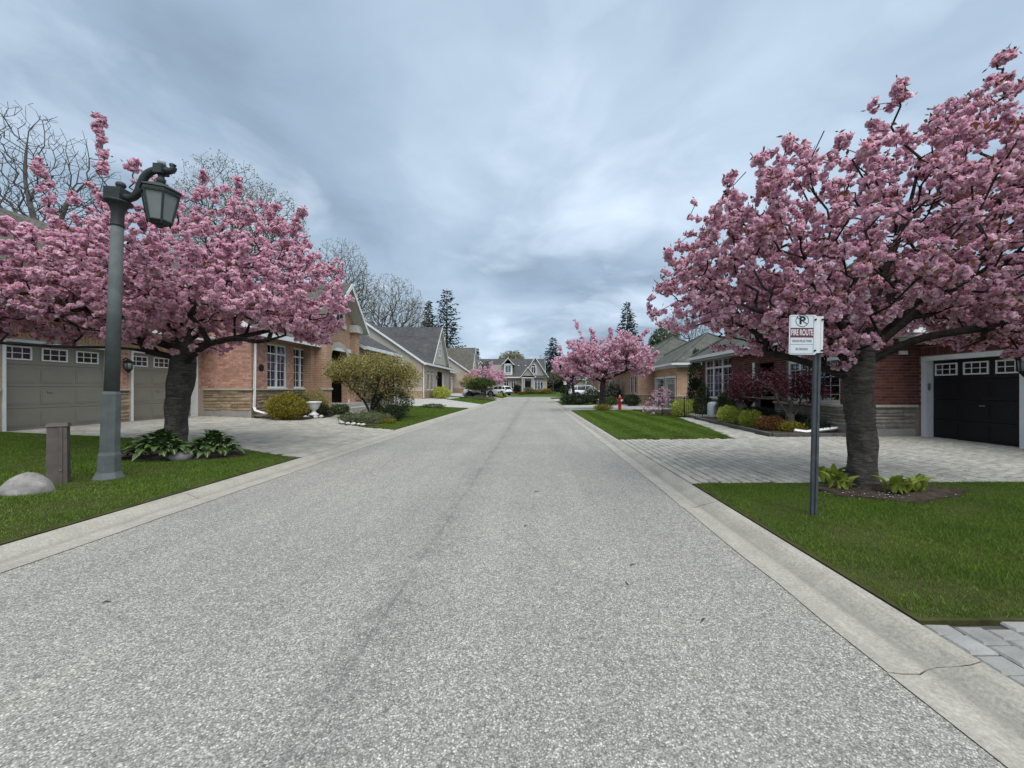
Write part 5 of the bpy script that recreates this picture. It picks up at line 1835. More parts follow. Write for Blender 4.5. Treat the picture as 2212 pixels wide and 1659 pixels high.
# ---- near right cherry
zb = gzf(4.5, 5.28)
cherry('tall pink cherry tree with ringed bark beside the parking sign on the right', (4.5, 5.28, zb),
       [(4.52, 5.28, zb - 0.1), (4.50, 5.28, zb + 0.35), (4.47, 5.28, zb + 0.9), (4.44, 5.28, zb + 1.35), (4.44, 5.28, zb + 1.75), (4.50, 5.28, zb + 2.05)],
       [0.165, 0.148, 0.155, 0.168, 0.195, 0.17],
       [[(4.42, 5.28, zb + 1.6), (3.95, 5.15, zb + 1.98), (3.3, 5.05, zb + 2.25), (2.6, 5.0, zb + 2.5)],
        [(4.40, 5.28, zb + 1.5), (3.9, 5.5, zb + 1.75), (3.4, 5.7, zb + 1.92), (2.8, 6.0, zb + 2.05)],
        [(4.5, 5.28, zb + 1.7), (5.1, 5.2, zb + 2.02), (5.7, 5.1, zb + 2.15), (6.6, 5.0, zb + 2.25), (7.4, 5.0, zb + 2.35)],
        [(4.5, 5.28, zb + 1.8), (5.0, 5.3, zb + 2.25), (5.7, 5.4, zb + 2.7), (6.5, 5.5, zb + 3.3)],
        [(4.5, 5.28, zb + 1.9), (4.75, 5.3, zb + 2.8), (5.1, 5.3, zb + 3.7), (5.3, 5.3, zb + 4.5)],
        [(4.45, 5.28, zb + 1.9), (4.0, 5.3, zb + 2.6), (3.6, 5.3, zb + 3.3), (3.4, 5.4, zb + 3.9)],
        [(4.5, 5.28, zb + 1.9), (4.7, 4.6, zb + 2.5), (4.9, 4.0, zb + 2.9)],
        [(4.5, 5.28, zb + 1.9), (4.9, 6.1, zb + 2.5), (5.2, 7.0, zb + 3.0)],
        [(4.5, 5.28, zb + 2.0), (5.4, 5.5, zb + 3.2), (6.3, 5.5, zb + 4.3)]],
       [((4.75, 5.45, 3.15), (2.95, 1.9, 1.75), 1.0, 0.60), ((6.3, 5.5, 3.9), (1.9, 1.5, 1.5), 0.45, 0.8), ((2.9, 5.4, 2.9), (1.3, 1.3, 1.0), 0.22, 0.9), ((3.3, 5.3, 2.3), (1.1, 0.9, 0.4), 0.14, 0.9), ((6.4, 5.1, 2.35), (1.3, 0.8, 0.35), 0.14, 0.9)],
       [((4.9, 5.3, 4.6), (4.95, 5.25, 5.65), 18, 0.17), ((4.6, 5.3, 4.5), (4.65, 5.3, 5.4), 12, 0.14), ((6.1, 5.3, 4.9), (6.35, 5.2, 5.95), 30, 0.26), ((5.7, 5.3, 4.6), (5.8, 5.2, 5.35), 14, 0.2), ((3.7, 5.3, 4.1), (3.62, 5.2, 4.75), 12, 0.16), ((2.7, 5.2, 3.3), (2.35, 5.1, 3.8), 12, 0.12), ((6.9, 5.3, 4.8), (7.2, 5.2, 6.1), 24, 0.25), ((4.2, 5.3, 4.3), (4.2, 5.3, 4.95), 10, 0.15), ((2.2, 5.3, 2.8), (1.85, 5.3, 3.35), 10, 0.12)],
       2700, 9000, 4, 0.027, 0.05, 8, leaf_n=1.5, bias_out=0.42, bark='bark_cherry', leaf=(0.075, 0.034), rings=0.032)

# ---- cherry beside the hydrant
zb = gzf(4.43, 25.0)
cherry('pink cherry tree with dark trunk on the lawn edge by the fire hydrant', (4.43, 25.0, zb),
       [(4.4, 25, zb - 0.1), (4.4, 25, zb + 0.6), (4.38, 25, zb + 1.3), (4.42, 25, zb + 1.9)], [0.24, 0.2, 0.2, 0.17],
       [[(4.4, 25, zb + 1.8), (3.6, 25, zb + 2.3), (2.8, 24.8, zb + 2.6)], [(4.4, 25, zb + 1.8), (5.3, 25, zb + 2.3), (6.4, 25, zb + 2.7)],
        [(4.4, 25, zb + 1.9), (4.8, 25.6, zb + 2.9), (5.2, 26, zb + 3.6)], [(4.4, 25, zb + 1.9), (3.9, 24.5, zb + 2.9), (3.5, 24, zb + 3.6)]],
       [((4.75, 25, 3.35), (3.0, 2.3, 1.75), 1.0, 0.7), ((6.3, 25, 3.7), (1.3, 1.3, 1.2), 0.25, 0.9), ((3.0, 25, 3.3), (1.2, 1.2, 1.2), 0.2, 0.8)],
       [((3.2, 25, 4.5), (2.55, 25, 6.0), 9, 0.05), ((3.9, 25, 4.6), (3.6, 25, 5.4), 8, 0.12), ((4.9, 25, 4.6), (4.9, 25, 5.45), 8, 0.12), ((5.5, 25, 4.6), (5.7, 25, 5.3), 8, 0.12), ((6.6, 25, 4.3), (7.3, 25, 5.3), 12, 0.15), ((2.6, 25, 3.8), (2.1, 25, 4.6), 8, 0.15)],
       1000, 3800, 4, 0.052, 0.10, 14, r0=0.009, leaf_n=0.8, bark='bark_dark', petals=5, leaf=(0.1, 0.05))

# ---- cherry farther on the right, behind the dark spreading shrub
zb = gzf(4.0, 40.0)
cherry('paler pink cherry tree on the right in front of the silver car', (4.0, 40.0, zb),
       [(4.0, 40, zb - 0.1), (4.0, 40, zb + 0.9), (3.9, 40, zb + 1.7)], [0.2, 0.17, 0.15],
       [[(3.9, 40, zb + 1.6), (3.0, 40, zb + 2.3)], [(3.9, 40, zb + 1.6), (4.9, 40, zb + 2.4)], [(3.9, 40, zb + 1.7), (4.0, 40.5, zb + 3.0)]],
       [((4.0, 40, 3.6), (2.7, 2.3, 1.5), 1.0, 0.9)], [((3, 40, 4.6), (2.6, 40, 5.9), 8, 0.2), ((5, 40, 4.6), (5.2, 40, 5.7), 8, 0.2)],
       350, 1000, 4, 0.075, 0.13, 15, r0=0.012, leaf_n=0.6, bark='bark_dark', petals=5, leaf=(0.12, 0.06))

# ---- small cherries on the far left
zb = gzf(-6.6, 50.5)
cherry('small pink cherry tree in front of the parked silver car on the far left', (-6.6, 50.2, zb),
       [(-6.6, 50.2, zb - 0.1), (-6.6, 50.2, zb + 0.9), (-6.5, 50.2, zb + 1.6)], [0.2, 0.17, 0.15],
       [[(-6.5, 50.2, zb + 1.5), (-7.5, 50.2, zb + 2.2)], [(-6.5, 50.2, zb + 1.5), (-5.6, 50.2, zb + 2.2)], [(-6.5, 50.2, zb + 1.6), (-6.5, 50.6, zb + 2.8)]],
       [((-6.6, 50.2, 3.2), (2.6, 2.2, 1.5), 1.0, 0.9), ((-4.6, 50.2, 2.9), (1.0, 1.2, 1.2), 0.2, 0.9)], [((-6, 50, 4.2), (-5.6, 50, 5.0), 6, 0.2)],
       380, 900, 4, 0.07, 0.13, 16, r0=0.013, leaf_n=0.9, bark='bark_dark', petals=5, leaf=(0.12, 0.06))

# ---- weeping pink sapling in front of the far garage
zb = gzf(7.3, 19.8)
cherry('small weeping pink sapling standing left of the lime shrub on the right', (6.35, 19.2, zb),
       [(6.35, 19.2, zb - 0.1), (6.35, 19.2, zb + 0.5), (6.37, 19.2, zb + 1.15)], [0.03, 0.026, 0.022],
       [[(6.37, 19.2, zb + 1.1), (6.0, 19.2, zb + 1.3), (5.75, 19.2, zb + 0.9)], [(6.37, 19.2, zb + 1.1), (6.75, 19.2, zb + 1.3), (7.0, 19.2, zb + 0.9)]],
       [((6.37, 19.2, zb + 0.75), (0.85, 0.7, 0.6), 1.0, 0.95)], [], 220, 210, 3, 0.022, 0.05, 17, r0=0.003, leaf_n=1.2, bark='bark_dark', petals=5, leaf=(0.05, 0.025), group=None)


def bare_tree(label, base, h, trunk_r, crown, n_tips, seed, r0=0.011, ex=0.5, buds=0, lean=(0, 0), fork=0.4, group='bare trees behind the houses', bud=(0.15, 0.08), bark='bark_far', limbs=None, bmat='bud', up=-0.05):
    """bare_tree > trunk_and_limbs, twigs, buds"""
    rng = np.random.default_rng(seed)
    T = Thing('bare_tree', label, 'tree', base, group)
    x, y, z = base
    tr = [(x, y, z - 0.2), (x + lean[0] * 0.3, y, z + h * fork * 0.5), (x + lean[0], y + lean[1], z + h * fork)]
    tips = []
    tot = sum(c[2] for c in crown)
    for c, r, wgt in crown:
        m = int(n_tips * wgt / tot)
        d = rng.normal(0, 1, (m, 3))
        d /= np.linalg.norm(d, axis=1, keepdims=True)
        tips.append(np.array(c) + d * np.array(r) * rng.uniform(0.0, 1, (m, 1)) ** 0.42)
    tips = np.concatenate(tips)
    lm = limbs or []
    P, par, cnt, te = grow([tr] + lm, tips, rng, h * 0.03, up, 0.075, 0.34, 0.55)
    for (V, F), nm in zip(skeleton_mesh(P, par, cnt, r0, ex, trunk_r, 0.05), ('trunk_and_limbs', 'twigs')):
        T.np_part(nm, V, F, M[bark], smooth=True, kind='stuff' if nm == 'twigs' else None)
    if buds:
        tw = np.where((cnt <= 3) & (par >= 0))[0]
        c = P[rng.choice(tw, buds)] + rng.normal(0, 0.12, (buds, 3))
        V, F = leaf_quads(c, rng, bud[0], bud[1])
        T.np_part('buds', V, F, M[bmat], kind='stuff')
    return T


bare_tree('bare dark branched tree rising behind the garage roof at far left', (-29.0, 22.0, 0.5), 17.5, 0.42,
          [((-29.5, 22, 12.5), (5.5, 3.5, 5.2), 1.0), ((-26.5, 22, 10.5), (3.0, 2.5, 3.5), 0.3), ((-33, 22, 10), (3, 2.5, 4), 0.4)], 3600, 31, 0.0105, 0.5, fork=0.42, lean=(0.3, 0),
          limbs=[[(-28.7, 22, 7.6), (-29.6, 22, 9.5), (-31.2, 22, 11.8), (-32.4, 22, 14.5)], [(-28.7, 22, 7.8), (-28.6, 22, 10.5), (-29.2, 22, 13.5), (-29.0, 22, 16.2)], [(-28.7, 22, 7.8), (-27.6, 22, 9.8), (-26.8, 22, 12.0), (-25.6, 22, 13.4)], [(-28.7, 22, 7.2), (-27.0, 22, 8.6), (-25.2, 22, 9.6)], [(-28.7, 22, 6.4), (-31, 22, 8.2), (-33.5, 22, 9.6)]])
bare_tree('large budding tree with rounded crown rising behind the near left cherry', (-26.4, 33.0, 0.5), 22, 0.5,
          [((-26.6, 33, 16.2), (4.0, 3.5, 5.4), 1.0), ((-22.8, 33, 14.6), (3.2, 3.0, 4.3), 0.8), ((-30.0, 33, 13.5), (3.5, 3.0, 4.0), 0.6)], 4200, 32, 0.0105, 0.48, 11000, fork=0.38)
bare_tree('slender bare tree showing above the right edge of the near left cherry', (-23.0, 45.0, 0.6), 19.5, 0.4,
          [((-22.8, 45, 14.5), (3.4, 3.0, 4.8), 1.0), ((-20.2, 45, 12.5), (2.2, 2.2, 3.2), 0.5)], 2600, 33, 0.012, 0.48, 3000, fork=0.4)
bare_tree('wide budding tree behind the charcoal roof left of the spruces', (-22.5, 60.0, 0.6), 20, 0.45,
          [((-22.5, 60, 14.0), (5.2, 4.0, 5.4), 1.0), ((-18.8, 60, 12.5), (2.6, 2.5, 3.6), 0.35), ((-26, 60, 11.5), (3, 3, 4), 0.4)], 3400, 34, 0.014, 0.48, 8500, fork=0.36)
bare_tree('low olive budding tree behind the charcoal roof below the spruces', (-19.5, 64.0, 0.6), 11, 0.25,
          [((-19.5, 64, 7.6), (3.6, 3, 2.8), 1.0)], 700, 35, 0.015, 0.45, 2600, fork=0.4)
bare_tree('pale yellow-green tree behind the house closing the street', (-5.6, 92.0, 0.7), 10.5, 0.3,
          [((-5.6, 92, 7.8), (3.4, 3, 3.0), 1.0)], 700, 36, 0.018, 0.45, 5200, fork=0.35, bud=(0.34, 0.18))
bare_tree('thin bare tree above the right gable of the end house', (2.8, 100.0, 0.7), 11, 0.22,
          [((2.8, 100, 8.2), (2.8, 2.5, 3.0), 1.0)], 350, 37, 0.02, 0.42, 300, fork=0.4)
bare_tree('bare reddish thicket tree behind the middle of the end house roof', (-0.8, 104.0, 0.7), 9.6, 0.2,
          [((-0.8, 104, 6.9), (4.5, 2.5, 2.6), 1.0)], 600, 38, 0.018, 0.42, 500, fork=0.35)
bare_tree('bare tree behind the hipped roof on the right', (20.5, 52.0, 0.2), 13, 0.3,
          [((20.5, 52, 9.2), (3.8, 3.0, 3.6), 1.0)], 800, 39, 0.015, 0.45, 900, fork=0.38)
bare_tree('green leafing tree beside the spruce behind the hipped roof on the right', (20.5, 60.0, 0.2), 11.2, 0.3,
          [((20.3, 60, 8.3), (2.6, 2.4, 2.9), 1.0)], 500, 40, 0.016, 0.45, 4200, fork=0.35, bmat='green', bud=(0.32, 0.2))
bare_tree('bare upright shrubby tree beside the brick house behind the hydrant', (7.0, 35.0, 0.15), 3.4, 0.05,
          [((7.0, 35, 2.0), (1.3, 1.0, 1.4), 1.0)], 260, 41, 0.006, 0.5, 0, fork=0.1, group=None, bark='bark_grey')
bare_tree('thin young tree on the lawn right of the end house', (3.3, 70.5, 0.4), 4.6, 0.06,
          [((3.3, 70.5, 3.6), (1.6, 1.2, 1.4), 1.0)], 300, 42, 0.008, 0.45, 900, fork=0.4, group=None, bmat='sage', bud=(0.14, 0.08))
bare_tree('dark evergreen blocking tree right of the end house', (5.5, 80.0, 0.7), 7.5, 0.2,
          [((5.5, 80, 4.0), (2.8, 2.5, 3.2), 1.0)], 400, 43, 0.014, 0.45, 4500, fork=0.2, group=None, bmat='yew', bud=(0.4, 0.22))


def conifer(label, base, h, r, mat, seed, dens=1.0, droop=0.25, top_bare=0.0, group='conifers beyond the roofs', bottom=0.06, power=0.85, gaps=0.0):
    """conifer > trunk, branches, needles"""
    rng = np.random.default_rng(seed)
    T = Thing('conifer', label, 'tree', base, group)
    x, y, z = base
    T.part('trunk', MB().tube([(x, y, z - 0.2), (x, y, z + h * 0.5), (x, y, z + h)], [h * 0.016, h * 0.009, 0.02], 8), M['bark_dark'], smooth=True)
    A_, B_, C_, D_ = [], [], [], []
    zz = h * bottom
    while zz < h * 0.985:
        f = zz / h
        L = r * (1 - f) ** power * 1.05 + 0.12
        nb = int(6 + 5 * (1 - f))
        t0 = rng.uniform(0, 6)
        for k in range(nb):
            if rng.uniform() < gaps:
                continue
            t = t0 + 2 * PI * k / nb + rng.uniform(-0.25, 0.25)
            l = L * rng.uniform(0.62, 1.12)
            d = np.array([math.cos(t), math.sin(t), 0])
            a = np.array([x, y, z + zz])
            b = a + d * l + np.array([0, 0, -droop * l + 0.12 * l * f * 4])
            A_.append(a)
            B_.append(b)
            m = max(2, int(l / 0.28 * dens))
            for i in range(m):
                s = 0.2 + 0.8 * (i + rng.uniform(0, 1)) / m
                q = a + (b - a) * s
                C_.append(q + rng.normal(0, 0.05, 3))
                D_.append(d)
                C_.append(q + rng.normal(0, 0.12, 3))
                D_.append(d * 0.4 + np.array([-d[1], d[0], 0]) * rng.choice((-1, 1)))
        zz += h * 0.022 + 0.06
    A_, B_ = np.array(A_), np.array(B_)
    V, F = frusta(A_, B_, np.full(len(A_), 0.035), np.full(len(A_), 0.012), 3)
    T.np_part('branches', V, F, M['bark_dark'], kind='stuff')
    V, F = leaf_quads(np.array(C_), rng, 0.6, 0.22, np.array(D_), 2.2, 0.12)
    T.np_part('needles', V, F, M[mat], kind='stuff')
    return T


conifer('tall open spruce with layered branches behind the charcoal roof', (-16.1, 70.0, 0.8), 19.0, 4.1, 'spruce', 51, 0.95, 0.08, power=0.62, gaps=0.22)
conifer('narrow dark conifer just left of the tall open spruce', (-19.4, 70.0, 0.8), 16.6, 3.1, 'spruce', 52, 1.6, 0.3, power=0.9)
conifer('broad dark spruce behind the hipped roof on the right', (18.0, 75.0, 0.3), 18.2, 4.6, 'spruce', 53, 1.35, 0.2, power=0.8, gaps=0.1)
conifer('blue-grey spruce right of the end house', (4.2, 90.0, 0.7), 13.0, 4.2, 'blue_spruce', 54, 1.3, 0.3, power=0.85, gaps=0.1)
conifer('slim dark conifer on the left skyline above the far cherry', (-14.6, 96.0, 0.7), 11.0, 1.6, 'spruce', 55, 1.3, 0.25)

# far wood that reads as one mass behind the houses
rng = np.random.default_rng(77)
Vs, Fs, n0 = [], [], 0
for i in range(70):
    x = rng.uniform(-90, 90)
    y = 125 + rng.uniform(-8, 25) + abs(x) * 0.1
    hh = rng.uniform(4.5, 7.5)
    p, d = ball_points(260, rng, (x, y, hh * 0.55), (rng.uniform(3, 6), 3, hh * 0.5), 0.4, 0.25, 0.0)
    V, F = leaf_quads(p, rng, 0.9, 0.6, d, 0.5)
    Vs.append(V)
    Fs.append(F + n0)
    n0 += len(V)
o = link('distant_woodland', fastmesh('distant_woodland', np.concatenate(Vs), np.concatenate(Fs)), M['wood_far'], kind='stuff')
tag(o, 'low hazy woodland along the horizon behind the houses', 'woodland')

# ================================================================== garden plants, right
shrub('boxwood_ball', 'lime green shrub nearest the sign post, right one of the pair', (7.45, 13.3), (0.40, 0.40, 0.30), 'lime', 3000, (0.05, 0.03), 'lime shrubs on the right', seed=61, base_z=0.14)
shrub('boxwood_ball', 'lime green shrub left of its twin beside the paver path', (7.35, 14.55), (0.46, 0.45, 0.35), 'lime', 3200, (0.052, 0.03), 'lime shrubs on the right', seed=62, base_z=0.14)
shrub('boxwood_ball', 'large lime shrub against the black railing beside the sapling', (7.05, 18.6), (0.50, 0.50, 0.42), 'lime', 3200, (0.06, 0.035), 'lime shrubs on the right', seed=63)
shrub('boxwood_ball', 'paler lime shrub half hidden behind the black railing', (7.9, 19.6), (0.5, 0.5, 0.45), 'lime', 2200, (0.06, 0.035), 'lime shrubs on the right', seed=64)
shrub('cedar_shrub', 'dark pointed cedar behind the black railing', (8.0, 18.3), (0.42, 0.42, 0.85), 'cedar', 5000, (0.07, 0.025), 'clipped cedars on the right', 0.06, 1.0, 0.6, 65,
      clusters=[((0, 0, 0.55), (0.46, 0.46, 0.55), 0.6), ((0, 0, 1.05), (0.30, 0.30, 0.45), 0.28), ((0, 0, 1.4), (0.13, 0.13, 0.28), 0.12)])
shrub('cedar_shrub', 'bronze green rounded cedar between the two black urns', (8.1, 16.3), (0.42, 0.42, 0.6), 'cedar', 4600, (0.065, 0.025), 'clipped cedars on the right', 0.06, 1.0, 0.6, 66,
      clusters=[((0, 0, 0.5), (0.44, 0.44, 0.5), 0.6), ((0, 0, 0.85), (0.32, 0.32, 0.42), 0.4)])
shrub('columnar_cedar', 'tall dark columnar cedar at the corner between the two brick houses', (9.35, 22.3), (0.42, 0.42, 1.6), 'yew', 7000, (0.11, 0.045), None, 0.08, 0.8, 0.55, 67,
      clusters=[((0, 0, 1.0), (0.47, 0.47, 1.0), 0.5), ((0, 0, 2.2), (0.42, 0.42, 1.0), 0.4), ((0, 0, 3.1), (0.25, 0.25, 0.6), 0.1)])
shrub('yew_hedge', 'low dark yew under the entry behind the lime shrubs', (8.2, 14.2), (0.55, 1.0, 0.34), 'yew', 5200, (0.06, 0.025), 'dark yews along the right house', 0.1, 0.8, 0.5, 68, base_z=0.14)
shrub('yew_hedge', 'low dark yew behind the maroon maple trunk', (8.35, 12.5), (0.4, 0.75, 0.26), 'yew', 4200, (0.06, 0.025), 'dark yews along the right house', 0.1, 0.8, 0.5, 69, base_z=0.14)
shrub('yew_hedge', 'dark low shrub beside the right cherry trunk under the stone wall', (8.35, 11.5), (0.38, 0.4, 0.2), 'yew', 2800, (0.06, 0.025), 'dark yews along the right house', 0.1, 0.8, 0.5, 70, base_z=0.14)
shrub('spirea', 'rust orange low shrub behind the grey bed edging', (7.35, 12.0), (0.45, 0.42, 0.24), 'rust', 3600, (0.05, 0.022), None, 0.14, 0.7, 0.4, 71, base_z=0.14)
shrub('juniper', 'flat yellow-green juniper at the foot of the maroon maple', (7.75, 11.6), (0.40, 0.36, 0.16), 'gold', 2800, (0.05, 0.02), None, 0.14, 0.7, 0.4, 72, base_z=0.14)

# maroon japanese maple
def japanese_maple():
    b = (7.95, 12.0, 0.13)
    rng = np.random.default_rng(81)
    T = Thing('japanese_maple', 'maroon leaved maple with forked grey trunk in front of the red brick house', 'tree', b)
    x, y, z = b
    trunk = [(x, y, z - 0.1), (x + 0.02, y, z + 0.35), (x, y, z + 0.55)]
    limbs = [[(x, y, z + 0.45), (x - 0.32, y, z + 0.9), (x - 0.5, y + 0.1, z + 1.35), (x - 0.9, y + 0.2, z + 1.6)],
             [(x, y, z + 0.5), (x + 0.05, y, z + 1.05), (x - 0.1, y + 0.1, z + 1.6), (x - 0.3, y + 0.3, z + 2.0)],
             [(x, y, z + 0.35), (x + 0.28, y - 0.05, z + 0.75), (x + 0.35, y, z + 1.2), (x + 0.75, y - 0.1, z + 1.6)]]
    tips = []
    for c, r, m in (((x - 0.5, y + 0.9, 1.55), (0.9, 1.6, 0.55), 260), ((x - 0.1, y + 2.3, 1.45), (0.6, 1.0, 0.6), 130), ((x + 0.3, y - 0.3, 1.5), (0.7, 0.6, 0.55), 120)):
        d = rng.normal(0, 1, (m, 3))
        d /= np.linalg.norm(d, axis=1, keepdims=True)
        tips.append(np.array(c) + d * np.array(r) * rng.uniform(0, 1, (m, 1)) ** 0.5)
    P, par, cnt, te = grow([trunk] + limbs, np.concatenate(tips), rng, 0.2, -0.05, 0.12, 0.25)
    V, F = trunk_mesh(trunk, [0.17, 0.13, 0.14], 18, 0.06, 0.01, 5, 0.3, 0.05)
    T.np_part('trunk', V, F, M['bark_grey'], smooth=True)
    p2 = par.copy()
    p2[:te + 1] = -1
    for (V, F), nm in zip(skeleton_mesh(P, p2, cnt, 0.005, 0.5, 0.085, 0.016), ('limb', 'twigs')):
        T.np_part(nm, V, F, M['bark_grey'], smooth=True, kind='stuff' if nm == 'twigs' else None)
    tw = np.where((cnt <= 2) & (par >= 0))[0]
    c = P[rng.choice(tw, 6500)] + rng.normal(0, 0.07, (6500, 3))
    V, F = leaf_quads(c, rng, 0.085, 0.045, None, droop=0.3)
    T.np_part('leaves', V, F, M['maple'], kind='stuff')


japanese_maple()

# edging blocks round the bed
ED = Thing('bed_edging', 'grey edging blocks round the planting bed beside the paver path', 'edging', (6.7, 10.85, 0.08))
path = [(8.8, 10.84), (6.68, 10.84), (7.14, 16.6), (7.3, 17.5)]
for (xa, ya), (xb, yb) in zip(path, path[1:]):
    L = math.hypot(xb - xa, yb - ya)
    n = max(1, int(L / 0.42))
    for i in range(n):
        s = (i + 0.5) / n
        mb = MB().box((xa + (xb - xa) * s, ya + (yb - ya) * s, 0.125 + random.uniform(-0.004, 0.004)), (L / n - 0.01, 0.12, 0.15), math.atan2(yb - ya, xb - xa))
        ED.part('edging_block', mb, M['edging'])

# urns on the entry wall
def urn(label, p, s, mat, cat='planter', group=None, plant=None):
    T = Thing('urn', label, cat, p, group, local=True, scale=s)
    T.part('foot', MB().lathe([(0.14, 0), (0.15, 0.04), (0.08, 0.08), (0.05, 0.14), (0.06, 0.17)], 16), M[mat], smooth=True)
    T.part('bowl', MB().lathe([(0.06, 0.168), (0.13, 0.22), (0.16, 0.30), (0.19, 0.38), (0.23, 0.42), (0.23, 0.45), (0.19, 0.45), (0.17, 0.38), (0.05, 0.3)], 18), M[mat], smooth=True)
    return T


for lab, p in (('black urn left of the rounded cedar near the right entry', (8.3, 17.0, 0.65)), ('black urn in the dark entry right of the rounded cedar', (8.45, 15.2, 0.62))):
    urn(lab, p, 1.0, 'black_iron', group='black urns at the right entry')
for lab, p, h in (('grey stone pier under the left black urn', (8.3, 17.0, 0.1), 0.55), ('grey stone pier under the right black urn', (8.45, 15.2, 0.1), 0.52)):
    T = Thing('stone_pier', lab, 'pier', p, 'piers under the black urns', local=True)
    T.part('shaft', MB().bb(-0.16, 0.16, -0.16, 0.16, -0.1, h - 0.05), M['stone_r'])
    T.part('cap', MB().bb(-0.2, 0.2, -0.2, 0.2, h - 0.05, h), M['ledge'])
RL = Thing('iron_fence', 'black iron railing around the porch step on the right', 'railing', (7.3, 19.2, 0.08))
railing(RL, [(6.9, 20.6), (7.0, 18.0), (7.35, 16.9)], 0.09, 0.92, 0.13)
T = Thing('utility_tank', 'pale grey rounded box behind the black railing', 'box', (8.2, 17.7, 0.1), local=True)
T.part('body', MB().lathe([(0.24, -0.05), (0.25, 0.1), (0.25, 0.62), (0.2, 0.72), (0.08, 0.76)], 16), M['photocell'], smooth=True)

# downspout extension on the ground
T = Thing('downspout_extension', 'white downspout pipe lying across the bed edging by the right cherry', 'pipe', (7.75, 10.98, 0.15))
T.part('long_pipe', MB().tube([(8.84, 11.25, 0.30), (7.7, 10.92, 0.225)], 0.05, 4), M['white'])
T.part('outlet', MB().tube([(7.71, 10.92, 0.223), (7.4, 10.97, 0.26)], 0.05, 4), M['white'])

# garden stake sign
T = Thing('garden_stake', 'small white stake sign with blue shield beside the lime shrub', 'sign', (7.5, 12.75, 0.14), local=True)
T.part('stake', MB().box((0, 0, 0.1), (0.015, 0.01, 0.36)), M['white'])
T.part('plate', MB().box((0, -0.01, 0.29), (0.10, 0.012, 0.2)), M['white'])
sh = MB().prism([(-0.03, 0.36), (0.03, 0.36), (0.03, 0.31), (0.0, 0.27), (-0.03, 0.31)], 1, -0.021, -0.0165)
T.part('shield', sh, basic('shield_blue', (0.02, 0.03, 0.12), 0.5))

# ================================================================== garden plants, left
shrub('cypress_ball', 'round golden cypress against the downpipe of the left brick house', (-9.35, 14.45), (0.66, 0.6, 0.52), 'gold', 6500, (0.075, 0.03), None, 0.14, 0.9, 0.5, 91)
shrub('boxwood', 'dark green shrub under the left house windows', (-9.9, 15.9), (0.5, 0.5, 0.55), 'green', 3600, (0.06, 0.03), None, 0.15, 0.7, 0.5, 92)
shrub('barberry', 'olive bronze shrub under the second window of the left house', (-9.75, 17.0), (0.6, 0.55, 0.6), 'olive', 3800, (0.06, 0.03), None, 0.15, 0.7, 0.5, 93)
shrub('low_shrub', 'low green shrub beside the porch step of the left house', (-9.0, 17.7), (0.45, 0.45, 0.26), 'green', 2600, (0.055, 0.03), None, 0.15, 0.7, 0.5, 94)
shrub('low_shrub', 'low dark shrub behind the white urn', (-9.15, 16.4), (0.35, 0.35, 0.28), 'yew', 1800, (0.05, 0.03), None, 0.15, 0.7, 0.5, 95)
urn('white classical urn planter on pale stones by the left house', (-8.95, 15.55, gzf(-8.95, 15.55) + 0.12), 1.25, 'white')
for i, (dx, dy, r) in enumerate(((-0.16, 0.02, 0.13), (0.1, -0.08, 0.12), (0.26, 0.06, 0.1), (0.02, 0.14, 0.12), (-0.3, -0.06, 0.09))):
    V, F = ICO_V * np.random.default_rng(i).uniform(0.75, 1.2, (12, 1)) * np.array([r, r, r * 0.75]), ICO_F
    me = fastmesh('pale_rock', V, F)
    o = link('pale_rock', me, M['pale_stone'], loc=(-8.95 + dx, 15.55 + dy, gzf(-8.95, 15.55) + 0.07))
    tag(o, ('pale rock left of the white urn foot', 'pale rock in front of the white urn foot', 'pale rock right of the white urn foot', 'pale rock behind the white urn foot', 'smallest pale rock farthest left of the white urn')[i], 'rock', 'rocks round the white urn')
for i, (px_, py_) in enumerate(((-7.0, 13.95), (-6.72, 13.78), (-6.5, 13.72), (-6.28, 13.66), (-6.1, 13.6), (-7.2, 14.3))):
    r = random.uniform(0.07, 0.11)
    V = ICO_V * np.random.default_rng(i + 20).uniform(0.8, 1.2, (12, 1)) * np.array([r * 1.3, r, r * 0.7])
    o = link('border_stone', fastmesh('border_stone', V, ICO_F), M['pale_stone'], loc=(px_, py_, gzf(px_, py_) + 0.05), smooth=True)
    tag(o, ('second', 'third', 'fourth', 'fifth', 'sixth and last', 'first')[i] + ' white stone from the walkway end of the left bed edge', 'stone', 'white stones edging the left bed')

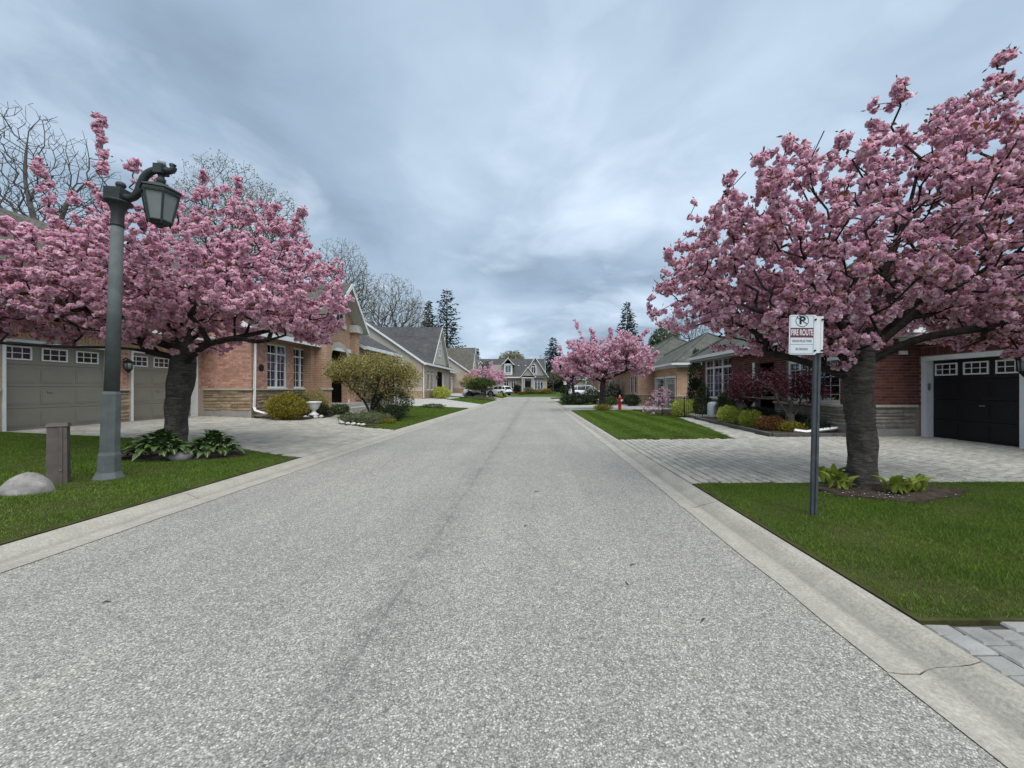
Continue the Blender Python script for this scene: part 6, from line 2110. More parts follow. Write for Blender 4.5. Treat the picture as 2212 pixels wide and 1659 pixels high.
# spreading golden maple and what grows under it
def laceleaf(label, base, crown, mat, seed, h, n_tips, n_leaves, leaf=(0.10, 0.045), group=None, stems=5, bark='bark_dark', r0=0.005):
    rng = np.random.default_rng(seed)
    T = Thing('small_tree', label, 'tree', base, group)
    x, y, z = base
    limbs = []
    trunk = [(x, y, z - 0.1), (x, y, z + 0.1), (x, y, z + 0.2)]
    for k in range(stems):
        t = 2 * PI * k / stems + 0.4
        limbs.append([(x, y, z + 0.15), (x + 0.25 * math.cos(t), y + 0.25 * math.sin(t), z + h * 0.35), (x + 0.8 * math.cos(t), y + 0.8 * math.sin(t), z + h * 0.65)])
    tips = []
    tot = sum(c[2] for c in crown)
    for c, r, wgt in crown:
        m = int(n_tips * wgt / tot)
        d = rng.normal(0, 1, (m, 3))
        d /= np.linalg.norm(d, axis=1, keepdims=True)
        tips.append(np.array(c) + d * np.array(r) * rng.uniform(0, 1, (m, 1)) ** 0.45)
    P, par, cnt, te = grow([trunk] + limbs, np.concatenate(tips), rng, 0.2, -0.08, 0.12, 0.2)
    for (V, F), nm in zip(skeleton_mesh(P, par, cnt, r0, 0.48, 0.09, 0.018), ('stem', 'twigs')):
        T.np_part(nm, V, F, M[bark], smooth=True, kind='stuff' if nm == 'twigs' else None)
    tw = np.where((cnt <= 3) & (par >= 0))[0]
    c = P[rng.choice(tw, n_leaves)] + rng.normal(0, 0.09, (n_leaves, 3))
    V, F = leaf_quads(c, rng, leaf[0], leaf[1], None, droop=0.2)
    T.np_part('leaves', V, F, M[mat], kind='stuff')
    return T


zb = gzf(-6.95, 16.2)
laceleaf('spreading golden brown small tree in the bed on the left', (-6.95, 16.2, zb),
         [((-6.8, 16.2, 2.3), (1.75, 1.4, 0.62), 1.0), ((-7.9, 16.0, 2.15), (0.8, 0.8, 0.5), 0.3), ((-5.6, 16.3, 1.95), (0.75, 0.9, 0.6), 0.3), ((-6.8, 16.2, 1.6), (1.1, 1.0, 0.5), 0.3)], 'olive', 96, 2.0, 1300, 19000, (0.085, 0.038), r0=0.005)
shrub('rounded_yew', 'dark rounded shrub with olive top under the golden small tree', (-6.5, 17.3), (0.95, 0.8, 0.72), 'green', 7500, (0.07, 0.03), None, 0.1, 0.8, 0.55, 97)
shrub('dark_shrub', 'small grey-green shrub at the road end of the left bed', (-5.75, 15.6), (0.45, 0.42, 0.36), 'yew', 2600, (0.05, 0.025), None, 0.12, 0.7, 0.5, 98)
for i, (x, y, rx, rz, mt, lab) in enumerate(((-6.75, 14.3, 0.42, 0.17, 'sage', 'sage green perennial mound behind the white border stones'), (-6.25, 14.2, 0.5, 0.21, 'sage', 'sage green perennial mound in the middle of the left bed front'),
                                             (-5.95, 14.75, 0.48, 0.2, 'sage', 'sage perennial mound beside the small grey-green shrub'), (-7.2, 14.9, 0.4, 0.18, 'green', 'green perennial mound beside the walkway to the porch'),
                                             (-5.65, 14.55, 0.33, 0.10, 'gold', 'flat yellow ground cover patch at the lawn edge of the left bed'), (-6.7, 15.2, 0.5, 0.24, 'sage', 'feathery sage mound at the foot of the golden small tree'))):
    shrub('perennial_mound', lab, (x, y), (rx, rx * 0.8, rz), mt, 2200, (0.07, 0.02), 'perennials in the left bed', 0.2, 0.6, 0.3, 110 + i, 3, 'plant')

# farther left plants
shrub('lime_shrub', 'bright yellow-green shrub in front of the second left house', (-9.25, 38.0), (0.85, 1.6, 0.6), 'lime', 4200, (0.11, 0.06), None, 0.2, 0.7, 0.45, 121)
shrub('low_green', 'low green plant on the far lawn left of the road', (-6.6, 28.5 - 3.6), (0.8, 0.4, 0.16), 'green', 1500, (0.08, 0.03), None, 0.2, 0.6, 0.4, 122, cat='plant')
laceleaf('small olive tree beside the driveway of the second left house', (-7.6, 46.0, gzf(-7.6, 46.0)), [((-7.6, 46, 2.2), (1.5, 1.3, 0.9), 1.0)], 'olive', 123, 1.8, 260, 3600, (0.16, 0.08))
laceleaf('umbrella shaped green tree with pale stem at the far left driveway', (-6.2, 44.5, gzf(-6.2, 44.5)), [((-6.2, 44.5, 2.0), (1.7, 1.3, 0.75), 1.0)], 'green', 124, 1.7, 300, 5200, (0.16, 0.08), bark='bark_grey')
shrub('low_juniper', 'low spreading juniper along the far left lawn', (-6.0, 43.0), (1.6, 0.8, 0.22), 'sage', 2600, (0.11, 0.05), None, 0.2, 0.6, 0.4, 125)
shrub('dark_hedge', 'dark hedge under the umbrella shaped tree', (-7.3, 45.2), (1.2, 0.8, 0.4), 'yew', 2400, (0.11, 0.05), None, 0.15, 0.6, 0.4, 126)
shrub('low_yellow', 'yellow-green clump behind the far left parked car', (-4.4 - 1.2, 57.0), (0.7, 0.7, 0.35), 'lime', 1000, (0.16, 0.08), None, 0.2, 0.6, 0.4, 127)
# at the end house
for i, (x, y, rx, rz, mt, lab) in enumerate(((-3.4, 72.8, 0.75, 1.45, 'yew', 'dark upright yew left of the end house porch'), (-1.2, 71.3, 0.9, 1.0, 'sage', 'grey-green shrub in front of the end house porch'),
                                             (0.4, 71.8, 1.2, 0.7, 'gold', 'golden shrub under the triple window of the end house'), (2.0, 71.8, 1.0, 0.75, 'gold', 'golden shrub at the right corner of the end house'),
                                             (-2.4, 70.8, 0.9, 0.3, 'rust', 'low reddish shrub beside the end house path'))):
    shrub('end_shrub', lab, (x, y), (rx, rx, rz * 0.6), mt, 1500, (0.2, 0.1), 'shrubs before the end house', 0.2, 0.6, 0.4, 130 + i)
# around the hydrant cherry and the far right
shrub('low_boxwood', 'low clipped yellowish shrub at the foot of the hydrant cherry', (4.3, 24.3), (0.62, 0.4, 0.2), 'gold', 2200, (0.06, 0.03), None, 0.12, 0.7, 0.5, 141)
shrub('spreading_yew', 'dark spreading yew left of the hydrant cherry', (3.55, 33.2), (1.45, 0.9, 0.5), 'yew', 5200, (0.12, 0.05), None, 0.18, 0.6, 0.4, 142)
shrub('round_yew', 'dark round shrub right of the hydrant at the brick corner', (7.6, 30.2), (0.65, 0.6, 0.5), 'yew', 2600, (0.09, 0.045), None, 0.12, 0.7, 0.5, 143)
shrub('green_mound', 'loose green shrub behind the hydrant', (6.1, 31.6), (0.95, 0.7, 0.38), 'green', 2800, (0.11, 0.045), None, 0.2, 0.6, 0.4, 144)
shrub('green_mound', 'dark green shrub between the hydrant cherry and the silver car', (5.6, 38.0), (0.9, 0.9, 0.75), 'cedar', 2600, (0.14, 0.06), None, 0.2, 0.6, 0.4, 145)
shrub('dark_evergreen', 'dark evergreen beside the bare shrubby tree on the right', (7.4, 36.5), (0.8, 0.7, 1.0), 'yew', 2600, (0.14, 0.06), None, 0.2, 0.6, 0.4, 146)
shrub('dark_hedge', 'dark hedge behind the far parking sign', (6.2, 62.0 + 6), (2.0, 1.0, 0.8), 'yew', 2200, (0.24, 0.12), None, 0.15, 0.6, 0.4, 147)

# ================================================================== hostas
def leaf_mesh(L, W, fold=0.25, curl=0.5):
    n = 6
    vs, fs = [], []
    for i in range(n + 1):
        s = i / n
        w_ = W * math.sin(PI * min(1, s * 0.92 + 0.05)) ** 0.8 * (1 - 0.15 * s)
        x = L * s
        z = L * (0.35 * math.sin(PI * 0.75 * s) - curl * s * s)
        vs += [(x, -w_ / 2, z + fold * w_ / 2), (x, 0, z), (x, w_ / 2, z + fold * w_ / 2)]
    for i in range(n):
        a = i * 3
        fs += [(a, a + 1, a + 4, a + 3), (a + 1, a + 2, a + 5, a + 4)]
    me = bpy.data.meshes.new('leaf')
    me.from_pydata(vs, [], fs)
    me.update()
    me.polygons.foreach_set('use_smooth', np.ones(len(me.polygons), bool))
    return me


HL = [leaf_mesh(0.30, 0.22, 0.3, 0.45), leaf_mesh(0.25, 0.19, 0.35, 0.6), leaf_mesh(0.33, 0.23, 0.25, 0.55)]
for me in HL:
    me.materials.append(M['hosta'])


def hosta(label, x, y, n, spread, seed):
    rng = random.Random(seed)
    T = Thing('hosta', label, 'plant', (x, y, gzf(x, y) + 0.02), 'hostas under the left cherry', local=True)
    for i in range(n):
        o = link('leaf', HL[rng.randrange(3)], None, T.o)
        t = 2 * PI * i * 0.382 + rng.uniform(-0.3, 0.3)
        k = (i + 0.5) / n
        r = spread * math.sqrt(k) * 0.8
        o.location = (r * math.cos(t), r * 0.6 * math.sin(t), 0.28 * (1 - k) + 0.06 + rng.uniform(0, 0.05))
        o.rotation_euler = (rng.uniform(-0.3, 0.3), -1.15 + 1.2 * k + rng.uniform(-0.25, 0.25), t)
        o.scale = (rng.uniform(0.46, 0.7),) * 3
    return T


hosta('striped hosta clump left of the left cherry trunk', -6.80, 6.95, 115, 0.52, 1)
hosta('striped hosta clump right of the left cherry trunk', -6.17, 7.36, 95, 0.42, 2)
V = ICO_V * np.random.default_rng(9).uniform(0.8, 1.15, (12, 1)) * np.array([0.24, 0.17, 0.15])
o = link('rock', fastmesh('rock', V, ICO_F), M['boulder'], loc=(-6.42, 6.98, gzf(-6.42, 6.98) + 0.08), smooth=True)
tag(o, 'small grey rock between the two hosta clumps', 'rock')

SP = [leaf_mesh(0.17, 0.075, 0.7, 0.25), leaf_mesh(0.14, 0.065, 0.9, 0.45)]
for me in SP:
    me.materials.append(M['sprout'])
for i, (x, y, n, s, lab) in enumerate(((4.16, 5.46, 14, 1.15, 'taller green plant behind the right cherry trunk on its left side'), (4.05, 5.12, 14, 0.95, 'pale green sprouts left of the right cherry trunk'),
                                       (4.62, 4.92, 14, 1.0, 'pale green sprouts in front of the right cherry trunk'), (4.83, 4.90, 12, 1.05, 'broad leaved pale sprouts middle of the three before the cherry'),
                                       (5.12, 5.08, 14, 0.95, 'pale green sprouts at the right end of the cherry bed'))):
    rng = random.Random(i + 5)
    T = Thing('sprouting_plant', lab, 'plant', (x, y, gzf(x, y) + 0.03), 'sprouts under the right cherry', local=True)
    for k in range(n):
        o = link('leaf', SP[k % 2], None, T.o)
        t = rng.uniform(0, 6.28)
        r = rng.uniform(0, 0.15)
        o.location = (r * math.cos(t) * 1.2, r * math.sin(t) * 0.6, rng.uniform(0.0, 0.05))
        o.rotation_euler = (rng.uniform(-0.4, 0.4), -1.3 + rng.uniform(-0.15, 0.5), t)
        o.scale = (s * rng.uniform(0.9, 1.5),) * 3

# fallen petals and litter on the bed and lawn
rng = np.random.default_rng(5)
p = np.c_[rng.normal(4.5, 0.45, 70), rng.normal(4.85, 0.15, 70)]
p3 = np.c_[p, gz(p[:, 0], p[:, 1]) + 0.055]
V, F = leaf_quads(p3, rng, 0.022, 0.016, np.tile(np.array([1.0, 0, 0]), (70, 1)), 0.8)
V[:, 2] = np.repeat(p3[:, 2], 4) + rng.uniform(0, 0.008, 280)
tag(link('fallen_petals', fastmesh('fallen_petals', V, F), M['petal'], kind='stuff'), 'pale fallen petals scattered on the soil below the right cherry', 'petals')

# ================================================================== street lamp
def street_lamp(label, base, tilt=0.0, rz=0.0):
    T = Thing('street_lamp', label, 'street lamp', base, 'street lamps', local=True, rz=rz)
    T.o.rotation_euler = (0, tilt, rz)
    o8 = PI / 8
    UP = 0.19
    T.part('base_flange', MB().lathe([(0.175, -0.06), (0.175, 0.03), (0.135, 0.12)], 8, rot=o8), M['lamp_conc'])
    T.part('plinth', MB().lathe([(0.128, 0.122), (0.124, 0.36), (0.110, 0.41)], 8, rot=o8), M['lamp_conc'])
    T.part('lower_shaft', MB().lathe([(0.110, 0.412), (0.104, 1.24), (0.086, 1.28)], 8, rot=o8), M['lamp_conc'])
    T.part('upper_shaft', MB().lathe([(0.082, 1.282), (0.069, 3.48 + UP)], 20), M['lamp_conc'], smooth=True)
    cap = T.part('capital', MB().lathe([(0.076, 3.482), (0.076, 3.5), (0.070, 3.52), (0.073, 3.68), (0.095, 3.76), (0.13, 3.80), (0.155, 3.82), (0.157, 3.84), (0.13, 3.845)], 20), M['lamp_iron'], smooth=True)
    T.part('block', MB().bb(-0.12, 0.10, -0.09, 0.09, 3.846, 4.02), M['lamp_iron'], cap)
    T.part('finial', MB().lathe([(0.05, 4.021), (0.035, 4.04), (0.055, 4.06), (0.06, 4.085), (0.045, 4.115), (0.012, 4.13)], 12, (0.03, 0, 0)), M['lamp_iron'], cap, smooth=True)
    # S-scroll arm
    pts = polyline([(0.05, 0, 3.92), (0.17, 0, 3.90), (0.26, 0, 3.98), (0.30, 0, 4.10), (0.36, 0, 4.24), (0.46, 0, 4.32), (0.58, 0, 4.34), (0.68, 0, 4.33), (0.735, 0, 4.36), (0.74, 0, 4.41), (0.70, 0, 4.42)], 0.03)
    n = len(pts)
    rad = [0.050 if i < n * 0.75 else 0.050 - 0.022 * (i - n * 0.75) / (n * 0.25) for i in range(n)]
    arm = T.part('scroll_arm', MB().tube([tuple(q) for q in pts], rad, 10), M['lamp_iron'], smooth=True)
    T.part('clamp', MB().bb(0.51, 0.63, -0.07, 0.07, 4.275, 4.405), M['lamp_iron'], arm)
    T.part('photocell', MB().lathe([(0.05, 4.406), (0.048, 4.47), (0.035, 4.482)], 14, (0.575, 0, 0)), M['photocell'], arm, smooth=True)
    T.part('hanger', MB().lathe([(0.03, 4.13), (0.05, 4.16), (0.055, 4.20), (0.035, 4.23), (0.04, 4.27)], 12, (0.575, 0, 0)), M['lamp_iron'], arm, smooth=True)
    # lantern: six tapering panes in an iron frame
    c = (0.575, 0, 0)
    lf = MB()
    zt, zb_, rt, rb = 3.98, 3.58, 0.215, 0.14
    for k in range(6):
        t = 2 * PI * k / 6 + 0.3
        t2 = 2 * PI * (k + 1) / 6 + 0.3
        a = (c[0] + rt * math.cos(t), rt * math.sin(t), zt)
        b = (c[0] + rb * math.cos(t), rb * math.sin(t), zb_)
        a2 = (c[0] + rt * math.cos(t2), rt * math.sin(t2), zt)
        b2 = (c[0] + rb * math.cos(t2), rb * math.sin(t2), zb_)
        lf.tube([a, b], 0.014, 5)
        lf.tube([b, (b[0], b[1], b[2] - 0.045)], [0.016, 0.006], 5)
        lf.tube([a, a2], 0.016, 5)
        lf.tube([b, b2], 0.016, 5)
    lan = T.part('lantern_frame', lf, M['lamp_iron'])
    T.part('lantern_band', MB().lathe([(0.228, 3.965), (0.232, 4.0), (0.226, 4.03)], 6, c, 0.3), M['lamp_iron'], lan)
    T.part('lantern_roof', MB().lathe([(0.246, 4.031), (0.242, 4.045), (0.13, 4.105), (0.06, 4.135), (0.03, 4.15)], 6, c, 0.3), M['lamp_iron'], lan)
    T.part('lantern_bottom', MB().lathe([(0.128, 3.595), (0.136, 3.58), (0.10, 3.545), (0.05, 3.53), (0.04, 3.50), (0.01, 3.49)], 12, c), M['lamp_iron'], lan)
    for k in range(6):
        t = 2 * PI * k / 6 + 0.3
        t2 = 2 * PI * (k + 1) / 6 + 0.3
        e = 0.97
        q = [(c[0] + r * e * math.cos(u), r * e * math.sin(u), z) for r, u, z in ((rt, t, zt), (rt, t2, zt), (rb, t2, zb_), (rb, t, zb_))]
        i_ = [(c[0] + (x - c[0]) * 0.97, y * 0.97, z) for x, y, z in q]
        T.part('pane', MB().hexa([q[3], q[2], i_[2], i_[3], q[0], q[1], i_[1], i_[0]]), M['frost'], lan)
    for part in list(T.o.children) :
        if part.name.split('.')[0] in ('capital', 'scroll_arm', 'lantern_frame'):
            part.location.z += UP
    return T


LAMP = street_lamp('grey octagonal lamp post with scroll arm lantern beside the near left cherry', (-6.17, 5.56, gzf(-6.17, 5.56)), R(1.8), R(4))
dup(LAMP.o, (-6.5, 46.8, gzf(-6.5, 46.8)), R(8), 'distant lamp post with lantern in front of the far left pink tree')

# ================================================================== utility pedestal, boulder
T = Thing('utility_pedestal', 'brown grey plastic utility pedestal on the left lawn beside the boulder', 'pedestal', (-6.5, 5.24, gzf(-6.5, 5.24)), local=True, rz=R(40))
T.part('body', MB().hexa([(-0.095, -0.085, -0.1), (0.095, -0.085, -0.1), (0.095, 0.085, -0.1), (-0.095, 0.085, -0.1), (-0.088, -0.078, 0.79), (0.088, -0.078, 0.79), (0.088, 0.078, 0.79), (-0.088, 0.078, 0.79)]), M['pedestal'])
T.part('lid', MB().hexa([(-0.102, -0.092, 0.792), (0.102, -0.092, 0.792), (0.102, 0.092, 0.792), (-0.102, 0.092, 0.792), (-0.088, -0.078, 0.835), (0.088, -0.078, 0.835), (0.088, 0.078, 0.835), (-0.088, 0.078, 0.835)]), M['pedestal'])
T.part('cover_strip', MB().hexa([(0.02, -0.094, 0.02), (0.05, -0.094, 0.02), (0.05, -0.08, 0.02), (0.02, -0.08, 0.02), (0.02, -0.087, 0.78), (0.05, -0.087, 0.78), (0.05, -0.07, 0.78), (0.02, -0.07, 0.78)]), M['pedestal'])
T.part('lock', MB().box((0.035, -0.098, 0.2), (0.02, 0.012, 0.02)), M['rim'])

rng = np.random.default_rng(12)
th, ph = np.meshgrid(np.linspace(0, 2 * PI, 25)[:-1], np.linspace(-0.35, PI / 2, 10), indexing='ij')
rr = 1 + 0.10 * np.sin(th * 2 + 0.6) + 0.06 * np.sin(th * 3 + ph * 4) + 0.035 * np.sin(th * 7 + ph * 5) + 0.02 * rng.normal(0, 1, th.shape)
bx = 0.235 * rr * np.cos(ph) * np.cos(th)
by = 0.19 * rr * np.cos(ph) * np.sin(th)
bz = 0.25 * np.sin(ph) * (1 + 0.1 * np.cos(th - 2.2))
V = np.stack([bx, by, bz], -1).reshape(-1, 3)
F = [(i * 10 + j, ((i + 1) % 24) * 10 + j, ((i + 1) % 24) * 10 + j + 1, i * 10 + j + 1) for i in range(24) for j in range(9)]
o = link('boulder', fastmesh('boulder', V, np.array(F)), M['boulder'], loc=(-6.32, 4.78, gzf(-6.32, 4.78) + 0.0), smooth=True)
tag(o, 'rounded grey granite boulder on the left lawn', 'boulder')

# ================================================================== no parking / fire route signs
def text_mesh(s, size, width, depth=0.0006, bold=0.0):
    cu = bpy.data.curves.new('lettering', 'FONT')
    cu.body = s
    cu.size = size
    cu.align_x = 'CENTER'
    cu.align_y = 'CENTER'
    cu.extrude = depth
    cu.offset = bold
    ob = bpy.data.objects.new('lettering', cu)
    COL.objects.link(ob)
    bpy.context.view_layer.update()
    me = bpy.data.meshes.new_from_object(ob.evaluated_get(bpy.context.evaluated_depsgraph_get()))
    bpy.data.objects.remove(ob)
    xs = [v.co.x for v in me.vertices]
    k = width / (max(xs) - min(xs))
    # stands upright, facing -y
    me.transform(Matrix(((k, 0, 0, 0), (0, 0, -1, 0), (0, 1, 0, 0), (0, 0, 0, 1))))
    return me


def fire_sign(label, base, rz, tilt):
    T = Thing('fire_route_sign', label, 'sign', base, 'fire route signs', local=True)
    T.o.rotation_euler = (0, tilt, rz)
    # steel post: an angle section
    T.part('post', MB().hexa([(-0.026, -0.018, -0.3), (0.026, -0.018, -0.3), (0.026, 0.018, -0.3), (-0.026, 0.018, -0.3), (-0.026, -0.018, 2.20), (0.026, -0.018, 2.20), (0.026, 0.018, 2.20), (-0.026, 0.018, 2.20)]), M['galv'])
    T.part('post_rib', MB().bb(0.006, 0.028, -0.032, -0.019, -0.3, 1.82), M['galv'])
    br = MB().bb(-0.04, 0.036, -0.042, -0.036, 1.835, 2.225)
    br.bb(0.012, 0.036, -0.046, -0.0421, 1.835, 2.225)
    bo = T.part('bracket', br, M['white'])
    for x in (-0.045, 0.024):
        for z in (1.86, 2.19):
            b = T.part('bolt', MB().lathe([(0.010, 0), (0.010, 0.012), (0.004, 0.014)], 8), M['sign_black'], bo)
            b.rotation_euler = (R(90), 0, 0)
            b.location = (x, -0.046, z)
    x0, x1, z0, z1 = -0.305, -0.03, 1.815, 2.24
    c = 0.014
    pl_ = MB().prism([(x0 + c, z0), (x1 - c, z0), (x1, z0 + c), (x1, z1 - c), (x1 - c, z1), (x0 + c, z1), (x0, z1 - c), (x0, z0 + c)], 1, -0.0465, -0.0435)
    P_ = T.part('plate', pl_, M['sign'])
    y = -0.0469
    def bar(nm, a, b, d, e, mat, yy=0.0):
        return T.part(nm, MB().bb(a, b, y - 0.0006 - yy, y - yy, d, e), M[mat], P_)
    xi0, xi1, zi0, zi1 = x0 + 0.012, x1 - 0.03, z0 + 0.012, z1 - 0.012
    lw = 0.0024
    bd = MB()
    for a, b, d, e in ((xi0, xi1, zi0, zi0 + lw), (xi0, xi1, zi1 - lw, zi1), (xi0, xi0 + lw, zi0 + lw, zi1 - lw), (xi1 - lw, xi1, zi0 + lw, zi1 - lw), (xi0 + lw, xi1 - lw, z0 + 0.108, z0 + 0.1105)):
        bd.bb(a, b, y - 0.0006, y, d, e)
    T.part('border', bd, M['sign_black'], P_)
    bar('red_band', xi0 + 0.003, xi1 - 0.003, z0 + 0.182, z0 + 0.286, 'sign_red')
    xm = (xi0 + xi1) / 2
    def put(s, size, width, z, mat, bold=0.0, yy=0.001, sx=1.0):
        me = text_mesh(s, size, width, 0.0004, bold)
        o = link('lettering', me, M[mat], P_)
        o.location = (xm, y - yy, z)
        return o
    put('FIRE ROUTE', 0.088, (xi1 - xi0) * 0.94, z0 + 0.234, 'white', 0.0018, 0.0014)
    put('VEHICLES WILL BE TOWED', 0.036, (xi1 - xi0) * 0.84, z0 + 0.145, 'sign_grey', 0.0004)
    put('ON DRIVEWAY', 0.036, (xi1 - xi0) * 0.55, z0 + 0.058, 'sign_grey', 0.0004)
    put('P', 0.115, 0.062, z0 + 0.362, 'sign_black', 0.004)
    ring = MB()
    n = 36
    for k in range(n):
        t0, t1 = 2 * PI * k / n, 2 * PI * (k + 1) / n
        q = [(xm + r * math.cos(t), z0 + 0.362 + r * math.sin(t)) for r, t in ((0.060, t0), (0.060, t1), (0.0665, t1), (0.0665, t0))]
        ring.add([(a, y - 0.0008, b) for a, b in q], [(0, 1, 2, 3)])
    T.part('ring', ring, M['sign_black'], P_)
    d = MB().box((xm, y - 0.0024, z0 + 0.362), (0.122, 0.0006, 0.007), ry=R(35))
    T.part('slash', d, M['sign_black'], P_)
    return T


SG = fire_sign('white no parking fire route sign on a steel post in the right lawn', (2.99, 4.14, gzf(3.0, 4.14) - 0.07), R(-6), R(1.2))
dup(SG.o, (3.75, 47.0, gzf(3.75, 47)), R(0), 'distant white fire route sign beyond the dark spreading yew')

# ================================================================== fire hydrant
H = Thing('fire_hydrant', 'red fire hydrant with pale caps at the far edge of the right lawn', 'hydrant', (5.40, 24.5, gzf(5.4, 24.5)), local=True, rz=R(20))
H.part('barrel', MB().lathe([(0.16, -0.05), (0.16, 0.03), (0.105, 0.04), (0.105, 0.50), (0.14, 0.51), (0.14, 0.55), (0.115, 0.56), (0.125, 0.72), (0.14, 0.73), (0.14, 0.76)], 18), M['red'], smooth=False)
bn = H.part('bonnet', MB().lathe([(0.13, 0.761), (0.12, 0.82), (0.085, 0.87), (0.05, 0.89)], 16), M['red'], smooth=True)
H.part('cap_nut', MB().lathe([(0.045, 0.891), (0.05, 0.95), (0.02, 0.975)], 8), M['hyd_white'], bn)
for t in (0, 90, 180):
    a = R(t - 90)
    d = (math.cos(a), math.sin(a))
    nz = H.part('nozzle', MB().tube([(d[0] * 0.09, d[1] * 0.09, 0.64), (d[0] * 0.17, d[1] * 0.17, 0.64)], 0.06, 12), M['red'])
    H.part('nozzle_cap', MB().tube([(d[0] * 0.171, d[1] * 0.171, 0.64), (d[0] * 0.205, d[1] * 0.205, 0.64)], 0.068, 8), M['hyd_white'], nz)

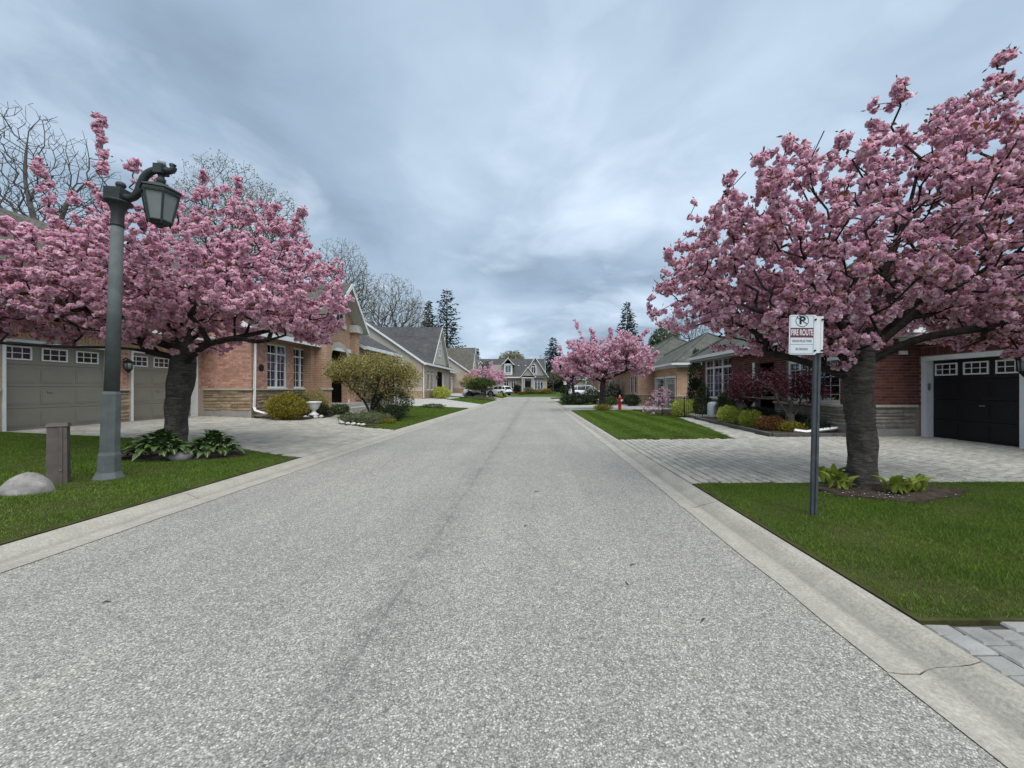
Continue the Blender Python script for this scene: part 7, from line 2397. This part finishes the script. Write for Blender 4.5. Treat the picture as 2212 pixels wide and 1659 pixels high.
# ================================================================== cars
def suv(label, base, rz, paint, group='parked cars'):
    T = Thing('parked_car', label, 'car', base, group, local=True, rz=rz)
    W = 0.94
    # lower body: stations along x (front = +x)
    st = [(-2.32, 0.42, 0.78, 0.80), (-2.25, 0.34, 0.98, 0.88), (-1.9, 0.30, 1.03, 0.93), (-1.0, 0.28, 1.02, W), (0.2, 0.28, 1.0, W), (0.95, 0.28, 0.98, W), (1.6, 0.29, 0.93, 0.92), (2.1, 0.32, 0.84, 0.86), (2.32, 0.40, 0.72, 0.74), (2.36, 0.45, 0.62, 0.66)]
    vs, fs = [], []
    for x, zl, zt, hw in st:
        sec = [(hw * 0.93, zl), (hw, zl + 0.12), (hw * 1.005, (zl + zt) / 2), (hw * 0.985, zt - 0.08), (hw * 0.90, zt)]
        ring = [(x, -y, z) for y, z in sec] + [(x, y, z) for y, z in sec[::-1]]
        vs += ring
    m = 10
    for i in range(len(st) - 1):
        for k in range(m):
            fs.append((i * m + k, i * m + (k + 1) % m, (i + 1) * m + (k + 1) % m, (i + 1) * m + k))
    fs += [tuple(range(m))[::-1], tuple((len(st) - 1) * m + k for k in range(m))]
    body = T.part('body', MB().add(vs, fs), M[paint], smooth=True)
    # greenhouse glass
    gs = [(-2.22, 0.99, 1.02, 0.80, 0.79), (-1.75, 1.0, 1.50, 0.84, 0.68), (-1.3, 1.0, 1.60, 0.86, 0.68), (-0.3, 0.99, 1.64, 0.87, 0.69), (0.35, 0.97, 1.57, 0.87, 0.68), (1.15, 0.95, 1.0, 0.82, 0.78)]
    vs, fs = [], []
    for x, zb_, zt, hb, ht in gs:
        vs += [(x, -hb, zb_), (x, -ht, zt), (x, ht, zt), (x, hb, zb_)]
    for i in range(len(gs) - 1):
        for k in range(4):
            fs.append((i * 4 + k, i * 4 + (k + 1) % 4, (i + 1) * 4 + (k + 1) % 4, (i + 1) * 4 + k))
    fs += [(3, 2, 1, 0), tuple(len(vs) - 4 + k for k in range(4))]
    gl = T.part('windows', MB().add(vs, fs), M['car_glass'])
    # roof skin
    rs = [(-2.0, 1.42, 0.66), (-1.75, 1.525, 0.70), (-1.3, 1.625, 0.70), (-0.3, 1.665, 0.71), (0.35, 1.595, 0.70), (0.5, 1.515, 0.66)]
    vs, fs = [], []
    for x, z, hw in rs:
        vs += [(x, -hw, z - 0.05), (x, -hw * 0.9, z), (x, hw * 0.9, z), (x, hw, z - 0.05)]
    for i in range(len(rs) - 1):
        for k in range(3):
            fs.append((i * 4 + k, i * 4 + k + 1, (i + 1) * 4 + k + 1, (i + 1) * 4 + k))
    T.part('roof', MB().add(vs, fs), M[paint], smooth=True)
    for s in (-1, 1):
        for a, b, r in (((0.38, s * 0.70, 1.56), (1.2, s * 0.82, 0.97), 0.035), ((-0.35, s * 0.71, 1.62), (-0.4, s * 0.885, 0.98), 0.025), ((-1.35, s * 0.70, 1.58), (-1.45, s * 0.875, 1.0), 0.04), ((-1.85, s * 0.68, 1.45), (-2.2, s * 0.80, 1.0), 0.06), ((-1.9, s * 0.69, 1.46), (0.42, s * 0.70, 1.55), 0.03)):
            T.part('pillar', MB().tube([a, b], r, 6), M[paint], body)
        T.part('roof_rail', MB().tube([(-1.5, s * 0.60, 1.63), (-0.4, s * 0.62, 1.70), (0.2, s * 0.60, 1.64)], 0.018, 5), M['plastic_black'], body)
        T.part('mirror', MB().box((0.85, s * 1.0, 1.04), (0.12, 0.2, 0.13)), M[paint], body)
        T.part('sill_trim', MB().bb(-1.0, 0.9, min(s * 0.90, s * 0.955), max(s * 0.90, s * 0.955), 0.24, 0.36), M['plastic_black'], body)
        T.part('headlight', MB().box((2.12, s * 0.66, 0.74), (0.3, 0.28, 0.11), rz=s * -0.45), M['head_lamp'], body)
        T.part('tail_light', MB().box((-2.24, s * 0.68, 0.92), (0.14, 0.36, 0.10), rz=s * 0.3), M['tail_red'], body)
        for x in (-1.42, 1.42):
            T.part('wheel_arch', MB().tube([(x, s * 0.70, 0.36), (x, s * 0.945, 0.36)], 0.42, 20), M['plastic_black'], body)
            wh = T.part('tyre', MB().tube([(x, s * 0.72, 0.355), (x, s * 0.76, 0.355), (x, s * 0.93, 0.355), (x, s * 0.958, 0.355)], [0.31, 0.355, 0.355, 0.32], 22), M['tyre'])
            T.part('rim', MB().tube([(x, s * 0.94, 0.355), (x, s * 0.966, 0.355)], [0.25, 0.235], 16), M['rim'], wh)
            for k in range(5):
                t = 2 * PI * k / 5
                T.part('spoke', MB().tube([(x, s * 0.967, 0.355), (x + 0.22 * math.cos(t), s * 0.967, 0.355 + 0.22 * math.sin(t))], 0.022, 4), M['plastic_black'], wh)
    T.part('rear_bumper', MB().box((-2.28, 0, 0.45), (0.14, 1.6, 0.22)), M['plastic_black'], body)
    T.part('front_grille', MB().box((2.34, 0, 0.58), (0.06, 0.95, 0.2)), M['plastic_black'], body)
    T.part('number_plate', MB().box((-2.335, 0, 0.78), (0.02, 0.34, 0.14)), M['white'], body)
    T.part('rear_spoiler', MB().box((-2.02, 0, 1.45), (0.26, 1.3, 0.04), ry=0.12), M[paint], body)
    return T


S1 = suv('silver crossover parked on the right driveway behind the cherry trunk', (6.6, 48.5, gzf(6.6, 48.5) + 0.01), R(2), 'car_silver')
suv('white station wagon parked at the far left seen from behind', (-6.2, 67.6, gzf(-6.2, 67.6) + 0.02), R(138), 'car_white')
dup(S1.o, (-7.3, 52.2, gzf(-7.3, 52.2) + 0.02), R(-4), 'silver car with its nose to the road behind the small far left cherry')

# ================================================================== litter on the road
for i, (x, y, L, a) in enumerate(((0.02, 5.4, 0.07, 0.3), (-0.10, 4.05, 0.05, 1.0), (0.80, 3.15, 0.05, 0.4), (0.68, 2.85, 0.04, 2.0), (0.95, 4.6, 0.04, 1.4), (1.05, 2.4, 0.05, 0.8), (-2.9, 2.6, 0.05, 0.2), (0.35, 8.6, 0.06, 1.2), (-3.2, 7.9, 0.05, 2.1))):
    L *= 0.5
    mb = MB().tube([(-L, 0, 0.006), (-L * 0.2, L * 0.12, 0.01), (L, 0, 0.006)], [0.003, 0.005, 0.002], 5)
    o = link('fallen_twig', mb.mesh('fallen_twig'), M['twig'], loc=(x, y, 0.002))
    o.rotation_euler = (0, 0, a)
    tag(o, ('dark twig scrap near the middle of the road level with the sign', 'twig scrap left of the road centre before the sign', 'twig scrap in the right lane nearest the viewer but one', 'tiny twig scrap just before its neighbour in the right lane', 'twig scrap by the right kerb level with the sign', 'twig scrap nearest the viewer on the right', 'twig scrap nearest the viewer on the left', 'farthest twig scrap in the middle of the road', 'farthest twig scrap on the left side of the road')[i], 'twig', 'scraps of twig on the road')
